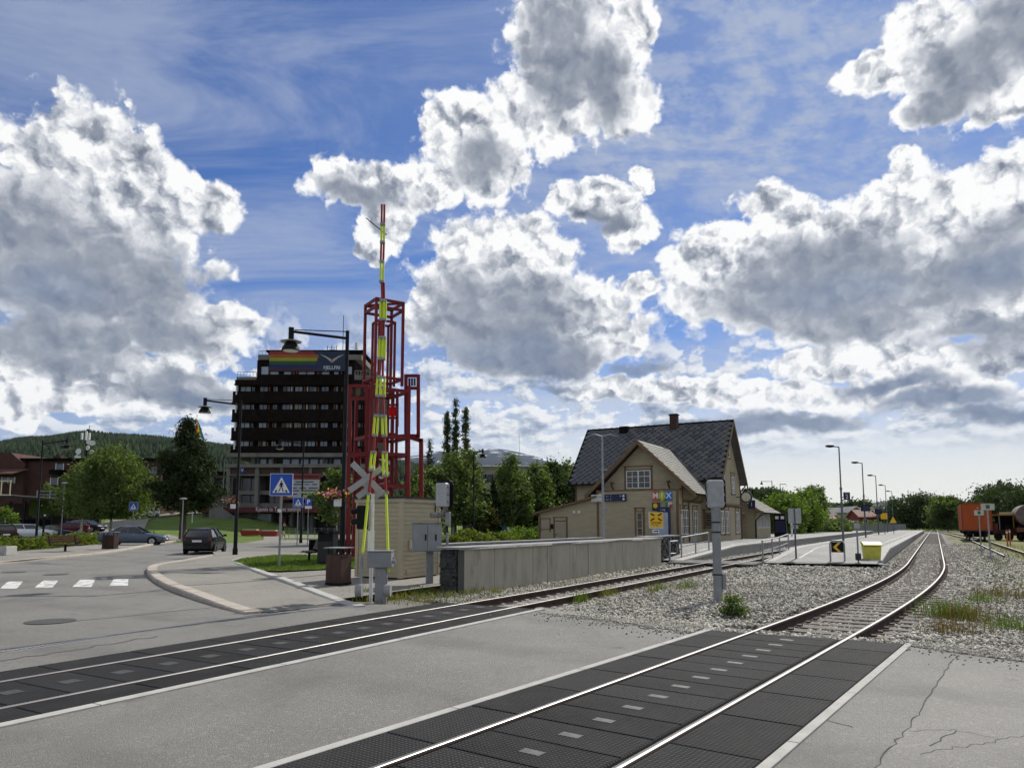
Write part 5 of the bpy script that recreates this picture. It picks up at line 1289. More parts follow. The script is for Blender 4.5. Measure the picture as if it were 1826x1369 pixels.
# wing with cross gable and its flat-topped front
WX0, WX1 = -22.6 + 14.9, -16.2 + 14.9
WY0, WY1 = 55.2 - 60.6, .0
wc = (WX0 + WX1) / 2
g = MB(); g.prism([(WX0 + .03, ZB - .6), (WX1 - .03, ZB - .6), (WX1 - .03, 4.9), (wc, 8.0), (WX0 + .03, 4.9)], WY0 + .03, WY1, 'y'); g.build('wing_core', MATS['station_core'], st)
clap(st, (WX0, WY0), (WX1, WY0), 4.2, lambda s: 4.95 + min(s, (WX1 - WX0) - s) * .98, (0, -1))
clap(st, (WX1, WY0), (WX1, WY1), ZB, lambda s: 4.7, (1, 0))
clap(st, (WX0, WY0), (WX0, WY1), ZB, lambda s: 4.7, (-1, 0))
FX0, FX1, FY = -22.6 + 14.9, -16.2 + 14.9, 54.1 - 60.6
MB().box(FX0 + .03, FX1 - .03, FY + .03, WY0 + .02, ZB - .6, 4.40).build('front_core', MATS['station_core'], st)
LX0 = -27.8 + 14.9
clap(st, (FX0, FY), (FX1, FY), ZB - .4, lambda s: 4.40, (0, -1)); clap(st, (FX1, FY), (FX1, WY0), ZB, lambda s: 4.40, (1, 0))
ln = MB(); ln.prism([(LX0 + .03, ZB - .6), (FX0, ZB - .6), (FX0, 3.92), (LX0 + .03, 2.72)], FY + .03, FY + 6.0, 'y'); ln.build('lean_to_core', MATS['station_core'], st)
clap(st, (LX0, FY), (FX0 - .002, FY), ZB - .4, lambda s: 2.72 + s / (FX0 - LX0) * 1.2, (0, -1), m=SID); clap(st, (LX0, FY), (LX0, FY + 6), ZB - .4, lambda s: 2.72, (-1, 0))
for x0, x1, y0, y1, zt in ((FX0 - .08, FX0 + .09, FY - .085, FY + .04, 4.4), (FX1 - .09, FX1 + .085, FY - .085, FY + .09, 4.4), (LX0 - .085, LX0 + .1, FY - .085, FY + .09, 2.6), (bx_ - .1, bx_ + .085, ay - .085, ay + .1, EAVE - .1), (bx_ - .1, bx_ + .085, by_ - .1, by_ + .04, EAVE - .1), (WX1 - .1, WX1 + .085, WY0 - .06, WY0 + .1, 4.6), (ax - .085, ax + .1, ay - .085, ay + .1, EAVE - .1)):
    MB().box(x0, x1, y0, y1, ZB - .3, zt).build('corner_board', STRIM, st)
MB().box(FX0 - .1, FX1 + .1, FY - .1, WY0 + .05, 4.41, 4.50).build('parapet_cap', STRIM, st)
lr = MB(); lr.add([(LX0 - .45, FY - .35, 2.60), (FX0 - .06, FY - .35, 3.92), (FX0 - .06, FY + 6.2, 3.92), (LX0 - .45, FY + 6.2, 2.60), (LX0 - .45, FY - .35, 2.76), (FX0 - .06, FY - .35, 4.08), (FX0 - .06, FY + 6.2, 4.08), (LX0 - .45, FY + 6.2, 2.76)], [(0, 3, 2, 1), (4, 5, 6, 7), (0, 1, 5, 4), (1, 2, 6, 5), (2, 3, 7, 6), (3, 0, 4, 7)])
lr.build('lean_to_roof', STRIM, st)
# main roof
OV = .62
rx0, rx1 = ax - .55, bx_ + .6; ym = (ay + by_) / 2; ye0, ye1 = ay - OV, by_ + OV
sl_ = (RIDGE - EAVE) / (ym - ay); ez = EAVE - OV * sl_ + .12; rz_ = RIDGE + .12
def slab(root, name, P, Q, Rr, Sq, th, m):
    vs = [Vector(v) for v in (P, Q, Rr, Sq)]; n = (vs[1] - vs[0]).cross(vs[3] - vs[0]).normalized()
    if n.z < 0: n = -n
    return MB().add([tuple(v) for v in vs] + [tuple(v - n * th) for v in vs], [(0, 1, 2, 3), (7, 6, 5, 4), (0, 4, 5, 1), (1, 5, 6, 2), (2, 6, 7, 3), (3, 7, 4, 0)]).build(name, m, root)
rf = slab(st, 'roof', (rx0, ye0, ez), (rx1, ye0, ez), (rx1, ym, rz_), (rx0, ym, rz_), .10, UNDER)
slab(st, 'roof', (rx0, ye1, ez), (rx1, ye1, ez), (rx1, ym, rz_ - .002), (rx0, ym, rz_ - .002), .10, SLATES)
# individual diamond slates on the slope towards the square
def slate_mesh(w, h):
    b = MB(); t = .045
    pts = [(-w / 2, h * .5), (-w * .36, h * .18), (0, 0), (w * .36, h * .18), (w / 2, h * .5), (w * .25, h * .8), (0, h), (-w * .25, h * .8)]
    b.add([(x, y, .012 + t * 1.6 * (1 - y / h)) for x, y in pts] + [(x, y, .012 + t * 1.6 * (1 - y / h) - t) for x, y in pts], [tuple(range(8))] + [(i, 8 + i, 8 + (i + 1) % 8, (i + 1) % 8) for i in range(8)])
    me = b.mesh('slate'); return me
def slate_field(roof, O, ex, ey, W, Ht, w, h, skip, limit, m, mats):
    """slates on the plane O + ex*x + ey*y ; near ones as pieces, the rest joined"""
    O, ex, ey = Vector(O), Vector(ex).normalized(), Vector(ey).normalized(); ez_ = ex.cross(ey)
    if ez_.z < 0: ez_ = -ez_
    Rm = Matrix((ex, ey, ez_)).transposed(); me = [slate_mesh(w * .87, h * .95) for _ in range(len(mats))]
    for a, mm in zip(me, mats): a.materials.append(mm)
    cells = []; rows = int(Ht / (h * .5)); cols = int(W / w) + 1
    for r in range(rows + 1):
        for c in range(cols):
            x = (c + (.5 if r % 2 else 0)) * w; y = r * h * .5 - h * .15
            if x < w * .2 or x > W - w * .2 or y + h * .9 > Ht + h * .3 or skip(x, y): continue
            cells.append((x, y))
    cells.sort(key=lambda c: -c[0])
    jb = MB()
    for i, (x, y) in enumerate(cells):
        p = O + ex * x + ey * y
        q = Rm @ Matrix.Rotation(random.uniform(-.03, .03), 3, 'Z') @ Matrix.Rotation(random.uniform(-.02, .02), 3, 'X')
        k = random.randrange(len(mats))
        if i < limit:
            o = link('slate', me[k], roof); o.matrix_local = Matrix.Translation(p) @ q.to_4x4()
        else: jb.add([p + q @ v.co for v in me[0].vertices], [tuple(f.vertices) for f in me[0].polygons])
    if jb.v: stuff(jb.build('slates', m, roof))
SLm = [SLATES, mat('dark_roof_slate', (0.050, 0.052, 0.058), (0.075, 0.077, 0.083), 2.2, rough=.6), mat('lichen_roof_slate', (0.11, 0.108, 0.098), (0.15, 0.143, 0.115), 2.5, rough=.7), mat('mid_roof_slate', (0.10, 0.102, 0.108), (0.12, 0.12, 0.122), 2.2, rough=.6)]
Lsl = math.hypot(ym - ye0, rz_ - ez); eyv = (0, ym - ye0, rz_ - ez)
def skip_main(x, y):                                # under the cross gable
    X = rx0 + x; Y = ye0 + (ym - ye0) * (y + .3) / Lsl; Z = ez + (rz_ - ez) * (y + .3) / Lsl
    return Z < 8.35 - abs(X - wc) * .96 - .1 and Z < 8.2
slate_field(rf, (rx0, ye0, ez), (1, 0, 0), eyv, rx1 - rx0, Lsl, .60, .62, skip_main, 300, SLATES, SLm)
for x in (rx0, rx1):                               # barge boards and ridge
    for sgn, ye in ((1, ye0), (-1, ye1)):
        b = MB(); b.add([(x - .04, ye, ez - .30), (x + .04, ye, ez - .30), (x + .04, ym, rz_ - .30), (x - .04, ym, rz_ - .30), (x - .04, ye, ez + .05), (x + .04, ye, ez + .05), (x + .04, ym, rz_ + .05 - .001 * (sgn < 0)), (x - .04, ym, rz_ + .05 - .001 * (sgn < 0))], [(0, 3, 2, 1), (4, 5, 6, 7), (0, 1, 5, 4), (1, 2, 6, 5), (2, 3, 7, 6), (3, 0, 4, 7)])
        b.build('barge_board', STRIM if x > 0 else BLACK, st)
MB().prism([(ym - .16, rz_ - .08), (ym + .16, rz_ - .08), (ym, rz_ + .08)], rx0, rx1, 'x').build('ridge_cap', UNDER, st)
MB().path([(rx0, ye0 - .07, ez - .05), (rx1, ye0 - .07, ez - .05)], .07, 8).build('gutter', BLACK, st)
chx, chy = sl(64.4, -19.5)
ch = MB().box(chx - .32, chx + .32, chy - .32, chy + .32, 9.6, 11.6).build('chimney', mat('red_brown_brick', (0.07, 0.036, 0.028), (0.05, 0.028, 0.022), 6, rough=.9, bump=.4, bscale=20), st)
MB().box(chx - .38, chx + .38, chy - .38, chy + .38, 11.602, 11.72).build('cap', BLACK, ch)
hx, hy = sl(64.4, -24.2); MB().box(hx - .4, hx + .4, hy - .4, hy + .2, 10.2, 10.9).build('roof_hatch', UNDER, st)
# cross gable roof
gy0 = WY0 - .75; gz_r, gz_e = 8.37, 4.12; ghw = 4.45
back = 62.3 - 60.6
for sgn in (-1, 1):
    xe = wc + sgn * ghw
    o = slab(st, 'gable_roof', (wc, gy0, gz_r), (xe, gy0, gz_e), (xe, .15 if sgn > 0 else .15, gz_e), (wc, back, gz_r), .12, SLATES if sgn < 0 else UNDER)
    b = MB(); b.add([(wc, gy0 - .05, gz_r - .32), (xe, gy0 - .05, gz_e - .30), (xe, gy0 + .03, gz_e - .30), (wc, gy0 + .03, gz_r - .32), (wc, gy0 - .05, gz_r + .05 + .001 * sgn), (xe + .05 * sgn, gy0 - .05, gz_e + .03), (xe + .05 * sgn, gy0 + .03, gz_e + .03), (wc, gy0 + .03, gz_r + .05 + .001 * sgn)], [(0, 3, 2, 1), (4, 5, 6, 7), (0, 1, 5, 4), (1, 2, 6, 5), (2, 3, 7, 6), (3, 0, 4, 7)])
    b.build('barge_board', STRIM, st)
    if sgn > 0:
        Lg = math.hypot(ghw, gz_r - gz_e); LIT = [mat('sunlit_slate', (0.20, 0.195, 0.17), (0.27, 0.26, 0.22), 3, rough=.7, dirt=(0.12, 0.12, 0.11), dscale=5, dth=(.5, .7)), mat('grey_lit_slate', (0.17, 0.17, 0.165), (0.23, 0.225, 0.20), 3, rough=.7)]  # brightness of the sunlit slope is put into these paler slate colours
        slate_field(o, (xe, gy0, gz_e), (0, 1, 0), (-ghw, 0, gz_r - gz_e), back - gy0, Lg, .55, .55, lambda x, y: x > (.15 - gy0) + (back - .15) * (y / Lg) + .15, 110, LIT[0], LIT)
    for zz, yy_ in ((6.2, 0),): MB().bar((wc + sgn * 2.3, gy0 + .1, 5.1), (wc + sgn * 2.3, WY0, 5.1), .12).bar((wc + sgn * 2.3, WY0 - .05, 4.5), (wc + sgn * 2.3, gy0 + .1, 5.1), .10).build('eave_bracket', STRIM, st)
def window(root, x0, x1, z0, z1, y, axis_='y', nx=2, nz=3, out=-1, frame=WHITE, surround=True, fr=.07, pane_m=GLASS, cas=1):
    """a window lying in the plane y (or x) = const; out = direction of its outside"""
    def bx(a0, a1, d0, d1, c0, c1):
        d0, d1 = y + min(out * d0, out * d1), y + max(out * d0, out * d1)
        return MB().box(a0, a1, d0, d1, c0, c1) if axis_ == 'y' else MB().box(d0, d1, a0, a1, c0, c1)
    w = bx(x0, x1, .03, .05, z0, z1).build('window', pane_m, root)
    f = MB()
    for part in (bx(x0, x0 + fr, .05, .085, z0, z1), bx(x1 - fr, x1, .05, .085, z0, z1), bx(x0 + fr, x1 - fr, .05, .085, z0, z0 + fr), bx(x0 + fr, x1 - fr, .05, .085, z1 - fr, z1)): f.add(part.v, part.f)
    for k in range(1, cas):
        xm = x0 + (x1 - x0) * k / cas; part = bx(xm - .05, xm + .05, .0505, .084, z0 + fr, z1 - fr); f.add(part.v, part.f)
    f.build('frame', frame, w)
    mn = MB()
    for k in range(1, nx):
        xm = x0 + (x1 - x0) * k / nx
        if cas > 1 and abs((k * cas / nx) % 1) < 1e-6: continue
        part = bx(xm - .018, xm + .018, .051, .072, z0 + fr, z1 - fr); mn.add(part.v, part.f)
    for k in range(1, nz):
        zm = z0 + (z1 - z0) * k / nz; part = bx(x0 + fr, x1 - fr, .0515, .0715, zm - .018, zm + .018); mn.add(part.v, part.f)
    if mn.v: mn.build('glazing_bar', frame, w)
    if surround:
        s = MB()
        for part in (bx(x0 - .16, x0 - .003, .03, .07, z0 - .16, z1 + .3), bx(x1 + .003, x1 + .16, .03, .07, z0 - .16, z1 + .3), bx(x0 - .003, x1 + .003, .03, .068, z1 + .003, z1 + .09), bx(x0 - .22, x1 + .22, .03, .11, z1 + .3, z1 + .37), bx(x0 - .2, x1 + .2, .03, .12, z0 - .1, z0 - .03)): s.add(part.v, part.f)
        s.build('surround', STRIM, w)
    return w
def zst_(py, u, w): x, y = uw(u, w); return at(913, py, y).z
def lx(px, u, z=2.0):                               # local x of a bearing on the plane u = const
    lo, hi = -60.0, 10.0
    for _ in range(50):
        m = (lo + hi) / 2; x, y = uw(u, m); d = y * CP + (z - CAM_H) * SP
        if 913 + FPX * x / d < px: lo = m
        else: hi = m
    return lo + 14.9
def ly(px, w, z=2.0): return u_of_px(px, w, z) - 60.6
zt, zb = 6.05, 4.62
window(st, lx(1124, 55.2, 5), lx(1168, 55.2, 5), zb, zt, WY0, nx=4, nz=3, cas=2)
window(st, lx(1143, 54.1), lx(1154, 54.1), .95, 2.75, FY, nx=1, nz=3, frame=mat('pale_brown_frame', (0.42, 0.36, 0.27), rough=.6))
# lean-to door and shuttered window
d0, d1 = lx(995, 54.1), lx(1015, 54.1)
dr_ = MB().box(d0, d1, FY - .06, FY - .03, .2, 2.05).build('door', mat('station_door', (0.36, 0.31, 0.22), (0.32, 0.275, 0.195), 3, rough=.7), st)
MB().box(d0 + .08, d0 + .12, FY - .11, FY - .061, .95, 1.1).build('handle', BLACK, dr_)
s = MB()
for q in ((d0 - .14, d0 - .003, .2, 2.35), (d1 + .003, d1 + .14, .2, 2.35), (d0 - .2, d1 + .2, 2.352, 2.42), (d0 - .003, d1 + .003, 2.053, 2.12)): s.box(q[0], q[1], FY - .07, FY - .03, q[2], q[3])
s.build('surround', STRIM, dr_)
w0, w1 = lx(970, 54.1), lx(985, 54.1)
MB().box(w0, w1, FY - .055, FY - .03, 1.45, 2.2).build('shutter', MATS['station_door'], st)
s = MB()
for q in ((w0 - .1, w0 - .003, 1.2, 2.25), (w1 + .003, w1 + .1, 1.2, 2.25), (w0 - .14, w1 + .14, 2.252, 2.32), (w0 - .1, w1 + .1, 1.38, 1.447)): s.box(q[0], q[1], FY - .065, FY - .031, q[2], q[3])
s.build('shutter_trim', STRIM, st)
MB().box(lx(987, 54.1), lx(992, 54.1), FY - .08, FY - .03, 1.45, 1.85).build('meter_box', BLACK, st)
for px in (1030, 1039): MB().box(lx(px - 2.2, 54.1), lx(px + 2.2, 54.1), FY - .09, FY - .03, 2.72, 2.90).build('wall_lamp', WHITE, st)
# track-side doors and windows
for a, c_ in ((1232.5, 1239.5), (1248, 1255.5)):
    p, q = ly(a - 5, -16.2), ly(c_ - 5, -16.2); window(st, p, p + 1.05, 1.05, 2.95, WX1, 'x', 2, 3, 1, cas=2)
p = ly(1221, -16.2); window(st, p, p + 1.0, 1.05, 2.95, WX1, 'x', 2, 3, 1, cas=2)
p = FY + .25; MB().box(FX1 + .03, FX1 + .06, p, p + .75, .45, 2.6).build('door', MATS['station_door'], st)
for u_ in (61.3, 63.4, 65.9, 67.2)[:1] + (62.9, 66.6): window(st, u_ - 60.6, u_ - 60.6 + 1.05, 1.05, 2.95, bx_, 'x', 2, 3, 1, cas=2)
p = 64.6 - 60.6; dd2 = MB().box(bx_ + .03, bx_ + .06, p, p + .95, .45, 2.6).build('door', MATS['station_door'], st)
for u_ in (61.9, 65.4): window(st, u_ - 60.6, u_ - 60.6 + 1.1, 4.5, 6.0, bx_, 'x', 2, 3, 1, cas=2)
window(st, -1.0, -.35, 1.6, 2.7, ay, 'y', 1, 1, -1, frame=STRIM)
window(st, 3.6, 4.4, 7.6, 8.6, bx_, 'x', 1, 2, 1)
MB().box(bx_ + .03, bx_ + .16, ay, by_, 3.42, 3.56).build('string_course', STRIM, st); MB().box(WX1 + .03, WX1 + .14, WY0, WY1, 3.62, 3.74).build('string_course', STRIM, st)
for k in range(20): MB().box(bx_ + .03, bx_ + .13, ay + .2 + k * .39, ay + .3 + k * .39, 3.30, 3.418).build('dentil', STRIM, st)
for k in range(12): MB().box(WX1 + .03, WX1 + .12, WY0 + .2 + k * .42, WY0 + .3 + k * .42, 3.5, 3.618).build('dentil', STRIM, st)
BRP = mat('brown_downpipe', (0.10, 0.052, 0.035), rough=.5)
MB().path([(WX1 + 1.1, WY0 + .9, 4.1), (WX1 + .95, WY0 + .95, 3.85), (WX1 + .2, WY0 + 1.35, 3.55), (WX1 + .12, WY0 + 1.4, 3.3), (WX1 + .12, WY0 + 1.4, .5)], .055, 8).build('downpipe', BRP, st)
MB().path([(bx_ + .5, by_ + .5, 5.6), (bx_ + .4, by_ + .3, 5.2), (bx_ + .1, by_ + .05, 4.8), (bx_ + .1, by_ + .05, .5)], .06, 8).build('downpipe', BRP, st)
MB().path([(ax - .2, ay - .5, 5.4), (ax - .1, ay - .1, 4.8), (ax - .1, ay - .1, 3.0)], .05, 8).build('downpipe', BLACK, st)
# station clock
ck = thing('station_clock', 'round white station clock on a bracket at the platform wall', 'clock', (*uw(66.2, -14.15), 4.1), RZT)
MB().tube((0, -.09, 0), (0, .09, 0), .50, n=28).build('case', mat('dark_green_iron', (0.02, 0.045, 0.03), rough=.5), ck, smooth=True)
f_ = MB().tube((0, -.10, 0), (0, -.0905, 0), .385, n=28).build('dial', mat('cream_dial', (0.66, 0.62, 0.50), rough=.5), ck)
for k in range(12):
    t = k * math.pi / 6; MB().cbox((.36 * math.sin(t), -.104, .36 * math.cos(t)), (.035, .006, .07), Matrix.Rotation(t, 3, 'Y')).build('hour_mark', BLACK, f_)
MB().bar((0, -.107, 0), (.0, -.107, -.33), .03, .006).build('minute_hand', BLACK, f_); MB().bar((0, -.109, 0), (.22, -.109, 0), .035, .006).build('hour_hand', BLACK, f_)
MB().bar((-.9, 0, 0), (-.5, 0, 0), .06).build('bracket', MATS['dark_green_iron'], ck)
# signs on the front
def board_sign(name, label, px0, px1, py0, py1, u, m, y_off, cat='sign'):
    z0, z1 = zst_(py1, u, -19.0), zst_(py0, u, -19.0)
    x0, x1 = lx(px0, u, (z0 + z1) / 2), lx(px1, u, (z0 + z1) / 2); cx = (x0 + x1) / 2; o = st.matrix_world
    P = uw(u - y_off, cx - 14.9)
    r = thing(name, label, cat, (*P, z0), RZT); w_ = (x1 - x0); h_ = z1 - z0
    if m: MB().box(-w_ / 2, w_ / 2, -.02, .02, 0, h_).build('panel', m, r)
    return r, w_, h_
r, w_, h_ = board_sign('letter_sign', 'red, green and blue sign with three white letters on the station front', 1164, 1199, 877, 892, 54.1, None, .08)
t3 = w_ / 3
for k, (ch_, cc) in enumerate((('M', (0.62, 0.07, 0.05)), ('I', (0.38, 0.45, 0.03)), ('X', (0.02, 0.16, 0.55)))):
    m = mat('letter_tile_%d' % k, cc, rough=.5); x0 = -w_ / 2 + k * t3
    if k == 1: p = MB().prism([(x0 + t3 / 2, -.12), (x0 + t3 * 1.05, h_ * .3), (x0 + t3 * 1.0, h_ * .75), (x0 + t3 / 2, h_ + .12), (x0, h_ * .75), (x0 - t3 * .05, h_ * .3)], -.04, .0, 'y').build('letter_tile', m, r)
    else: p = MB().box(x0, x0 + t3, -.03, .0, 0, h_).build('letter_tile', m, r, bevel=.005)
    lettering(ch_, h_ * .95, WHITE, p, (x0 + t3 / 2, -.045, h_ * .5), bold=True)
r, w_, h_ = board_sign('station_name_sign', 'pale STASJON sign on the station front behind the lamp post', 1055, 1074, 880, 893, 54.1, mat('pale_sign', (0.62, 0.64, 0.60), rough=.5), .06)
lettering('STASJON', h_ * .42, mat('dark_green_text', (0.02, 0.06, 0.03), rough=.6), r, (0, -.025, h_ * .66), sx=.9); MB().box(-w_ * .42, w_ * .42, -.024, -.0225, h_ * .14, h_ * .2).build('text_line', GREYP, r)
NAVY = mat('navy_sign', (0.012, 0.016, 0.07), rough=.4)
r, w_, h_ = board_sign('track_board', 'dark blue board listing tracks 1 and 2 on the station front', 1078.5, 1117, 879.5, 892.5, 54.1, NAVY, .06)
for k, z in ((1, .72), (2, .28)):
    lettering('Spor', h_ * .22, WHITE, r, (-w_ * .36, -.025, h_ * z)); lettering(str(k), h_ * .36, WHITE, r, (-w_ * .20, -.025, h_ * z))
    MB().tube((w_ * .38, -.024, h_ * z), (w_ * .38, -.022, h_ * z), h_ * .16, n=16).build('pictogram', WHITE, r)
MB().tube((w_ * .24, -.024, h_ * .72), (w_ * .24, -.022, h_ * .72), h_ * .12, n=3).build('pictogram', WHITE, r)
r, w_, h_ = board_sign('shop_sign', 'dark green square shop sign with a golden emblem under the three-letter sign', 1163.5, 1177.5, 896, 910, 54.1, mat('green_sign', (0.012, 0.045, 0.025), rough=.5), .06)
MB().tube((-.05, -.03, h_ * .6), (-.05, -.022, h_ * .6), .18, n=12).bar((.05, -.026, h_ * .55), (.25, -.026, h_ * .5), .14, .008).build('emblem', YELLOW, r)
r, w_, h_ = board_sign('corner_sign', 'small green, red and blue sign on the station front corner', 1187, 1199, 896, 905, 54.1, mat('white_sign', (.6, .6, .6), rough=.5), .06)
MB().box(-w_ / 2, -w_ * .1, -.025, -.021, 0, h_).build('green_field', mat('leaf_green', (.03, .22, .06), rough=.5), r); MB().box(w_ * .1, w_ / 2, -.025, -.021, 0, h_ * .6).build('red_field', mat('sign_red', (.5, .04, .04), rough=.5), r)
r, w_, h_ = board_sign('ticket_machine', 'tall blue and grey information panel at the station front', 1173, 1195, 904, 952, 53.3, None, .0, 'information panel')
MB().box(-w_ / 2, w_ / 2, -.12, .12, -1.0, h_).build('body', NAVY, r); MB().box(-w_ / 2 + .05, w_ / 2 - .12, -.14, -.121, -.05, h_ * .80).build('screen', mat('pale_panel', (0.36, 0.40, 0.48), (0.30, 0.34, 0.42), 3, rough=.4), r)
lettering('i  tog', h_ * .09, WHITE, r, (-w_ * .05, -.125, h_ * .9))
# yellow stop sign on the slate wall
c = at(1170.5, 952, 40.5)
r = thing('stop_sign', 'orange-yellow STOPP sign with black crossbuck above a white arrow plate', 'sign', (c.x, 40.5, 0), R(-4))
zz = lambda py: at(913, py, 40.5).z
MB().tube((0, .03, .3), (0, .03, zz(913)), .03, n=8).build('post', GREYP, r)
MB().box(-.40, .38, -.005, .01, zz(941.5), zz(913)).build('backing', WHITE, r)
p = MB().box(-.36, .38, -.03, -.006, zz(939.5), zz(913.5)).build('panel', YELLOW, r)
zc = zz(921.5)
for sx in (-1, 1):
    for sz in (-1, 1): MB().bar((sx * .10, -.034, zc + sz * .07), (sx * .30, -.034, zc + sz * .20), .075, .006, up=(0, 1, 0)).build('cross_arm', BLACK, p)
lettering('STOPP', .19, BLACK, p, (0, -.034, zz(932.5)), bold=True); lettering('for toget', .09, BLACK, p, (0, -.034, zz(936.5)))
p = MB().box(-.22, .16, -.03, -.006, zz(950), zz(943.5)).build('arrow_plate', WHITE, r)
MB().bar((-.16, -.034, zz(946.7)), (.04, -.034, zz(946.7)), .045, .005, up=(0, 1, 0)).add([(.03, -.034, zz(948.8)), (.12, -.034, zz(946.7)), (.03, -.034, zz(944.6))], [(0, 1, 2)]).build('arrow', BLACK, p)
# low wing beyond the main house
lw = thing('waiting_pavilion', 'low beige timber pavilion with slate roof coloured sunlit pale beyond the station', 'pavilion', (*uw(74.5, -15.2), 0), RZT); lw.scale = (.983, .972, .975)
MB().box(-6.5, -.03, .03, 7.5, 0, 3.2).build('wall_core', MATS['station_core'], lw)
clap(lw, (0, 0), (0, 7.5), ZB, lambda s: 3.2, (1, 0)); clap(lw, (-6.5, 0), (0, 0), ZB, lambda s: 3.2 + min(s, 6.5 - s) * .62, (0, -1))
for k in range(4): window(lw, 1.0 + k * 1.55, 2.2 + k * 1.55, 1.45, 2.95, 0.0, 'x', 4, 1, 1, surround=False, pane_m=mat('grey_glass', (0.12, 0.14, 0.15), rough=.1, spec=.8))
o = slab(lw, 'roof', (1.0, -.9, 2.95), (1.0, 8.3, 2.95), (-3.25, 8.3, 5.55), (-3.25, -.9, 5.55), .14, UNDER)
slate_field(o, (1.0, -.9, 2.95), (0, 1, 0), (-4.25, 0, 2.6), 9.2, 4.95, .62, .6, lambda x, y: False, 90, MATS['sunlit_slate'], [MATS['sunlit_slate'], MATS['grey_lit_slate']])  # this slope also gets the pale slates with sunlight in their colour
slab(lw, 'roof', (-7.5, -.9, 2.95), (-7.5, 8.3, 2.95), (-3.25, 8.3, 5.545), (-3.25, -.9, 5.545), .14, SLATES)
b = MB(); b.add([(1.0, -.95, 2.65), (-3.25, -.95, 5.25), (-3.25, -.87, 5.25), (1.0, -.87, 2.65), (1.0, -.95, 2.98), (-3.25, -.95, 5.6), (-3.25, -.87, 5.6), (1.0, -.87, 2.98)], [(0, 3, 2, 1), (4, 5, 6, 7), (0, 1, 5, 4), (1, 2, 6, 5), (2, 3, 7, 6), (3, 0, 4, 7)]); b.build('barge_board', STRIM, lw)
MB().path([(.9, -.2, 2.9), (.5, -.1, 2.6), (.1, -.05, 2.2), (.1, -.05, .45)], .06, 8).build('downpipe', BLACK, lw)
# link between house and pavilion
lk = thing('link_shed', 'small lean-to with pale roof between station and pavilion', 'shed', (*uw(69.3, -16.6), 0), RZT)
MB().box(-4, -.03, 0, 4.6, 0, 2.9).build('wall_core', MATS['station_core'], lk); clap(lk, (0, 0), (0, 4.6), ZB, lambda s: 2.9, (1, 0))
slab(lk, 'roof', (.6, -.2, 2.85), (.6, 5.0, 2.85), (-4, 5.0, 4.2), (-4, -.2, 4.2), .1, mat('pale_sheet_roof', (0.42, 0.43, 0.44), rough=.4, metal=.4))
r = thing('track_number_sign', 'dark number 1 sign projecting from the station wall', 'sign', (*uw(69.0, -14.3), 3.15), RZT)
MB().box(-.3, .3, -.05, .05, 0, .75).build('panel', NAVY, r); lettering('1', .5, WHITE, r, (0, -.055, .37))

# ---------------------------------------------------------------- platform lamps and signs
PG = mat('lamp_grey', (0.16, 0.17, 0.175), (0.12, 0.125, 0.13), 5, rough=.5, metal=.4)
def platform_lamp(label, loc, rz, h=7.55):
    r = thing('platform_lamp', label, 'lamp post', loc, rz, 'lamp posts along the platform')
    MB().path([(0, 0, 0), (0, 0, 4.2)], [.085, .075], 12).build('post', PG, r, smooth=True)
    MB().path([(0, 0, 4.22), (0, 0, h), (-.04, 0, h + .05), (-.45, 0, h + .07)], [.06, .05, .05, .04], 10).build('upper_post', PG, r, smooth=True)
    MB().tube((0, 0, 4.1), (0, 0, 4.3), .10, n=12).build('collar', PG, r)
    hd = MB().lathe([(.02, 0), (.13, .03), (.16, .06), (.12, .12), (.03, .15)], 14, (0, 0, 0)).build('lamp_head', BLACK, r)
    hd.scale = (2.6, 1.2, 1.7); hd.location = (-.75, 0, h - .02)
    return r
pl0 = None; num = ['nearest', 'second', 'third', 'fourth', 'fifth and farthest']
for k, px in enumerate((1504, 1544, 1567, 1583, 1594)):
    u = (66.5, 85.5, 109.0, 137.0, 163.0)[k]; x, y = uw(u, -6.62); d = None
    lo, hi = -12.0, 0.0
    for _ in range(40):
        m = (lo + hi) / 2; x, y = uw(u, m); dd_ = y * CP + (.45 - CAM_H) * SP
        if 913 + FPX * x / dd_ < px: lo = m
        else: hi = m
    lab = num[k] + ' grey lamp post on the right-hand platform'
    if pl0 is None: pl0 = platform_lamp(lab, (x, y, .45), R(4))
    else: dup(pl0, (x, y, .45), R(4), lab)
    if k == 0:
        r = thing('track_number_sign', 'dark number 2 sign on the nearest platform lamp post', 'sign', (x + .42, y - .05, at(913, 891, y).z), R(-6))
        MB().box(-.25, .25, -.04, .04, 0, .62).build('panel', NAVY, r); lettering('2', .42, WHITE, r, (0, -.045, .24)); lettering('Spor', .12, WHITE, r, (0, -.045, .52)); MB().box(-.36, -.25, -.015, .015, .2, .26).build('bracket', PG, r)
    elif k < 4:
        r = thing('info_display', {1: 'small dark display on the second platform lamp post', 2: 'small dark display on the third platform lamp post', 3: 'small display on the fourth platform lamp post'}[k], 'display', (x, y - .22, 3.1), R(4))
        MB().box(-.42, .42, -.12, .12, 0, .62).build('housing', BLACK, r); MB().box(-.36, .36, -.13, -.121, .08, .54).build('screen', NAVY, r)
c = at(1076, 950, 48)
r = thing('station_lamp', 'grey double-armed lamp post in front of the station', 'lamp post', (c.x, 48, .1))
zt = at(913, 780, 48).z
MB().path([(0, 0, 0), (0, 0, zt * .5), (0, 0, zt)], [.10, .08, .06], 12).build('post', GALV, r, smooth=True)
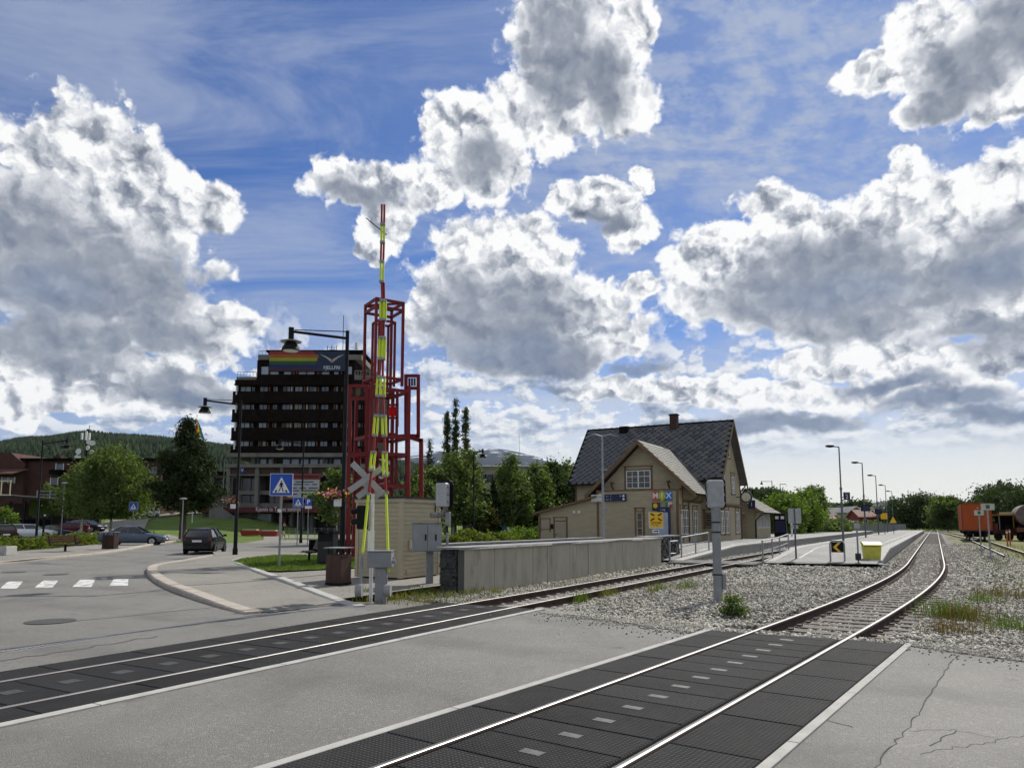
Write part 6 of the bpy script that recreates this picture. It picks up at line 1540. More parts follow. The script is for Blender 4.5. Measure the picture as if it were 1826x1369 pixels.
for s in (-1, 1):
    MB().path([(0, 0, zt - .02), (s * .45, 0, zt + .10), (s * .62, 0, zt + .08)], [.04, .035, .03], 8).build('arm', GALV, r)
    MB().add([(s * .55, -.12, zt + .10), (s * 1.05, -.08, zt - .08), (s * 1.05, .08, zt - .08), (s * .55, .12, zt + .10), (s * .55, -.10, zt + .16), (s * 1.05, -.06, zt - .04), (s * 1.05, .06, zt - .04), (s * .55, .10, zt + .16)], [(0, 3, 2, 1), (4, 5, 6, 7), (0, 1, 5, 4), (1, 2, 6, 5), (2, 3, 7, 6), (3, 0, 4, 7)]).build('lamp_head', GALV, r)
for z in (2.6, 5.2): MB().box(-.09, .30, -.06, .06, z, z + .1).build('clamp', GALV, r)
# small lamps and furniture far along the platform
for px, Y, ty, kind in ((1379.5, 120, 857, 'b'), (1394, 130, 862, 'a'), (1439, 150, 869, 'b')):
    c = at(px, 940, Y); zt = at(913, ty, Y).z
    r = thing('street_lamp', {1379.5: 'black arm lamp rising above the low pavilion', 1394: 'grey lamp right of the black arm lamp behind the pavilion', 1439: 'black arm lamp behind the trees right of the pavilion'}[px], 'street lamp', (c.x, Y, 0))
    MB().tube((0, 0, 0), (0, 0, zt), .08, .06, 8).build('post', BLACK if kind == 'b' else PG, r)
    s = -1 if kind == 'b' else 1; L = 1.7 if kind == 'b' else .9
    MB().tube((0, 0, zt - .1), (s * L, 0, zt - .1), .04, n=6).build('arm', BLACK if kind == 'b' else PG, r)
    if kind == 'b': MB().lathe([(.22, -.5), (.18, -.3), (.06, -.1), (.05, .1)], 12, (s * L, 0, zt - .1)).build('lamp_head', BLACK, r)
    else: MB().box(min(s * L, s * .3), max(s * L, s * .3) + .1, -.12, .12, zt - .16, zt - .06).build('lamp_head', PG, r)
c = uw(84, -14.5)
r = thing('ticket_kiosk', 'dark kiosk with blue panel and white notices by the pavilion', 'kiosk', (*c, .42), RZT)
MB().box(-.6, .6, -.3, .3, 0, 2.5).build('body', BLACK, r); MB().box(-.48, .48, -.32, -.302, .5, 1.7).build('panel', NAVY, r)
for s in (-1, 1): MB().box(s * .28 - .17, s * .28 + .17, -.33, -.303, 1.9, 2.2).build('notice', WHITE, r)
c = uw(88, -14.0)
r = thing('platform_sign', 'round orange sign on a white post by the pavilion', 'sign', (*c, .42), RZT)
MB().tube((0, 0, 0), (0, 0, 2.3), .1, n=8).build('post', WHITE, r); MB().tube((0, -.1, 2.45), (0, -.06, 2.45), .3, n=16).build('disc', mat('orange_disc', (.6, .2, .04), rough=.5), r); MB().tube((0, -.11, 2.45), (0, -.101, 2.45), .17, n=14).build('disc_centre', BLACK, r)
for k, (u, w, lab) in enumerate(((118, -5.2, 'orange triangular sign beyond the platform lamps'), (112, -6.0, 'small yellow square sign beside the third platform lamp'))):
    r = thing('trackside_sign', lab, 'sign', (*uw(u, w), .45), RZT)
    MB().tube((0, 0, 0), (0, 0, 2.2), .04, n=8).build('post', PG, r)
    (MB().prism([(-.45, 1.5), (.45, 1.5), (0, 2.4)], -.06, -.04, 'y') if k == 0 else MB().box(-.4, .4, -.06, -.04, 2.0, 2.8)).build('panel', YELLOW, r)
for px, py, pt, w_, lab in ((1750, 985, 912, .62, 'left of two small pale signs on thin posts right of the track'), (1767, 999, 901, .70, 'right and taller of two small pale signs on thin posts')):
    c = gp(px, py, -.2); zt = at(913, pt, c[1]).z
    r = thing('lineside_sign', lab, 'sign', (*c, -.2), R(-8), 'small pale lineside signs')
    MB().tube((0, 0, 0), (0, 0, zt + .2), .045, n=8).build('post', GALV, r); MB().box(-w_ / 2, w_ / 2, -.06, -.04, zt - .05, zt + .30).build('panel', mat('pale_green_sign', (0.50, 0.54, 0.50), (0.42, 0.46, 0.42), 5, rough=.6), r); MB().box(-.10, .10, -.064, -.061, zt + .02, zt + .24).build('symbol', mat('dark_green_symbol', (.05, .12, .08), rough=.6), r); MB().box(-.12, .12, -.12, .12, 0, .28).build('foot', CONC, r)

# ---------------------------------------------------------------- container wagon and works train
ORG = mat('orange_container_paint', (0.52, 0.105, 0.018), (0.44, 0.085, 0.015), 1.2, rough=.6, dirt=(0.20, 0.05, 0.02), dscale=1.2, dth=(.58, .8), stretch=(1, 1, .3))
wg = thing('container_wagon', 'orange ribbed container on a dark flat wagon on the siding', 'wagon', (*uw(100, 4.07), -.15), RZT)
CW = 1.45
ct = MB().box(-CW + .06, CW - .06, .12, 13.6, 1.22, 4.25).build('container_core', ORG, wg)
for k in range(18):
    x = -CW + .1 + k * (2 * CW - .2) / 18; MB().box(x + .02, x + .10, .05, .13, 1.3, 4.15).build('corrugation', ORG, ct)
for k in range(46): 
    y = .3 + k * .29
    MB().box(-CW - .01, -CW + .07, y, y + .15, 1.3, 4.15).build('corrugation', ORG, ct)
for q in ((-CW, -CW + .12, .0, .16, 1.2, 4.3), (CW - .12, CW, .0, .16, 1.2, 4.3), (-CW, CW, .0, .15, 4.15, 4.302), (-CW, CW, .001, .15, 1.198, 1.36)): MB().box(*q).build('corner_post', mat('rusty_orange', (0.34, 0.07, 0.02), (.2, .05, .02), 4, rough=.7), ct)
MB().tube((.15, .02, 3.75), (.15, .049, 3.75), .06, n=10).build('plate', WHITE, ct)
MB().box(-1.35, 1.35, -.1, 14.2, .85, 1.19).build('wagon_frame', DARK, wg)
for s in (-1, 1): MB().tube((s * .85, -.5, .98), (s * .85, -.1, .98), .1, n=10).tube((s * .85, -.56, .98), (s * .85, -.5, .98), .2, n=14).build('buffer', BLACK, wg)
MB().box(-.5, -.38, -.12, -.05, .1, .85).build('coupling', GREYP, wg)
for y in (1.6, 3.4, 10.2, 12.0):
    ax_ = MB().tube((-.8, y, .62), (.8, y, .62), .07, n=8).build('axle', BLACK, wg)
    for s in (-1, 1): MB().tube((s * .66, y, .62), (s * .80, y, .62), .45, n=20).build('wheel', mat('wheel_steel', (.05, .04, .035), rough=.7), ax_)
for y in (2.5, 11.1): MB().box(-1.0, 1.0, y - 1.3, y + 1.3, .5, .75).build('bogie_frame', BLACK, wg)
MB().bar((.95, .5, 4.25), (.80, .5, 4.62), .05).build('roof_lug', BLACK, ct)
c = at(1800, 955, 88)
wk = thing('works_machine', 'yellow and black track machine with open cab at the right edge', 'works machine', (c.x, 88, -.2), RZT + R(10))
YM = mat('machine_yellow', (0.55, 0.33, 0.05), (.4, .25, .05), 4, rough=.6)
MB().box(-1.9, 1.9, -1, 3, .7, 1.3).build('chassis', mat('machine_dark_red', (.10, .03, .025), (.05, .02, .02), 3, rough=.7), wk)
cb_ = MB().box(-1.1, .9, -.6, 1.2, 1.3, 3.0).build('cab', DARK, wk); MB().box(-1.3, 1.2, -.9, 1.5, 3.02, 3.18).build('roof', YM, cb_); MB().box(-.7, .5, -.6, .8, 3.19, 3.42).build('roof_box', mat('cream_paint', (.5, .46, .36), rough=.6), cb_)
for x in (-1.15, .3, .95): MB().box(x, x + .12, -.66, -.602, 1.3, 3.0).build('cab_post', YM if x > -1 else GREYP, cb_)
MB().box(-.5, .25, -.64, -.605, 1.35, 1.9).build('seat', BLACK, cb_)
for x in (-1.4, -.3, .9): MB().tube((x, -1.0, .5), (x, -1.12, .5), .45, n=16).build('wheel', BLACK, wk)
for x, h in ((-1.7, .8), (1.3, 1.0), (1.7, .5)): MB().box(x, x + .35, -.95, -.2, 1.302, 1.3 + h).build('tool_box', mat('machine_dark_red2', (.16, .045, .035), rough=.7), wk)
c = at(1838, 955, 84)
tk = thing('tank_wagon', 'grey rounded tank on a dark frame cut by the right edge', 'tank wagon', (c.x, 84, -.2), RZT)
MB().tube((0, 0, 3.0), (0, 7, 3.0), 1.25, n=28).build('tank', mat('tank_grey', (.17, .15, .145), (.11, .08, .07), 2, rough=.6, dirt=(.10, .045, .03), dscale=1.0, dth=(.5, .7)), tk, smooth=True)
MB().box(-1.3, 1.3, -.4, 7.4, 1.1, 1.6).build('frame', mat('tank_frame', (.12, .05, .035), rough=.7), tk)
for y in (1, 6):
    for s in (-1, 1): MB().tube((s * .68, y, .65), (s * .82, y, .65), .45, n=16).build('wheel', BLACK, tk)
    MB().box(-1.0, 1.0, y - .2, y + .2, 1.6, 2.1).build('saddle', BLACK, tk)
for px, Y in ((1796, 60), (1801, 66)): 
    r = thing('orange_stake', {1796: 'left orange survey stake in the grass before the works machine', 1801: 'right orange survey stake in the grass before the works machine'}[px], 'stake', (at(px, 960, Y).x, Y, -.25)); MB().box(-.05, .05, -.03, .03, 0, 1.6).build('stake', mat('faded_orange', (.42, .12, .05), rough=.7), r); MB().box(-.055, .055, -.035, .035, 1.3, 1.45).build('band', WHITE, r)

# ---------------------------------------------------------------- far houses on the right
def house(label, px0, px1, Y, py_e, py_r, wallm, roofm, gable=False, base=0, cat='house', wins=3):
    a, b_ = at(px0, py_e, Y), at(px1, py_e, Y); zr = at(913, py_r, Y).z; W = b_.x - a.x; ze = a.z; D = 9.0
    r = thing('house', label, cat, ((a.x + b_.x) / 2, Y, base), R(-3))
    ze -= base; zr -= base
    if gable:
        MB().prism([(-W / 2, -.5), (W / 2, -.5), (W / 2, ze), (0, zr - .25), (-W / 2, ze)], 0, D, 'y').build('wall', wallm, r)
        for s in (-1, 1): slab(r, 'roof', (0, -.5, zr), (s * (W / 2 + .5), -.5, ze - .25), (s * (W / 2 + .5), D + .5, ze - .25), (0, D + .5, zr), .2, roofm); MB().bar((0, -.55, zr - .1), (s * (W / 2 + .5), -.55, ze - .35), .12, .35).build('barge_board', WHITE, r)
    else:
        MB().prism([(0, -.5), (D, -.5), (D, ze), (D / 2, zr - .25), (0, ze)], -W / 2, W / 2, 'x').build('wall', wallm, r)
        for s, y0 in ((1, -.5), (-1, D + .5)): slab(r, 'roof', (-W / 2 - .4, y0, ze - .25), (W / 2 + .4, y0, ze - .25), (W / 2 + .4, D / 2, zr - .001 * s), (-W / 2 - .4, D / 2, zr - .001 * s), .2, roofm)
    for k in range(wins):
        x = -W / 2 + W * (k + .5) / wins; w = MB().box(x - .55, x + .55, -.06, -.01, ze * .45, ze * .45 + 1.2).build('window', GLASS, r)
        fr = MB()
        for q in ((x - .65, x - .55, ze * .45 - .1, ze * .45 + 1.3), (x + .55, x + .65, ze * .45 - .1, ze * .45 + 1.3), (x - .55, x + .55, ze * .45 + 1.2, ze * .45 + 1.3), (x - .55, x + .55, ze * .45 - .1, ze * .45)): fr.box(q[0], q[1], -.09, -.01, q[2], q[3])
        fr.build('frame', WHITE, w)
    return r
RT = mat('grey_far_roof', (0.11, 0.115, 0.12), (.14, .14, .145), .5, rough=.8); RTR = mat('rust_far_roof', (0.20, 0.10, 0.07), (.16, .08, .06), .5, rough=.8)
house('wide pale house with grey roof beyond the hedge', 1486, 1560, 250, 917, 904, mat('far_beige', (.36, .31, .24), rough=.8), RT, wins=5)
house('pale gabled house front right of the hedge', 1512, 1540, 240, 912, 902, MATS['far_beige'], RT, gable=True, wins=2)
house('dark house with white-edged gable behind the platform', 1573, 1602, 225, 909, 893, mat('far_dark_blue', (.03, .035, .045), rough=.8), RT, gable=True, wins=1)
house('red house with rusty roof in the middle of the far row', 1533, 1572, 215, 920, 908, mat('far_red', (.20, .035, .025), rough=.8), RTR, wins=2)
house('low building with rust red roof left of the hedge houses', 1462, 1492, 225, 925, 916, MATS['far_red'], RTR, wins=2)
house('small dark gabled house behind the pavilion roof', 1352, 1376, 150, 912, 893, mat('far_brown', (.08, .05, .04), rough=.8), RT, gable=True, base=1.0, wins=1)
c = at(1512, 930, 205)
r = thing('white_van', 'white vehicle roof showing above the hedge', 'van', (c.x, 205, -.2), R(80))
MB().box(-1, 1, -2.6, 2.6, .6, 2.9).build('body', WHITE, r, bevel=.2); MB().box(-1.01, 1.01, -1.9, 2.2, 1.7, 2.3).build('window_band', GLASS, r)
fn = thing('fence', 'grey board fence in front of the far houses', 'fence', (*at(1505, 940, 170).xy, -.2), R(-12))
for k in range(44): MB().box(k * .3, k * .3 + .27, -.02, .02, .1, 2.0 + random.uniform(-.03, .03)).build('board', GREYP, fn)
MB().box(0, 13.2, .025, .08, .5, .6).box(0, 13.2, .025, .08, 1.6, 1.7).build('rail', GREYP, fn)

# ---------------------------------------------------------------- tower block
HD = 124.0
DBR = mat('dark_brown_cladding', (0.010, 0.0062, 0.0058), (0.016, 0.010, 0.009), 1.5, rough=.9, spec=.08, bump=.3, bscale=6)
HCON = mat('weathered_concrete', (0.20, 0.19, 0.17), (0.155, 0.148, 0.135), .6, rough=.9, dirt=(0.09, 0.085, 0.078), dscale=.5, dth=(.5, .75), stretch=(1, 1, .4))
SKYPANE = mat('sky_pale_window', (0.30, 0.35, 0.43), (0.16, 0.20, 0.27), .35, rough=.15, spec=.8)  # reflected sky is put into the pane's base colour
PANES = [SKYPANE, mat('dark_pane', (.05, .065, .09), (.09, .11, .14), .5, rough=.12, spec=.7), mat('bluish_pane', (.12, .17, .26), (.08, .11, .17), .4, rough=.12, spec=.8)]
DRAPE = [mat('pale_drape', (.34, .33, .30), rough=.9), mat('rust_drape', (.16, .07, .04), rough=.9), mat('grey_drape', (.15, .15, .16), rough=.9)]
def hx(px): return at(px, 800, HD).x
def hzz(py): return at(913, py, HD).z
tb = thing('tower_block', 'dark brown tower block with bands of windows on a concrete podium', 'building', (hx(412), HD, 0.15))
ox = hx(412)
def X(px): return hx(px) - ox
def Z(py): return hzz(py) - .15
def hb(name, px0, px1, py0, py1, y0, y1, m, parent=None, **k): return MB().box(X(px0), X(px1), y0, y1, Z(py1), Z(py0)).build(name, m, parent or tb, **k)
hb('main_block', 414.5, 662, 682, 812, .9, 17, DBR)
hb('upper_block', 449.5, 628, 640, 682, .9, 15, DBR); hb('penthouse', 465, 622, 622, 640, 2.0, 13, DBR)
hb('parapet', 452, 640, 631, 640, .5, 15.5, HCON); hb('roof_edge', 462, 640, 620, 623, 1.6, 14, DARK)
hb('terrace_wall', 415, 450, 671, 682, .4, 1.2, HCON); hb('terrace_wall', 628, 664, 668, 682, .4, 14, HCON)
hb('plant_room', 550, 560, 616, 621, 5, 8, DBR)
# cladding bands with window strips between
rows = [(687, 697.5), (719, 729.5), (752, 762), (785, 795)]
bands = [(677, 687), (697.5, 719), (729.5, 752), (762, 785), (795, 808)]
for i, (a, c_) in enumerate(bands):
    hb('cladding_band', 411 if i else 414, 664, a, c_, .0, 1.0, DBR)
    hb('cladding_lip', 410.5 if i else 413.5, 664.5, c_ - 2.2, c_ - .2, -.25, -.002, DBR)
WIN = [(422, 440), (442.5, 447), (457, 470.5), (481, 488.5), (498.5, 511.5), (520.5, 533.5), (546, 559), (568.5, 581), (590.5, 598), (609, 622), (631, 640), (647, 658)]
RED = [(472.5, 475), (513, 515), (516, 517.5), (536, 538.5), (541.5, 543.5), (561, 563.5), (604, 607), (642, 644)]
WOODR = mat('rusty_window_panel', (0.17, 0.045, 0.025), (.22, .10, .06), 1.0, rough=.7)
for a, c_ in rows:
    for p, q in WIN:
        w = hb('window', p, q, a + .6, c_ - .4, .84, .895, random.choice(PANES)); fr = MB()
        if random.random() < .45: MB().box(X(p) + .05, X(p) + random.uniform(.25, .7) * (X(q) - X(p)), .825, .839, Z(c_ - .4), Z(a + .6)).build('curtain', random.choice(DRAPE), w)
        for (x0, x1, z0, z1) in ((X(p) - .1, X(p), Z(c_ - .4), Z(a + .6)), (X(q), X(q) + .1, Z(c_ - .4), Z(a + .6)), (X((p + q) / 2) - .04, X((p + q) / 2) + .04, Z(c_ - .4), Z(a + .6))): fr.box(x0, x1, .78, .84, z0, z1)
        fr.build('frame', DARK, w)
    for p, q in RED: hb('side_panel', p, q, a + .6, c_ - .4, .83, .895, WOODR if p not in (513, 541.5) else WHITE)
    hb('corner_pillar', 416.2, 418.6, a, c_ + 6, -.02, .6, WHITE)
for p, q in ((458, 470.5), (475, 489), (499, 511.5), (526, 539), (541, 554), (569, 581), (590, 598), (609, 622)):
    hb('window', p, q, 652 if p < 470 or p > 600 else 660.5, 665.5, .84, .895, SKYPANE)
for p in (472.5, 514, 516.5, 521, 558.5, 561, 566, 602): hb('side_panel', p, p + 2.2, 661, 665, .83, .895, WOODR)
# railing on the terraces and antennas
def hrail(px0, px1, py0, py1, y):
    b = MB(); n = int((px1 - px0) / 5)
    for k in range(n + 1): x = X(px0 + (px1 - px0) * k / n); b.bar((x, y, Z(py1)), (x, y, Z(py0)), .06)
    b.bar((X(px0), y, Z(py0)), (X(px1), y, Z(py0)), .08); b.build('terrace_railing', GREYP, tb)
hrail(415, 449, 661.5, 672, .8); hrail(453, 466, 624.5, 631, .6); hrail(628, 660, 659, 668, .8)
for px, top, y in ((592, 545, 6), (571, 600, 6), (563, 601, 6), (585, 606, 4), (636, 598, 6)): MB().bar((X(px), y, Z(621)), (X(px), y, Z(top)), .09).build('antenna', BLACK, tb)
for z in (605, 609): MB().bar((X(566), 6, Z(z)), (X(578), 6, Z(z)), .06).build('antenna_arm', BLACK, tb)
MB().box(X(617), X(622), 5, 5.4, Z(610), Z(598)).build('antenna_panel', WHITE, tb); MB().tube((X(497), 3, Z(616)), (X(497), 3.2, Z(616)), 1.0, n=18).build('dish', WHITE, tb)
# podium
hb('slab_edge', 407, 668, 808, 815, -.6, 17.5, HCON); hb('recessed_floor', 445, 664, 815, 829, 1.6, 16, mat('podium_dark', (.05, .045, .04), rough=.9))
for p, q in ((444, 452), (455, 458.5), (482, 488.5), (486, 489), (573, 577), (586, 588)): hb('pier', p, q, 815, 829, 1.0, 1.58, HCON)
for p, q in ((459, 470), (475, 486), (500.5, 512), (516, 529), (533, 546), (550, 563), (567, 580), (592, 604), (608, 622)): hb('window', p, q, 817, 828, 1.52, 1.58, SKYPANE)
hb('podium_slab', 413, 668, 829, 835, -2.4, 17, HCON); hb('brick_band', 416, 664, 835, 847, -1.8, 16, mat('podium_brick', (.085, .05, .042), (.06, .038, .033), 2, rough=.9)); hb('podium_beam', 414, 668, 847, 849, -2.2, 16, HCON)
hb('lower_core', 430, 662, 849, 956, 1.0, 16, mat('dark_glazing', (.012, .010, .011), (.02, .016, .015), .5, rough=.4, spec=.25))
for p, q in ((414, 420), (464, 470.5), (508, 513), (558, 563), (612, 618), (650, 656)): hb('column', p, q, 835, 912, -2.1, -1.2, HCON)
for a, c_ in ((875, 882), (897, 905)): hb('floor_slab', 430, 664, a, c_, -1.1, 1.2, HCON)
for p, q in ((432, 446), (448, 462), (472, 488), (490, 506), (515, 536), (540, 556)):
    for a, c_ in ((852, 874), (883, 896)): hb('window', p, q, a, c_, .93, .995, mat('brown_dark_glass', (.03, .018, .016), rough=.12, spec=.7))
hb('red_awning', 373, 610, 905, 914, -3.6, -1.0, mat('dark_red_fascia', (.115, .014, .016), (.09, .012, .014), 1, rough=.6))
lettering('Kjemin te Tynset sentrum', 1.0, WHITE, tb, (X(513), -3.62, Z(908.5)), sx=.72)
hb('shop_wall', 373, 470, 914, 956, -1.6, 1.0, HCON)
for p, q in ((391, 397), (399, 405), (407, 412.5), (420, 424)): hb('shop_window', p, q, 916, 930, -1.68, -1.6, SKYPANE)
hb('entrance_glass', 470, 493, 916, 956, -1.55, 1.0, mat('pale_entrance_glass', (.17, .22, .22), (.25, .30, .29), .6, rough=.15)); hb('lift_box', 467, 490, 929, 956, -3.2, -1.6, HCON)
hb('entrance_door', 499, 514, 920, 956, -.2, .995, mat('red_door', (.10, .015, .012), rough=.5))
for p in (525, 545, 560): hb('entrance_pillar', p, p + 4, 914, 956, -1.0, .98, HCON)
for p, q in ((516, 524), (531, 544), (550, 559)): hb('shop_window', p, q, 918, 950, .9, .99, SKYPANE)
hb('v_sign', 438, 444, 836, 843, -1.95, -1.85, BLUE); lettering('V', .75, WHITE, tb, (X(441), -1.98, Z(839.5)), bold=True)
# banner
bn = thing('rainbow_banner', 'rainbow and dark blue banner with a pale bird across the top of the tower block', 'banner', (X(473) + ox, HD + .35, Z(661) + .15))
bw, bh_ = X(612) - X(473), Z(625) - Z(661)
MB().box(0, bw, 0, .08, 0, bh_).build('cloth', mat('banner_blue', (.010, .022, .060), (.016, .032, .075), .4, rough=.6), bn)
for k, cc in enumerate(((.055, .02, .055), (.018, .022, .115), (.02, .10, .03), (.36, .32, .03), (.36, .11, .02), (.30, .025, .025))):
    e = bw * (.625 + .03 * math.sin(k * 2.1)); MB().add([(0.02, -.012, bh_ * k / 6 + .01), (e, -.012, bh_ * k / 6 + .01), (e + .25 * math.sin(k), -.012, bh_ * (k + 1) / 6 - .005), (.02, -.012, bh_ * (k + 1) / 6 - .005)], [(0, 1, 2, 3)]).build('stripe', mat('banner_stripe_%d' % k, cc, tuple(v * .8 for v in cc), .5, rough=.65), bn)
lettering('FJELLFRI', .88, WHITE, bn, (bw * .82, -.02, bh_ * .17), sx=.95)
BIRD = mat('banner_bird', (.42, .36, .33), rough=.6)
for s in (-1, 1): MB().add([(bw * .82, -.02, bh_ * .42), (bw * .82 + s * bw * .08, -.02, bh_ * .66), (bw * .82 + s * bw * .16, -.02, bh_ * .84), (bw * .82 + s * bw * .09, -.02, bh_ * .76), (bw * .82 + s * bw * .01, -.02, bh_ * .60)], [(0, 1, 4), (1, 2, 3), (1, 3, 4)]).build('bird_wing', BIRD, bn)
# poster
po = thing('poster', 'red and white event poster with a black figure on the tower block podium', 'poster', (X(508) + ox, HD - 2.6, Z(891) + .15))
pw, ph_ = X(580) - X(508), Z(846) - Z(891)
MB().box(0, pw, 0, .06, 0, ph_).build('sheet', mat('poster_red', (.26, .055, .045), (.20, .045, .04), .6, rough=.6), po)
MB().box(pw * .22, pw * .98, -.01, -.002, ph_ * .08, ph_ * .76).build('white_field', mat('poster_white', (.42, .43, .46), rough=.6), po)
PK = mat('poster_ink', (.03, .03, .04), rough=.6); PR = mat('poster_dark_red', (.10, .01, .01), rough=.6)
MB().box(pw * .2, pw * .96, -.012, -.003, ph_ * .82, ph_ * .93).build('heading', PR, po)
for k, (z, x0, x1) in enumerate(((.68, .40, .84), (.58, .36, .58), (.58, .62, .74), (.58, .80, .92), (.44, .26, .44), (.44, .5, .66), (.44, .72, .94), (.34, .26, .5), (.34, .56, .9), (.2, .3, .45), (.2, .55, .75), (.14, .82, .9))): MB().box(pw * x0, pw * x1, -.016, -.0105, ph_ * z - .09, ph_ * z + .09).build('text_line', PK if k != 2 else WOODR, po)
MB().add([(pw * .05, -.012, ph_ * .95), (pw * .16, -.012, ph_ * .9), (pw * .17, -.012, ph_ * .75), (pw * .08, -.012, ph_ * .70)], [(0, 1, 2, 3)]).build('figure_head', BIRD, po)
MB().add([(pw * .07, -.012, ph_ * .69), (pw * .18, -.012, ph_ * .66), (pw * .21, -.012, ph_ * .40), (pw * .13, -.012, ph_ * .22), (pw * .2, -.012, ph_ * .06), (pw * .08, -.012, ph_ * .06), (pw * .09, -.012, ph_ * .36)], [(0, 1, 2, 6), (6, 2, 3), (6, 3, 5), (3, 4, 5)]).build('figure_body', PK, po)
# stairs flank and lawn terraces beside the tower block
sw = thing('stair_wall', 'sloping concrete stair wall left of the tower block entrance', 'wall', (*at(372, 930, 118).xy, 0))
def sxx(px): return at(px, 930, 118).x - at(372, 930, 118).x
MB().prism([(sxx(372), 0), (sxx(455), 0), (sxx(455), 1.6), (sxx(430), 2.2), (sxx(372), 5.6)], 0, .6, 'y').build('wall', HCON, sw); MB().bar((sxx(374), -.1, 6.5), (sxx(430), -.1, 3.1), .08).bar((sxx(430), -.1, 3.1), (sxx(455), -.1, 2.5), .08).build('handrail', BLACK, sw)
pv = thing('glazed_pavilion', 'low concrete hall with tall windows behind the pine', 'building', (*at(376, 890, 150).xy, 5.0))
MB().box(0, 12, 0, 8, 0, 6.8).build('wall', HCON, pv); MB().box(-.5, 12.5, -.8, 8.5, 6.802, 7.5).build('roof', DARK, pv)
for k in range(6): MB().box(.6 + k * 1.9, 2.2 + k * 1.9, -.06, -.01, 2.8, 6.2).build('window', GLASS, pv)
for px, Y, lab, c_ in ((447, 96, 'left orange-red planter in front of the tower block', 0), (481, 96, 'right orange-red planter in front of the tower block', 1)):
    c = at(px, 950, Y); r = thing('planter', lab, 'planter', (c.x, Y, hgt(c.x, Y)))
    MB().add([(-1.0, -.5, 0), (1.0, -.5, 0), (1.0, .5, 0), (-1.0, .5, 0), (-1.25, -.65, .65), (1.25, -.65, .65), (1.25, .65, .65), (-1.25, .65, .65)], [(0, 3, 2, 1), (4, 5, 6, 7), (0, 1, 5, 4), (1, 2, 6, 5), (2, 3, 7, 6), (3, 0, 4, 7)]).build('tub', mat('orange_red_steel', (.36, .05, .025), rough=.5), r); MB().box(-.9, .9, -.55, .55, .652, .82).build('bench_top', mat('pale_timber', (.42, .36, .28), rough=.7), r)

# ---------------------------------------------------------------- concrete office behind the birches
of = thing('concrete_office', 'low grey concrete office with red-framed windows behind the birches', 'building', (at(838, 900, 112).x, 112, .1))
oz = lambda py: at(913, py, 112).z - .1
oxx = lambda px: at(px, 880, 112).x - at(838, 880, 112).x
BEC = mat('sandy_concrete', (0.30, 0.285, 0.24), (0.25, 0.24, 0.205), .5, rough=.9, dirt=(.17, .16, .14), dscale=.4, dth=(.5, .8))
MB().box(oxx(820), oxx(1055), 0, 14, oz(868), oz(832)).build('upper_wall', BEC, of); MB().box(oxx(818), oxx(1058), -.6, 14.5, oz(832) + .002, oz(830)).build('roof_edge', WHITE, of)
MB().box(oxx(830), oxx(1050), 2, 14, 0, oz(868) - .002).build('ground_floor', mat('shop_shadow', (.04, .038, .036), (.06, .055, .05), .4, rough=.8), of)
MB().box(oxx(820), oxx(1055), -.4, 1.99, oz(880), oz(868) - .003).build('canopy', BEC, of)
for p in (853, 866, 880, 905, 918, 931, 945, 985, 998, 1011):
    w = MB().box(oxx(p), oxx(p + 11), -.05, -.005, oz(860), oz(846)).build('window', GLASS, of); MB().box(oxx(p) - .25, oxx(p), -.09, -.005, oz(861), oz(845)).box(oxx(p + 11), oxx(p + 11) + .18, -.09, -.005, oz(861), oz(845)).build('frame', WOODR, w)
for p in (855, 905, 935, 990, 1025): MB().box(oxx(p), oxx(p + 4), -.3, .3, 0, oz(880) - .003).build('column', WHITE, of)
for p, q, mm in ((862, 888, GLASS), (892, 902, mat('shop_blue', (.03, .10, .28), rough=.4)), (912, 930, GLASS), (940, 955, SKYPANE), (962, 984, SKYPANE)): MB().box(oxx(p), oxx(q), 1.9, 1.99, .3, 4.6).build('shop_window', mm, of)
MB().box(oxx(890), oxx(904), 1.85, 1.99, 4.7, 5.6).build('red_sign', mat('shop_red', (.35, .03, .03), rough=.5), of)
mt_ = thing('mast', 'thin radio mast far behind the office', 'mast', (*at(926, 830, 400).xy, 0)); MB().tube((0, 0, 0), (0, 0, at(913, 772, 400).z), .25, .08, 6).build('pole', GREYP, mt_)
# ---------------------------------------------------------------- brick building and carport on the left
BRICK = mat('dark_red_brick', (0.085, 0.034, 0.026), (0.060, 0.026, 0.021), 1.2, rough=.9, bump=.3, bscale=9, dirt=(.06, .026, .022), dscale=.5, dth=(.5, .8))
bk = thing('brick_building', 'dark red brick building with black roof edge on the left', 'building', (*at(-60, 870, 125).xy, 3.0))
bX = lambda px: at(px, 850, 125).x - at(-60, 850, 125).x
bZ = lambda py: at(913, py, 125).z - 3.0
MB().box(bX(45), bX(285), 0, 14, 0, bZ(822)).build('wall', BRICK, bk); MB().box(bX(35), bX(290), -.5, 15, bZ(822) + .002, bZ(817)).build('roof', DARK, bk)
MB().prism([(bX(-60), 0), (bX(48), 0), (bX(48), bZ(829)), (bX(22), bZ(808)), (bX(-10), bZ(806)), (bX(-60), bZ(806))], -1.0, 10, 'y').build('wall', BRICK, bk)
MB().add([(bX(-60), -1.2, bZ(837)), (bX(60), -1.2, bZ(837)), (bX(46), -3.5, bZ(846)), (bX(-60), -3.5, bZ(846))], [(0, 1, 2, 3)]).add([(bX(-60), -3.5, bZ(846)), (bX(46), -3.5, bZ(846)), (bX(46), -3.5, bZ(848)), (bX(-60), -3.5, bZ(848))], [(0, 1, 2, 3)]).build('lean_roof', mat('brown_tile', (.10, .045, .035), rough=.8), bk)
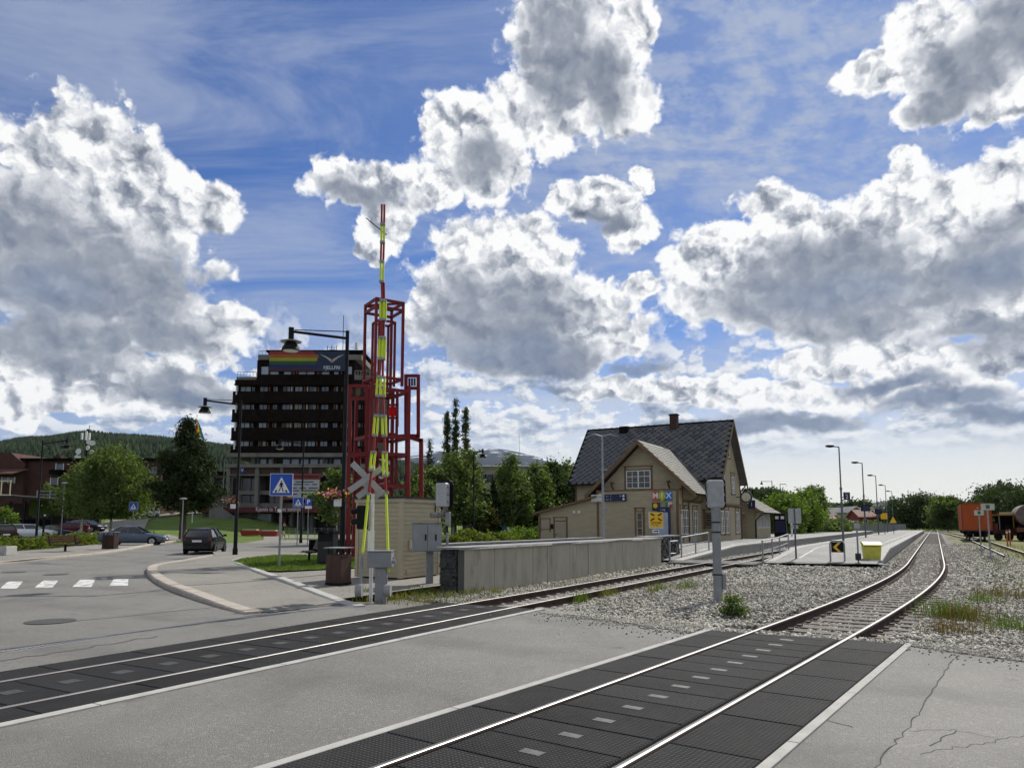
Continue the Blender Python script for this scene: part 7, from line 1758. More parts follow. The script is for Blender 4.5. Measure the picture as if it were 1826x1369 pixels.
for p, q, a, c_, y in ((98, 110, 827, 842, 0), (90, 102, 852, 864, 0), (10, 20, 852, 861, -1.0), (22, 32, 852, 861, -1.0), (252, 262, 832, 845, 0), (268, 278, 832, 845, 0), (225, 235, 852, 862, 0)):
    w = MB().box(bX(p), bX(q), y - .08, y - .01, bZ(c_), bZ(a)).build('window', mat('bluish_glass', (.06, .085, .12), rough=.12, spec=.8), bk); MB().box(bX(p) - .12, bX(p), y - .12, y - .01, bZ(c_) - .1, bZ(a) + .1).box(bX(q), bX(q) + .12, y - .12, y - .01, bZ(c_) - .1, bZ(a) + .1).build('frame', WHITE if p < 200 else BRICK, w)
MB().box(bX(94), bX(116), -1.4, -.01, bZ(846), bZ(838)).build('balcony', DARK, bk)
MB().box(bX(64), bX(78), 4, 6, bZ(817), bZ(809)).build('chimney', BRICK, bk)
cpn = thing('carport', 'long dark open carport with black flat roof by the car park', 'carport', (*at(-40, 920, 103).xy, .9))
cX = lambda px: at(px, 900, 103).x - at(-40, 900, 103).x
MB().add([(0, -2.5, 4.9), (cX(140), -2.5, 3.9), (cX(140), 6, 3.9), (0, 6, 4.9), (0, -2.5, 5.3), (cX(140), -2.5, 4.2), (cX(140), 6, 4.2), (0, 6, 5.3)], [(0, 3, 2, 1), (4, 5, 6, 7), (0, 1, 5, 4), (1, 2, 6, 5), (2, 3, 7, 6), (3, 0, 4, 7)]).build('roof', mat('carport_black', (.018, .014, .013), rough=.7), cpn)
MB().box(0, cX(140), 5.2, 5.8, 0, 3.9).build('back_wall', mat('carport_boards', (.035, .02, .017), (.05, .028, .022), 2, rough=.8), cpn)
for k in range(8): MB().box(k * cX(140) / 7.3, k * cX(140) / 7.3 + .25, -2.2, -1.95, 0, 4.0).build('post', BLACK, cpn)
MB().box(cX(32), cX(110), -2.1, -1.8, 0, 1.5).build('low_wall', DARK, cpn)
for px in (15, 27, 38): MB().box(cX(px), cX(px + 7), 5.1, 5.19, 1.8, 2.9).build('opening', mat('lit_foliage_gap', (.10, .14, .06), rough=.8), cpn)
tw = thing('balcony_terrace', 'cream railing of a terrace at the left edge', 'railing', (*at(-15, 870, 98).xy, 5.6))
MB().box(0, 2.6, 0, .1, 1.9, 2.05).box(0, 2.6, 0, .1, .0, .15).build('rail', mat('cream_rail', (.55, .50, .36), rough=.6), tw)
for k in range(3): MB().box(k * 1.2, k * 1.2 + .12, .01, .09, .15, 1.9).build('post', MATS['cream_rail'], tw)
ter = struct(MB().box(at(70, 880, 110).x, at(132, 880, 110).x, 108, 122, 3.0, 5.9).build('terrace', GRASS))
rl = thing('terrace_rail', 'long pale rail along the grass terrace', 'railing', (at(66, 870, 107).x, 107, 5.6)); MB().bar((0, 0, 1.0), (6.0, 0, 1.0), .12).bar((0, 0, .5), (2.8, 0, .5), .1).build('rail', GALV, rl)
for k in range(4): MB().box(k * 1.9, k * 1.9 + .1, -.05, .05, -.3, 1.0).build('post', GALV, rl)
bl_ = thing('planter_block', 'white concrete planter block at the left edge of the pavement', 'planter', (*gp(-6, 991, .1), .12)); MB().box(-.9, .75, -.4, .5, 0, .5).build('block', WCONC, bl_, bevel=.03); MB().box(-.7, .55, -.25, .35, .501, .53).build('soil', mat('soil', (.05, .04, .03), rough=1), bl_)
# telecom mast
tm = thing('telecom_mast', 'telecom mast with white dishes and panel antennas behind the birch', 'mast', (*at(152, 850, 150).xy, 5))
tz = lambda py: at(913, py, 150).z - 5
tx = lambda px: at(px, 800, 150).x - at(152, 800, 150).x
MB().tube((0, 0, 0), (0, 0, tz(765)), .35, .25, 10).tube((.2, 0, tz(765)), (.25, 0, tz(758)), .06, n=6).build('pole', BLACK, tm)
for p, a, c_ in ((144, 772, 784), (151.5, 769, 785), (157, 772, 784)): MB().box(tx(p) - .17, tx(p) + .17, -.6, -.3, tz(c_), tz(a)).build('panel_antenna', WHITE, tm)
for p, q, rr_ in ((158, 789, .5), (164, 790.5, .55), (158.5, 799, .5), (142, 805.5, .62), (140, 816, .55), (165, 806, .4), (145, 815, .4)): dsh = MB().lathe([(.02, .0), (rr_ * .6, .06), (rr_, .25), (rr_, .34), (rr_ * .1, .30)], 18).build('dish', WHITE, tm); dsh.location = (tx(p), -.6, tz(q)); dsh.rotation_euler = (math.pi / 2, 0, random.uniform(-.5, .5))
# ---------------------------------------------------------------- rainbow flag
fp = thing('flagpole', 'flagpole with a rainbow flag above the pine', 'flag', (at(351, 750, 110).x, 110, 1.0))
fz = lambda py: at(913, py, 110).z - 1.0
MB().tube((0, 0, 0), (0, 0, fz(742)), .07, .04, 8).build('pole', WHITE, fp); MB().lathe([(.02, -.1), (.1, 0), (.02, .1)], 8, (0, 0, fz(741))).build('finial', BLACK, fp)
fc_ = [(.62, .04, .02), (.65, .16, .02), (.62, .45, .03), (.03, .25, .06), (.02, .08, .4)]
for k, cc in enumerate(fc_):
    b = MB(); n = 8
    for i in range(n + 1):
        t = i / n
        for e in (0, 1):
            s_ = (k + e) / 5; x = -.3 + s_ * 1.5 * (.25 + .75 * t) + .12 * math.sin(t * 6); b.v.append((x + .3 * t, .15 * math.sin(t * 7 + s_ * 3), fz(745) - t * 2.6 - s_ * .65 * (.4 + t)))
    b.f = [(2 * i, 2 * i + 1, 2 * i + 3, 2 * i + 2) for i in range(n)]; b.build('flag_stripe', mat('flag_%d' % k, cc, rough=.7, trans=.3), fp)

# ---------------------------------------------------------------- red steel tower
TY = 36.0; TC = at(684, 610, TY)
RS = mat('dark_red_steel', (0.20, 0.017, 0.020), (0.155, 0.014, 0.017), 1.5, rough=.55, spec=.25)
rt = thing('steel_tower', 'dark red steel frame tower sculpture behind the hut', 'sculpture', (TC.x, TY, 0), R(33))
z = lambda py: at(913, py, TY).z
def frame(s, z0, z1, th, ring=(), name='column', off=(0, 0)):
    for sx in (-1, 1):
        for sy in (-1, 1): MB().box(off[0] + sx * s - th / 2, off[0] + sx * s + th / 2, off[1] + sy * s - th / 2, off[1] + sy * s + th / 2, z0, z1).build(name, RS, rt)
    for zr in ring:
        for sx in (-1, 1):
            MB().box(off[0] - s + th / 2, off[0] + s - th / 2, off[1] + sx * s - th / 2 * .9, off[1] + sx * s + th / 2 * .9, zr - th / 2, zr + th / 2).build('ring_beam', RS, rt)
            MB().box(off[0] + sx * s - th / 2 * .9, off[0] + sx * s + th / 2 * .9, off[1] - s + th / 2, off[1] + s - th / 2, zr - th / 2, zr + th / 2).build('ring_beam', RS, rt)
frame(.72, z(690), z(541), .12, (z(543), z(556), z(678)))
frame(.42, z(690), z(575), .10, (z(576), z(700)))
for a, c_ in (((-.72, -.72), (.72, .72)), ((-.72, .72), (.72, -.72))): MB().bar((*a, z(543)), (*c_, z(543)), .10).build('top_brace', RS, rt)
frame(.98, -.1, z(690), .15, (z(700), z(782), z(812), z(868)))
frame(.55, z(870), z(700), .11, (z(706), z(775)))
RP2 = mat('red_glass_panel', (0.85, 0.012, 0.010), rough=.4, trans=.8)
PANELS = [mat('panel_dark', (.03, .03, .03), rough=.6, spec=.1), mat('panel_olive', (.12, .09, .03), rough=.6, spec=.1), mat('panel_ruby', (.22, .02, .03), rough=.6, spec=.1), mat('panel_green', (.02, .16, .10), rough=.6, spec=.1)]
def wing(px_a, px_b, py_t, py_b, dy, pan, side):
    """portal frame beside the shaft, parallel to the picture's horizontal"""
    inv = Matrix.Rotation(-R(33), 3, 'Z')
    pt = lambda px, py: inv @ (at(px, py, TY + dy) - Vector((TC.x, TY, 0)))
    mr = (inv).to_3x3()
    for px in (px_a, px_b): MB().bar(pt(px, py_t), pt(px, py_b), .17).build('wing_column', RS, rt)
    for py in (py_t + 2, py_t + 24): MB().bar(pt(px_a, py), pt(px_b, py), .15).build('wing_beam', RS, rt)
    n = len(pan); fr = []
    for k, m in enumerate(pan):
        a = px_a + 4 + (px_b - px_a - 8) * k / n; e = px_a + 4 + (px_b - px_a - 8) * (k + .86) / n
        p, q = pt(a, py_t + 6), pt(e, py_t + 20); c0, c1 = pt(a, py_t + 20), pt(e, py_t + 6)
        MB().add([p, c1, q, c0], [(0, 1, 2, 3)]).build('colour_panel', PANELS[m], rt)
    MB().bar(pt(px_a, py_b - 3), pt(px_b, py_b - 3), .17).build('wing_beam', RS, rt)
wing(624, 654, 686, 812, -1.0, (0, 1, 0), -1); wing(724, 746, 668, 780, .6, (0, 2, 3), 1)
inv = Matrix.Rotation(-R(33), 3, 'Z'); pt = lambda px, py, dy=0: inv @ (at(px, py, TY + dy) - Vector((TC.x, TY, 0)))
for px, a, c_, w_, dy in ((751, 782, 1001, .20, .6), (727, 700, 1001, .24, .6), (621, 812, 1003, .19, -1.0), (657, 690, 1003, .26, -1.0), (672, 800, 1000, .16, .2), (640, 800, 900, .16, -.4)): MB().bar(pt(px, a, dy), pt(px, c_, dy), w_).build('column', RS, rt)
for (pa, ya, da), (pb, yb, db) in (((621, 812, -1.0), (657, 808, -1.0)), ((657, 808, -1.0), (727, 812, .6)), ((724, 777, .6), (752, 786, .6)), ((657, 782, -1), (727, 777, .6)), ((640, 868, -.4), (700, 852, .2))): MB().bar(pt(pa, ya, da), pt(pb, yb, db), .2).build('beam', RS, rt)
MB().add([pt(694, 725, -.3), pt(706, 725, -.3), pt(706, 742, -.3), pt(694, 742, -.3)], [(0, 1, 2, 3)]).build('colour_panel', RP2, rt)
for a, c_ in (((692, 722), (709, 722)), ((692, 745), (709, 745)), ((692, 722), (692, 745)), ((709, 715), (709, 760))): MB().bar(pt(*a, -.28), pt(*c_, -.28), .10).build('panel_frame', RS, rt)

# ---------------------------------------------------------------- street lamps with flower baskets
def street_lamp(label, loc, rz, h=8.7, arm=2.05):
    r = thing('street_lamp', label, 'street lamp', loc, rz, 'black street lamps with pendant heads')
    MB().path([(0, 0, 0), (0, 0, 2.6), (0, 0, 2.62), (0, 0, h)], [.11, .10, .085, .065], 14).build('post', BLACK, r, smooth=True)
    MB().tube((0, 0, -.02), (0, 0, .35), .14, n=14).build('base', BLACK, r)
    MB().tube((0, 0, h - .28), (arm, 0, h - .02), .05, n=10).tube((0, 0, h - .03), (arm * .94, 0, h + .04), .018, n=6).build('arm', BLACK, r)
    hd = MB().tube((arm, 0, h - .32), (arm, 0, h + .12), .10, n=12).lathe([(.10, -.36), (.18, -.42), (.30, -.62), (.33, -.74), (.30, -.745)], 20, (arm, 0, h)).build('lamp_head', BLACK, r, smooth=True)
    MB().lathe([(.12, -.375), (.38, -.40), (.37, -.415), (.12, -.40)], 24, (arm, 0, h)).build('reflector_disc', mat('pale_disc', (.45, .44, .40), rough=.4), hd)
    MB().lathe([(.1, -.76), (.27, -.748), (.27, -.742)], 18, (arm, 0, h)).build('diffuser', WHITE, hd)
    return r
LSP = [(615, 26.0, math.pi, 'tallest black street lamp beside the red tower'), (427.5, 41.0, math.pi, 'black street lamp at the tip of the small lawn'), (542, 62, math.pi, 'slim black street lamp in front of the tower block entrance'), (77, 62, 0.0, 'black street lamp behind the hedge on the left'), (845, 72, R(-62), 'thin black street lamp before the birches right of the red tower')]
l0 = None; LP_ = []
for px, Y, rz, lab in LSP:
    c = at(px, 780, Y); p = (c.x, Y, hgt(c.x, Y) + (.1 if Y < 45 else 0)); LP_.append(p)
    if l0 is None: l0 = street_lamp(lab, p, rz)
    else: dup(l0, p, rz, lab)
PINKS = [mat('petal_%d' % k, cc, rough=.6, trans=.3) for k, cc in enumerate(((.62, .10, .22), (.70, .50, .05), (.62, .30, .30), (.55, .10, .04)))]
def basket(label, p, h, cols, side=-1):
    r = thing('flower_basket', label, 'flower basket', (p[0] + side * .33, p[1], p[2] + h))
    MB().lathe([(.04, -.30), (.18, -.22), (.26, 0), (.27, .02), (.05, .0)], 14).build('bowl', mat('basket_black', (.02, .02, .018), rough=.8), r)
    P = rng.normal(size=(420, 3)) * np.array([.20, .18, .12]) + np.array([0, 0, .03]); V, F = leaf_quads(P, .05); raw_mesh('leaves', V, F, LEAF_D, r)
    for m in cols: P = rng.normal(size=(60, 3)) * np.array([.21, .19, .09]) + np.array([0, -.05, .13]); V, F = leaf_quads(P, .045, .35, .9); raw_mesh('blossoms', V, F, m, r)
    MB().bar((.33 * -side, 0, .2), (0, 0, .2), .025).build('bracket', BLACK, r); MB().box(min(-side * .05, -side * .30), max(-side * .05, -side * .30), -.25, -.05, -.30, -.05).build('control_box', WHITE, r); return r
basket('hanging basket of pink and yellow flowers on the tallest lamp', LP_[0], 2.62, (PINKS[0], PINKS[1], PINKS[2])); basket('hanging basket of orange flowers on the lamp by the lawn', LP_[1], 2.85, (PINKS[3], PINKS[2]))
for px, Y, ty, lab in ((109, 78, 862, 'short grey lamp post in the car park'), (324, 64, 890, 'small grey lamp by the pine trunk'), (395, 120, 822, 'tall pale lamp on the slope behind the pine')):
    c = at(px, 950, Y); zg = hgt(c.x, Y); zt = at(913, ty, Y).z - zg
    r = thing('park_lamp', lab, 'street lamp', (c.x, Y, zg)); MB().tube((0, 0, 0), (0, 0, zt), .06, .045, 8).build('post', GALV, r); MB().lathe([(.05, -.05), (.30, 0), (.34, .06), (.2, .12), (.03, .15)], 16, (0, 0, zt)).build('lamp_head', GALV, r)
c = gp(76, 964, .2); r = thing('bollard_lamp', 'black bollard with round flower bowl at the hedge', 'bollard', (c[0], c[1], .2)); MB().tube((0, 0, 0), (0, 0, 2.1), .09, n=10).build('post', BLACK, r); MB().lathe([(.05, -.2), (.2, -.1), (.22, .0), (.05, .02)], 12, (0, 0, 2.2)).build('bowl', BLACK, r); MB().lathe([(.02, -.1), (.13, .0), (.02, .1)], 10, (.05, 0, 2.42)).build('globe', WHITE, r)
c = gp(179, 955, .25); r = thing('hydrant', 'red hydrant post at the car park exit', 'hydrant', (c[0], c[1], .25)); MB().lathe([(.16, 0), (.14, .1), (.12, .9), (.15, .95), (.15, 1.1), (.05, 1.2)], 14).build('body', mat('hydrant_red', (.35, .02, .02), rough=.5), r); MB().tube((-.2, 0, .8), (.2, 0, .8), .06, n=8).build('outlet', MATS['hydrant_red'], r)

# ---------------------------------------------------------------- pedestrian crossing signs
def ped_panel(r, s, z0):
    MB().box(-s / 2 - .02, s / 2 + .02, -.02, .01, z0 - .02, z0 + s + .02).build('edge', WHITE, r)
    p = MB().box(-s / 2, s / 2, -.03, -.0205, z0, z0 + s).build('panel', BLUE, r); y = -.033; cz = z0
    MB().add([(-s * .40, y, cz + s * .12), (s * .40, y, cz + s * .12), (0, y, cz + s * .86)], [(0, 1, 2)]).build('triangle', WHITE, p)
    f = MB(); y = -.036; k = s
    f.tube((0, y - .002, cz + k * .655), (0, y, cz + k * .655), k * .036, n=10)
    f.add([(-.055 * k, y, cz + .60 * k), (.05 * k, y, cz + .60 * k), (.045 * k, y, cz + .40 * k), (-.045 * k, y, cz + .40 * k)], [(0, 1, 2, 3)])
    f.add([(-.04 * k, y, cz + .40 * k), (.0, y, cz + .40 * k), (-.045 * k, y, cz + .27 * k), (-.10 * k, y, cz + .16 * k), (-.14 * k, y, cz + .16 * k), (-.085 * k, y, cz + .28 * k)], [(0, 1, 2, 5), (5, 2, 3, 4)])
    f.add([(.0, y, cz + .40 * k), (.045 * k, y, cz + .40 * k), (.085 * k, y, cz + .28 * k), (.12 * k, y, cz + .16 * k), (.07 * k, y, cz + .16 * k), (.04 * k, y, cz + .28 * k)], [(0, 1, 2, 5), (5, 2, 3, 4)])
    f.add([(-.055 * k, y, cz + .59 * k), (-.03 * k, y, cz + .59 * k), (-.085 * k, y, cz + .40 * k), (-.105 * k, y, cz + .41 * k)], [(0, 1, 2, 3)]).add([(.03 * k, y, cz + .59 * k), (.055 * k, y, cz + .59 * k), (.105 * k, y, cz + .42 * k), (.08 * k, y, cz + .41 * k)], [(0, 1, 2, 3)])
    for x in (-.30, .21): f.add([(x * k, y, cz + .14 * k), ((x + .09) * k, y, cz + .14 * k), ((x + (.115 if x < 0 else .045)) * k, y, cz + .25 * k), ((x + (.035 if x < 0 else -.035)) * k, y, cz + .25 * k)], [(0, 1, 2, 3)])
    f.build('pedestrian_symbol', BLACK, p); return p
c = gp(497, 1011, .12); zt = at(913, 845, c[1]).z
r = thing('pedestrian_sign', 'large blue pedestrian crossing sign on a grey post on the lawn', 'road sign', (c[0], c[1], .12), R(6)); s = .84
MB().tube((0, .04, -.05), (0, .04, zt - .15), .045, n=12).build('post', GREYP, r, smooth=True); ped_panel(r, s, zt - .12 - s)
MB().tube((-.04, -.012, 2.2), (-.04, .0, 2.2), .07, n=10).build('sticker', WHITE, r)
for px, Y, py0, py1, lab in ((530, 55, 887, 904, 'smaller blue pedestrian sign in front of the tower block'), (235.5, 70, 895.5, 910, 'blue pedestrian sign beside the grey-blue car')):
    c = at(px, 950, Y); zg = hgt(c.x, Y); z0, z1 = at(913, py1, Y).z - zg, at(913, py0, Y).z - zg
    r = thing('pedestrian_sign', lab, 'road sign', (c.x, Y, zg), R(5)); MB().tube((0, .04, 0), (0, .04, z1), .04, n=10).build('post', GALV, r); ped_panel(r, z1 - z0, z0)
c = at(548.5, 950, 55.5); zg = hgt(c.x, 55.5); r = thing('parking_sign', 'blue P parking sign with white subplate beside the pedestrian sign', 'road sign', (c.x, 55.5, zg), R(5)); z0, z1 = at(913, 901, 55.5).z - zg, at(913, 889, 55.5).z - zg
MB().tube((0, .04, 0), (0, .04, z1), .035, n=10).build('post', GALV, r); p = MB().box(-.25, .25, -.02, .01, z0, z1).build('panel', BLUE, r); lettering('P', (z1 - z0) * .95, WHITE, p, (0, -.025, (z0 + z1) / 2), bold=True); MB().box(-.25, .25, -.02, .01, z0 - .24, z0 - .03).build('subplate', WHITE, r)

# ---------------------------------------------------------------- cars
TYRE = mat('tyre', (.012, .012, .013), rough=.85); RIM = mat('alloy_rim', (.42, .43, .45), rough=.3, metal=.8); CGL = mat('car_glass', (.012, .014, .017), rough=.05, spec=.9)
REDL = mat('tail_lamp', (.16, .012, .012), rough=.25); HEADL = mat('head_lamp', (.70, .72, .75), rough=.15); CHROME = mat('chrome', (.6, .6, .62), rough=.2, metal=1.0)
def car(label, loc, rz, paint, kind='hatch', L=4.1, W=1.74, Ht=1.5):
    r = thing('car', label, 'car', loc, rz); h = W / 2; gnd = .20
    prof = {'hatch': [(-1, .55, .80), (-.985, .42, .98), (-.93, .30, 1.02), (-.5, .22, 1.0), (0, .20, .98), (.42, .20, .96), (.62, .22, .90), (.86, .26, .78), (.96, .32, .68), (1, .42, .60)],
            'suv': [(-1, .60, .92), (-.985, .45, 1.10), (-.93, .33, 1.14), (-.5, .28, 1.12), (0, .26, 1.10), (.40, .26, 1.08), (.60, .28, 1.02), (.86, .32, .93), (.96, .38, .80), (1, .5, .70)],
            'sedan': [(-1, .50, .74), (-.985, .38, .94), (-.90, .26, .99), (-.5, .20, .98), (0, .19, .96), (.38, .19, .94), (.58, .20, .87), (.84, .24, .74), (.96, .30, .64), (1, .4, .56)]}[kind]
    b = MB(); n = 10
    for t, zl, zt in prof:
        y = t * L / 2; q = 1 - .10 * max(0, abs(t) - .80) / .2 - (.10 if abs(t) > .985 else 0); w = h * q
        zm = zl + (zt - zl) * .62
        b.v += [(-w * .90, y, zl), (-w * .985, y, zl + .10), (-w, y, zm), (-w * .96, y, zt - .05), (-w * .86, y, zt), (w * .86, y, zt), (w * .96, y, zt - .05), (w, y, zm), (w * .985, y, zl + .10), (w * .90, y, zl)]
    for i in range(len(prof) - 1): b.f += [(i * n + k, i * n + (k + 1) % n, (i + 1) * n + (k + 1) % n, (i + 1) * n + k) for k in range(n)]
    b.f += [tuple(range(n)), tuple(range((len(prof) - 1) * n, len(prof) * n))[::-1]]
    body = b.build('body', paint, r, smooth=True)
    zb = {'hatch': 1.0, 'suv': 1.11, 'sedan': .975}[kind] - .03
    gb = {'hatch': (-.93, .52, -.74, .04), 'suv': (-.93, .42, -.86, .12), 'sedan': (-.72, .42, -.36, .08)}[kind]
    y0, y1, y2, y3 = (v * L / 2 for v in gb); wb, wr = h * .90, h * .66; ym_ = (y2 + y3) / 2
    g = MB(); g.v = [(-wb, y0, zb), (wb, y0, zb), (wb, y1, zb), (-wb, y1, zb), (-wr, y2, Ht - .06), (wr, y2, Ht - .06), (wr, y3, Ht - .04), (-wr, y3, Ht - .04)]
    g.f = [(0, 1, 5, 4), (1, 2, 6, 5), (2, 3, 7, 6), (3, 0, 4, 7), (4, 5, 6, 7)]; g.build('windows', CGL, r)
    rf_ = MB(); cols = []
    for yy, zc in ((y2 - .06, Ht - .075), (y2 + .25, Ht - .01), (ym_, Ht), (y3 - .2, Ht - .015), (y3 + .06, Ht - .055)):
        rf_.v += [(-wr * 1.04, yy, zc - .055), (-wr * .8, yy, zc), (wr * .8, yy, zc), (wr * 1.04, yy, zc - .055)]
    for i in range(4): rf_.f += [(i * 4 + k, i * 4 + k + 1, i * 4 + k + 5, i * 4 + k + 4) for k in range(3)]
    rf_.f += [(0, 4, 8, 12, 16, 19, 15, 11, 7, 3)]; rf_.build('roof', paint, r, smooth=True)
    pm = MB()
    for s in (-1, 1):
        for (ya, yb) in ((y1, y3), (y0, y2), ((y0 + y1) * .5 + .05, (y2 + y3) * .5 + .05)): pm.bar((s * wb * 1.005, ya, zb), (s * wr * 1.02, yb, Ht - .07), .07, .05)
    pm.build('pillars', paint if kind != 'hatch' else BLACK, r)
    for s in (-1, 1):
        for t in (-.60, .62):
            y = t * L / 2; rr_ = .33 if kind == 'suv' else .305
            MB().tube((s * (h - .10), y, rr_ + .02), (s * (h + .004), y, rr_ + .02), rr_ + .055, n=22).build('wheel_arch', BLACK, body)
            wl = MB().tube((s * (h - .16), y, rr_), (s * (h + .018), y, rr_), rr_, n=24).build('wheel', TYRE, r, smooth=True)
            MB().tube((s * (h + .0), y, rr_), (s * (h + .024), y, rr_), rr_ * .66, n=18).build('rim', RIM, wl)
            sp = MB()
            for k in range(5): a = k * 1.2566; sp.bar((s * (h + .026), y, rr_), (s * (h + .026), y + rr_ * .6 * math.cos(a + .6), rr_ + rr_ * .6 * math.sin(a + .6)), .05, .012)
            sp.build('spokes', DARK, wl)
        MB().box(min(s * h * .98, s * (h + .17)), max(s * h * .98, s * (h + .17)), y1 * .72, y1 * .72 + .10, zb + .02, zb + .15).build('mirror', paint, r)
        MB().box(s * h * .78 - .09, s * h * .78 + .08, -L / 2 - .012, -L / 2 + .12, .80, .97).build('tail_light', REDL, r)
        MB().box(s * h * .66 - .20, s * h * .66 + .18, L / 2 - .16, L / 2 - .03 + .04, .60 if kind != 'suv' else .72, .72 if kind != 'suv' else .86).build('headlight', HEADL, r)
        for yd in (.02, -.30): MB().box(min(s * (h - .01), s * (h + .012)), max(s * (h - .01), s * (h + .012)), yd * L, yd * L + .16, zb - .16, zb - .13).build('door_handle', CHROME, r)
    MB().box(-.26, .26, -L / 2 - .022, -L / 2 - .004, .70, .82).build('number_plate', WHITE, r); MB().box(-.26, .26, L / 2 + .002, L / 2 + .018, .42, .53).build('number_plate', WHITE, r)
    MB().box(-h * .8, h * .8, -L / 2 - .03, -L / 2 + .1, .30, .52).build('rear_bumper', paint, r); MB().box(-h * .5, h * .5, L / 2 - .02, L / 2 + .012, .30, .40).build('grille', BLACK, r)
    MB().box(-h * .86, h * .86, -L * .44, L * .44, .16, .30).build('underbody', DARK, r)
    return r
def paint(name, c): return mat('car_paint_' + name, c, rough=.3, metal=.2, coat=.25, spec=.35)
c = at(366, 979, 45); car('black hatchback driving away on the road', (c.x, 45, hgt(c.x, 45)), R(9), paint('black', (.004, .0045, .006)), 'hatch', 4.0, 1.75, 1.53)
c = at(239, 965, 57); car('grey-blue estate car leaving the car park behind the hedge', (c.x, 57, hgt(c.x, 57)), R(-76), paint('grey_blue', (.085, .115, .16)), 'sedan', 4.7, 1.82, 1.46)
c = at(57, 955, 79); car('white estate car parked behind the hedge', (c.x, 79, hgt(c.x, 79)), R(-66), paint('white', (.85, .86, .87)), 'suv', 4.5, 1.82, 1.6)
c = at(-14, 960, 60); car('dark red-black car half hidden at the left edge', (c.x, 60, hgt(c.x, 60)), R(60), paint('dark_red_black', (.03, .012, .012)), 'suv', 4.4, 1.8, 1.6)
c = at(95, 950, 86); car('dark blue saloon parked next to the white estate', (c.x, 86, hgt(c.x, 86)), R(-62), paint('navy', (.016, .024, .05)), 'sedan', 4.6, 1.8, 1.45)
c = at(121, 945, 91); car('red estate car parked with its tail to the right', (c.x, 91, hgt(c.x, 91) + .1), R(112), paint('red', (.10, .012, .013)), 'suv', 4.6, 1.8, 1.55)
c = at(156, 943, 95); car('black car parked at the end of the row', (c.x, 95, hgt(c.x, 95)), R(-100), paint('black2', (.014, .015, .018)), 'suv', 4.4, 1.8, 1.55)
c = at(262, 922, 118); car('white off-roader coming down the hill road', (c.x, 118, hgt(c.x, 118) + .05), R(-188), paint('white2', (.84, .85, .86)), 'suv', 4.3, 1.82, 1.68)
hr = [(-47, 84), (-51, 95), (-56, 106), (-60, 116), (-59, 126), (-52, 134), (-42, 140)]
b = MB()
for p, q in zip(smooth_path([(*p, 0) for p in hr], 6), smooth_path([(*p, 0) for p in hr], 6)[1:]):
    d = (q - p).normalized(); n_ = Vector((-d.y, d.x, 0)) * 2.9; b.add([(*(v).xy, hgt(v.x, v.y) + .06) for v in (p - n_, p + n_, q + n_, q - n_)], [(0, 1, 2, 3)])
struct(b.build('hill_road', PAVE))
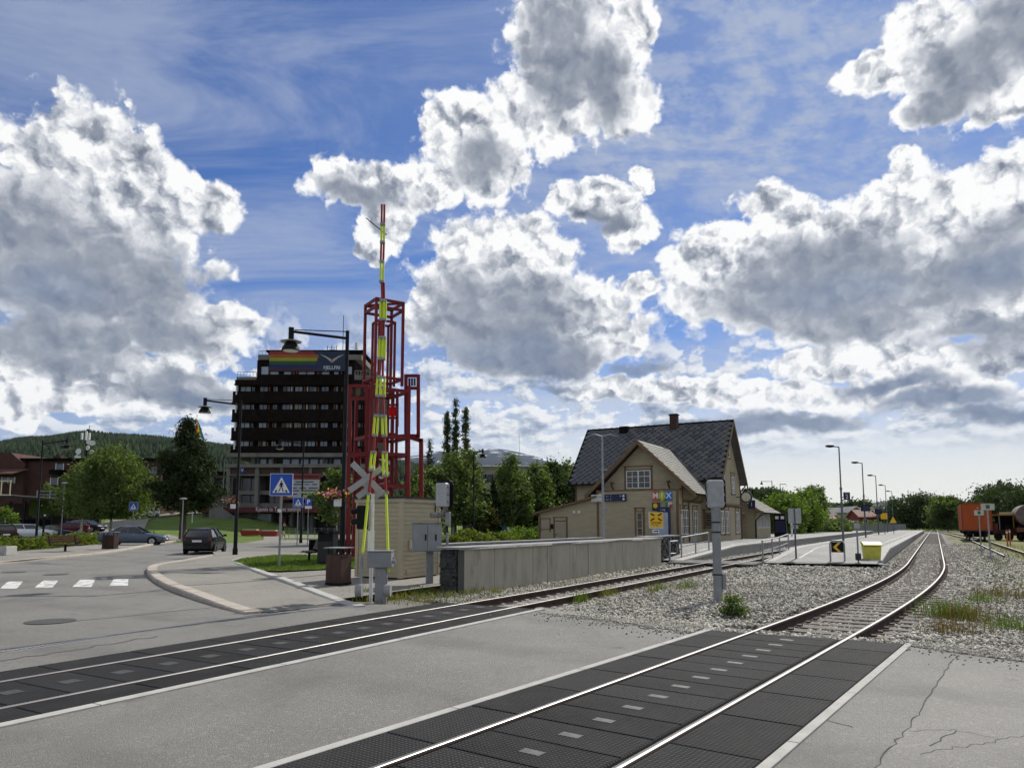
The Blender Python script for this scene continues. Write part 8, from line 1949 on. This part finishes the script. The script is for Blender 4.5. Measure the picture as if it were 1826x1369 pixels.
# ---------------------------------------------------------------- person walking
def person(label, loc, rz, Ht=1.78):
    r_ = bpy.data.objects.new('person_rig', None)
    me = bpy.data.meshes.new('person'); J = [(0, 0, .95, .14, .10), (0, 0, 1.12, .145, .095), (0, .01, 1.32, .165, .10), (0, .01, 1.46, .10, .07), (0, .02, 1.53, .052, .052), (0, .04, 1.60, .07, .085), (0, .045, 1.68, .078, .098), (0, .04, 1.76, .055, .07),
         (-.09, .0, .90, .095, .095), (-.10, .14, .52, .07, .07), (-.10, .20, .10, .045, .045), (-.10, .34, .03, .035, .03), (.09, 0, .90, .095, .095), (.10, -.05, .50, .07, .07), (.10, -.30, .14, .045, .045), (.10, -.22, .03, .035, .03),
         (-.18, .01, 1.41, .06, .06), (-.27, -.04, 1.15, .045, .045), (-.27, .10, .93, .033, .033), (-.27, .14, .84, .035, .02), (.18, .01, 1.41, .06, .06), (.30, .08, 1.22, .045, .045), (.22, .18, 1.46, .033, .033), (.15, .14, 1.60, .035, .022)]
    E = [(0, 1), (1, 2), (2, 3), (3, 4), (4, 5), (5, 6), (6, 7), (0, 8), (8, 9), (9, 10), (10, 11), (0, 12), (12, 13), (13, 14), (14, 15), (3, 16), (16, 17), (17, 18), (18, 19), (3, 20), (20, 21), (21, 22), (22, 23)]
    k = Ht / 1.82
    me.from_pydata([(a * k, b_ * k, c_ * k) for a, b_, c_, _, _ in J], E, []); o = bpy.data.objects.new('person', me); COL.objects.link(o)
    o.modifiers.new('s', 'SKIN'); o.modifiers.new('d', 'SUBSURF').levels = 2
    for i, v in enumerate(me.skin_vertices[0].data): v.radius = (J[i][3] * k, J[i][4] * k); v.use_root = (i == 0)
    dg = bpy.context.evaluated_depsgraph_get(); m2 = bpy.data.meshes.new_from_object(o.evaluated_get(dg)); bpy.data.objects.remove(o)
    SK, TS, TR, SH = mat('skin', (.45, .27, .19), rough=.6), mat('black_tshirt', (.012, .012, .014), rough=.85), mat('beige_trousers', (.40, .34, .25), rough=.85), mat('white_shoes', (.6, .6, .58), rough=.7)
    for m in (SK, TS, TR, SH): m2.materials.append(m)
    for p in m2.polygons:
        c_ = p.center; z = c_.z / k; arm = abs(c_.x / k) > .19 and z > .8
        p.material_index = (3 if z < .09 else 2 if z < .98 and not arm else 1 if (z < 1.475 and (not arm or z > 1.27)) else 0); p.use_smooth = True
    ob = link('person', m2, None, loc, rz); tag(ob, label, 'person')
    hm = MB().lathe([(.085, 0), (.098, .04), (.09, .09), (.05, .13), (.01, .14)], 14).mesh('hair', True); hm.materials.append(mat('dark_hair', (.03, .02, .015), rough=.8)); h_ = link('hair', hm, ob, (0, .02, 1.66 * k))
    cpk = MB().cbox((0, .12, 1.70 * k), (.15, .12, .015)).build('cap_brim', mat('pale_cap', (.5, .48, .44), rough=.8), ob)
    return ob
c = at(505, 960, 70); person('person in black T-shirt and beige trousers walking with a hand to the head', (c.x, 70, hgt(c.x, 70)), R(-70))
# rack and fence in front of the entrance
fr = thing('net_fence', 'low grey net fence in front of the tower block entrance', 'fence', (*at(515, 950, 84).xy, .2), R(-2))
for k in range(9): MB().tube((k * .75, 0, 0), (k * .75, 0, 1.15), .03, n=6).build('post', GREYP, fr)
for z_ in (.2, .5, .8, 1.1): MB().bar((0, 0, z_), (6, 0, z_), .025).build('wire', GREYP, fr)
sb = struct(poly_sheet('pavement', [(*at(430, 960, 61).xy, .212), (*at(650, 960, 61).xy, .212), (*at(860, 960, 66).xy, .212), (*at(860, 950, 108).xy, .212), (*at(470, 950, 108).xy, .212), (*at(470, 955, 74).xy, .212)], PAVE))
lb2 = struct(poly_sheet('lawn', [(*at(500, 955, 76).xy, .25), (*at(600, 955, 76).xy, .25), (*at(610, 955, 84).xy, .25), (*at(510, 955, 84).xy, .25)], GRASS))
br = thing('low_barrier', 'long dark low barrier behind the black waste station', 'barrier', (*at(552, 975, 44).xy, .1), R(2))
MB().box(0, 3.4, -.2, .2, .05, .75).build('beam', DARK, br); MB().box(-.05, 3.45, -.24, .24, .752, .80).build('cap', SLATE_M, br)

# ---------------------------------------------------------------- the air
hz_me = MB().box(-14500, 14500, -3200, 14600, -30, 1400)
hzo = hz_me.build('haze', bpy.data.materials.new('haze')); stuff(hzo)
hm_ = hzo.data.materials[0]; hm_.use_nodes = True; nt_ = hm_.node_tree; nt_.nodes.clear()
ho = nt_.nodes.new('ShaderNodeOutputMaterial'); hv = nt_.nodes.new('ShaderNodeVolumePrincipled')
hv.inputs['Color'].default_value = (0.66, 0.79, 1.0, 1); hv.inputs['Density'].default_value = 0.000018; hv.inputs['Anisotropy'].default_value = 0.2
nt_.links.new(hv.outputs[0], ho.inputs['Volume'])
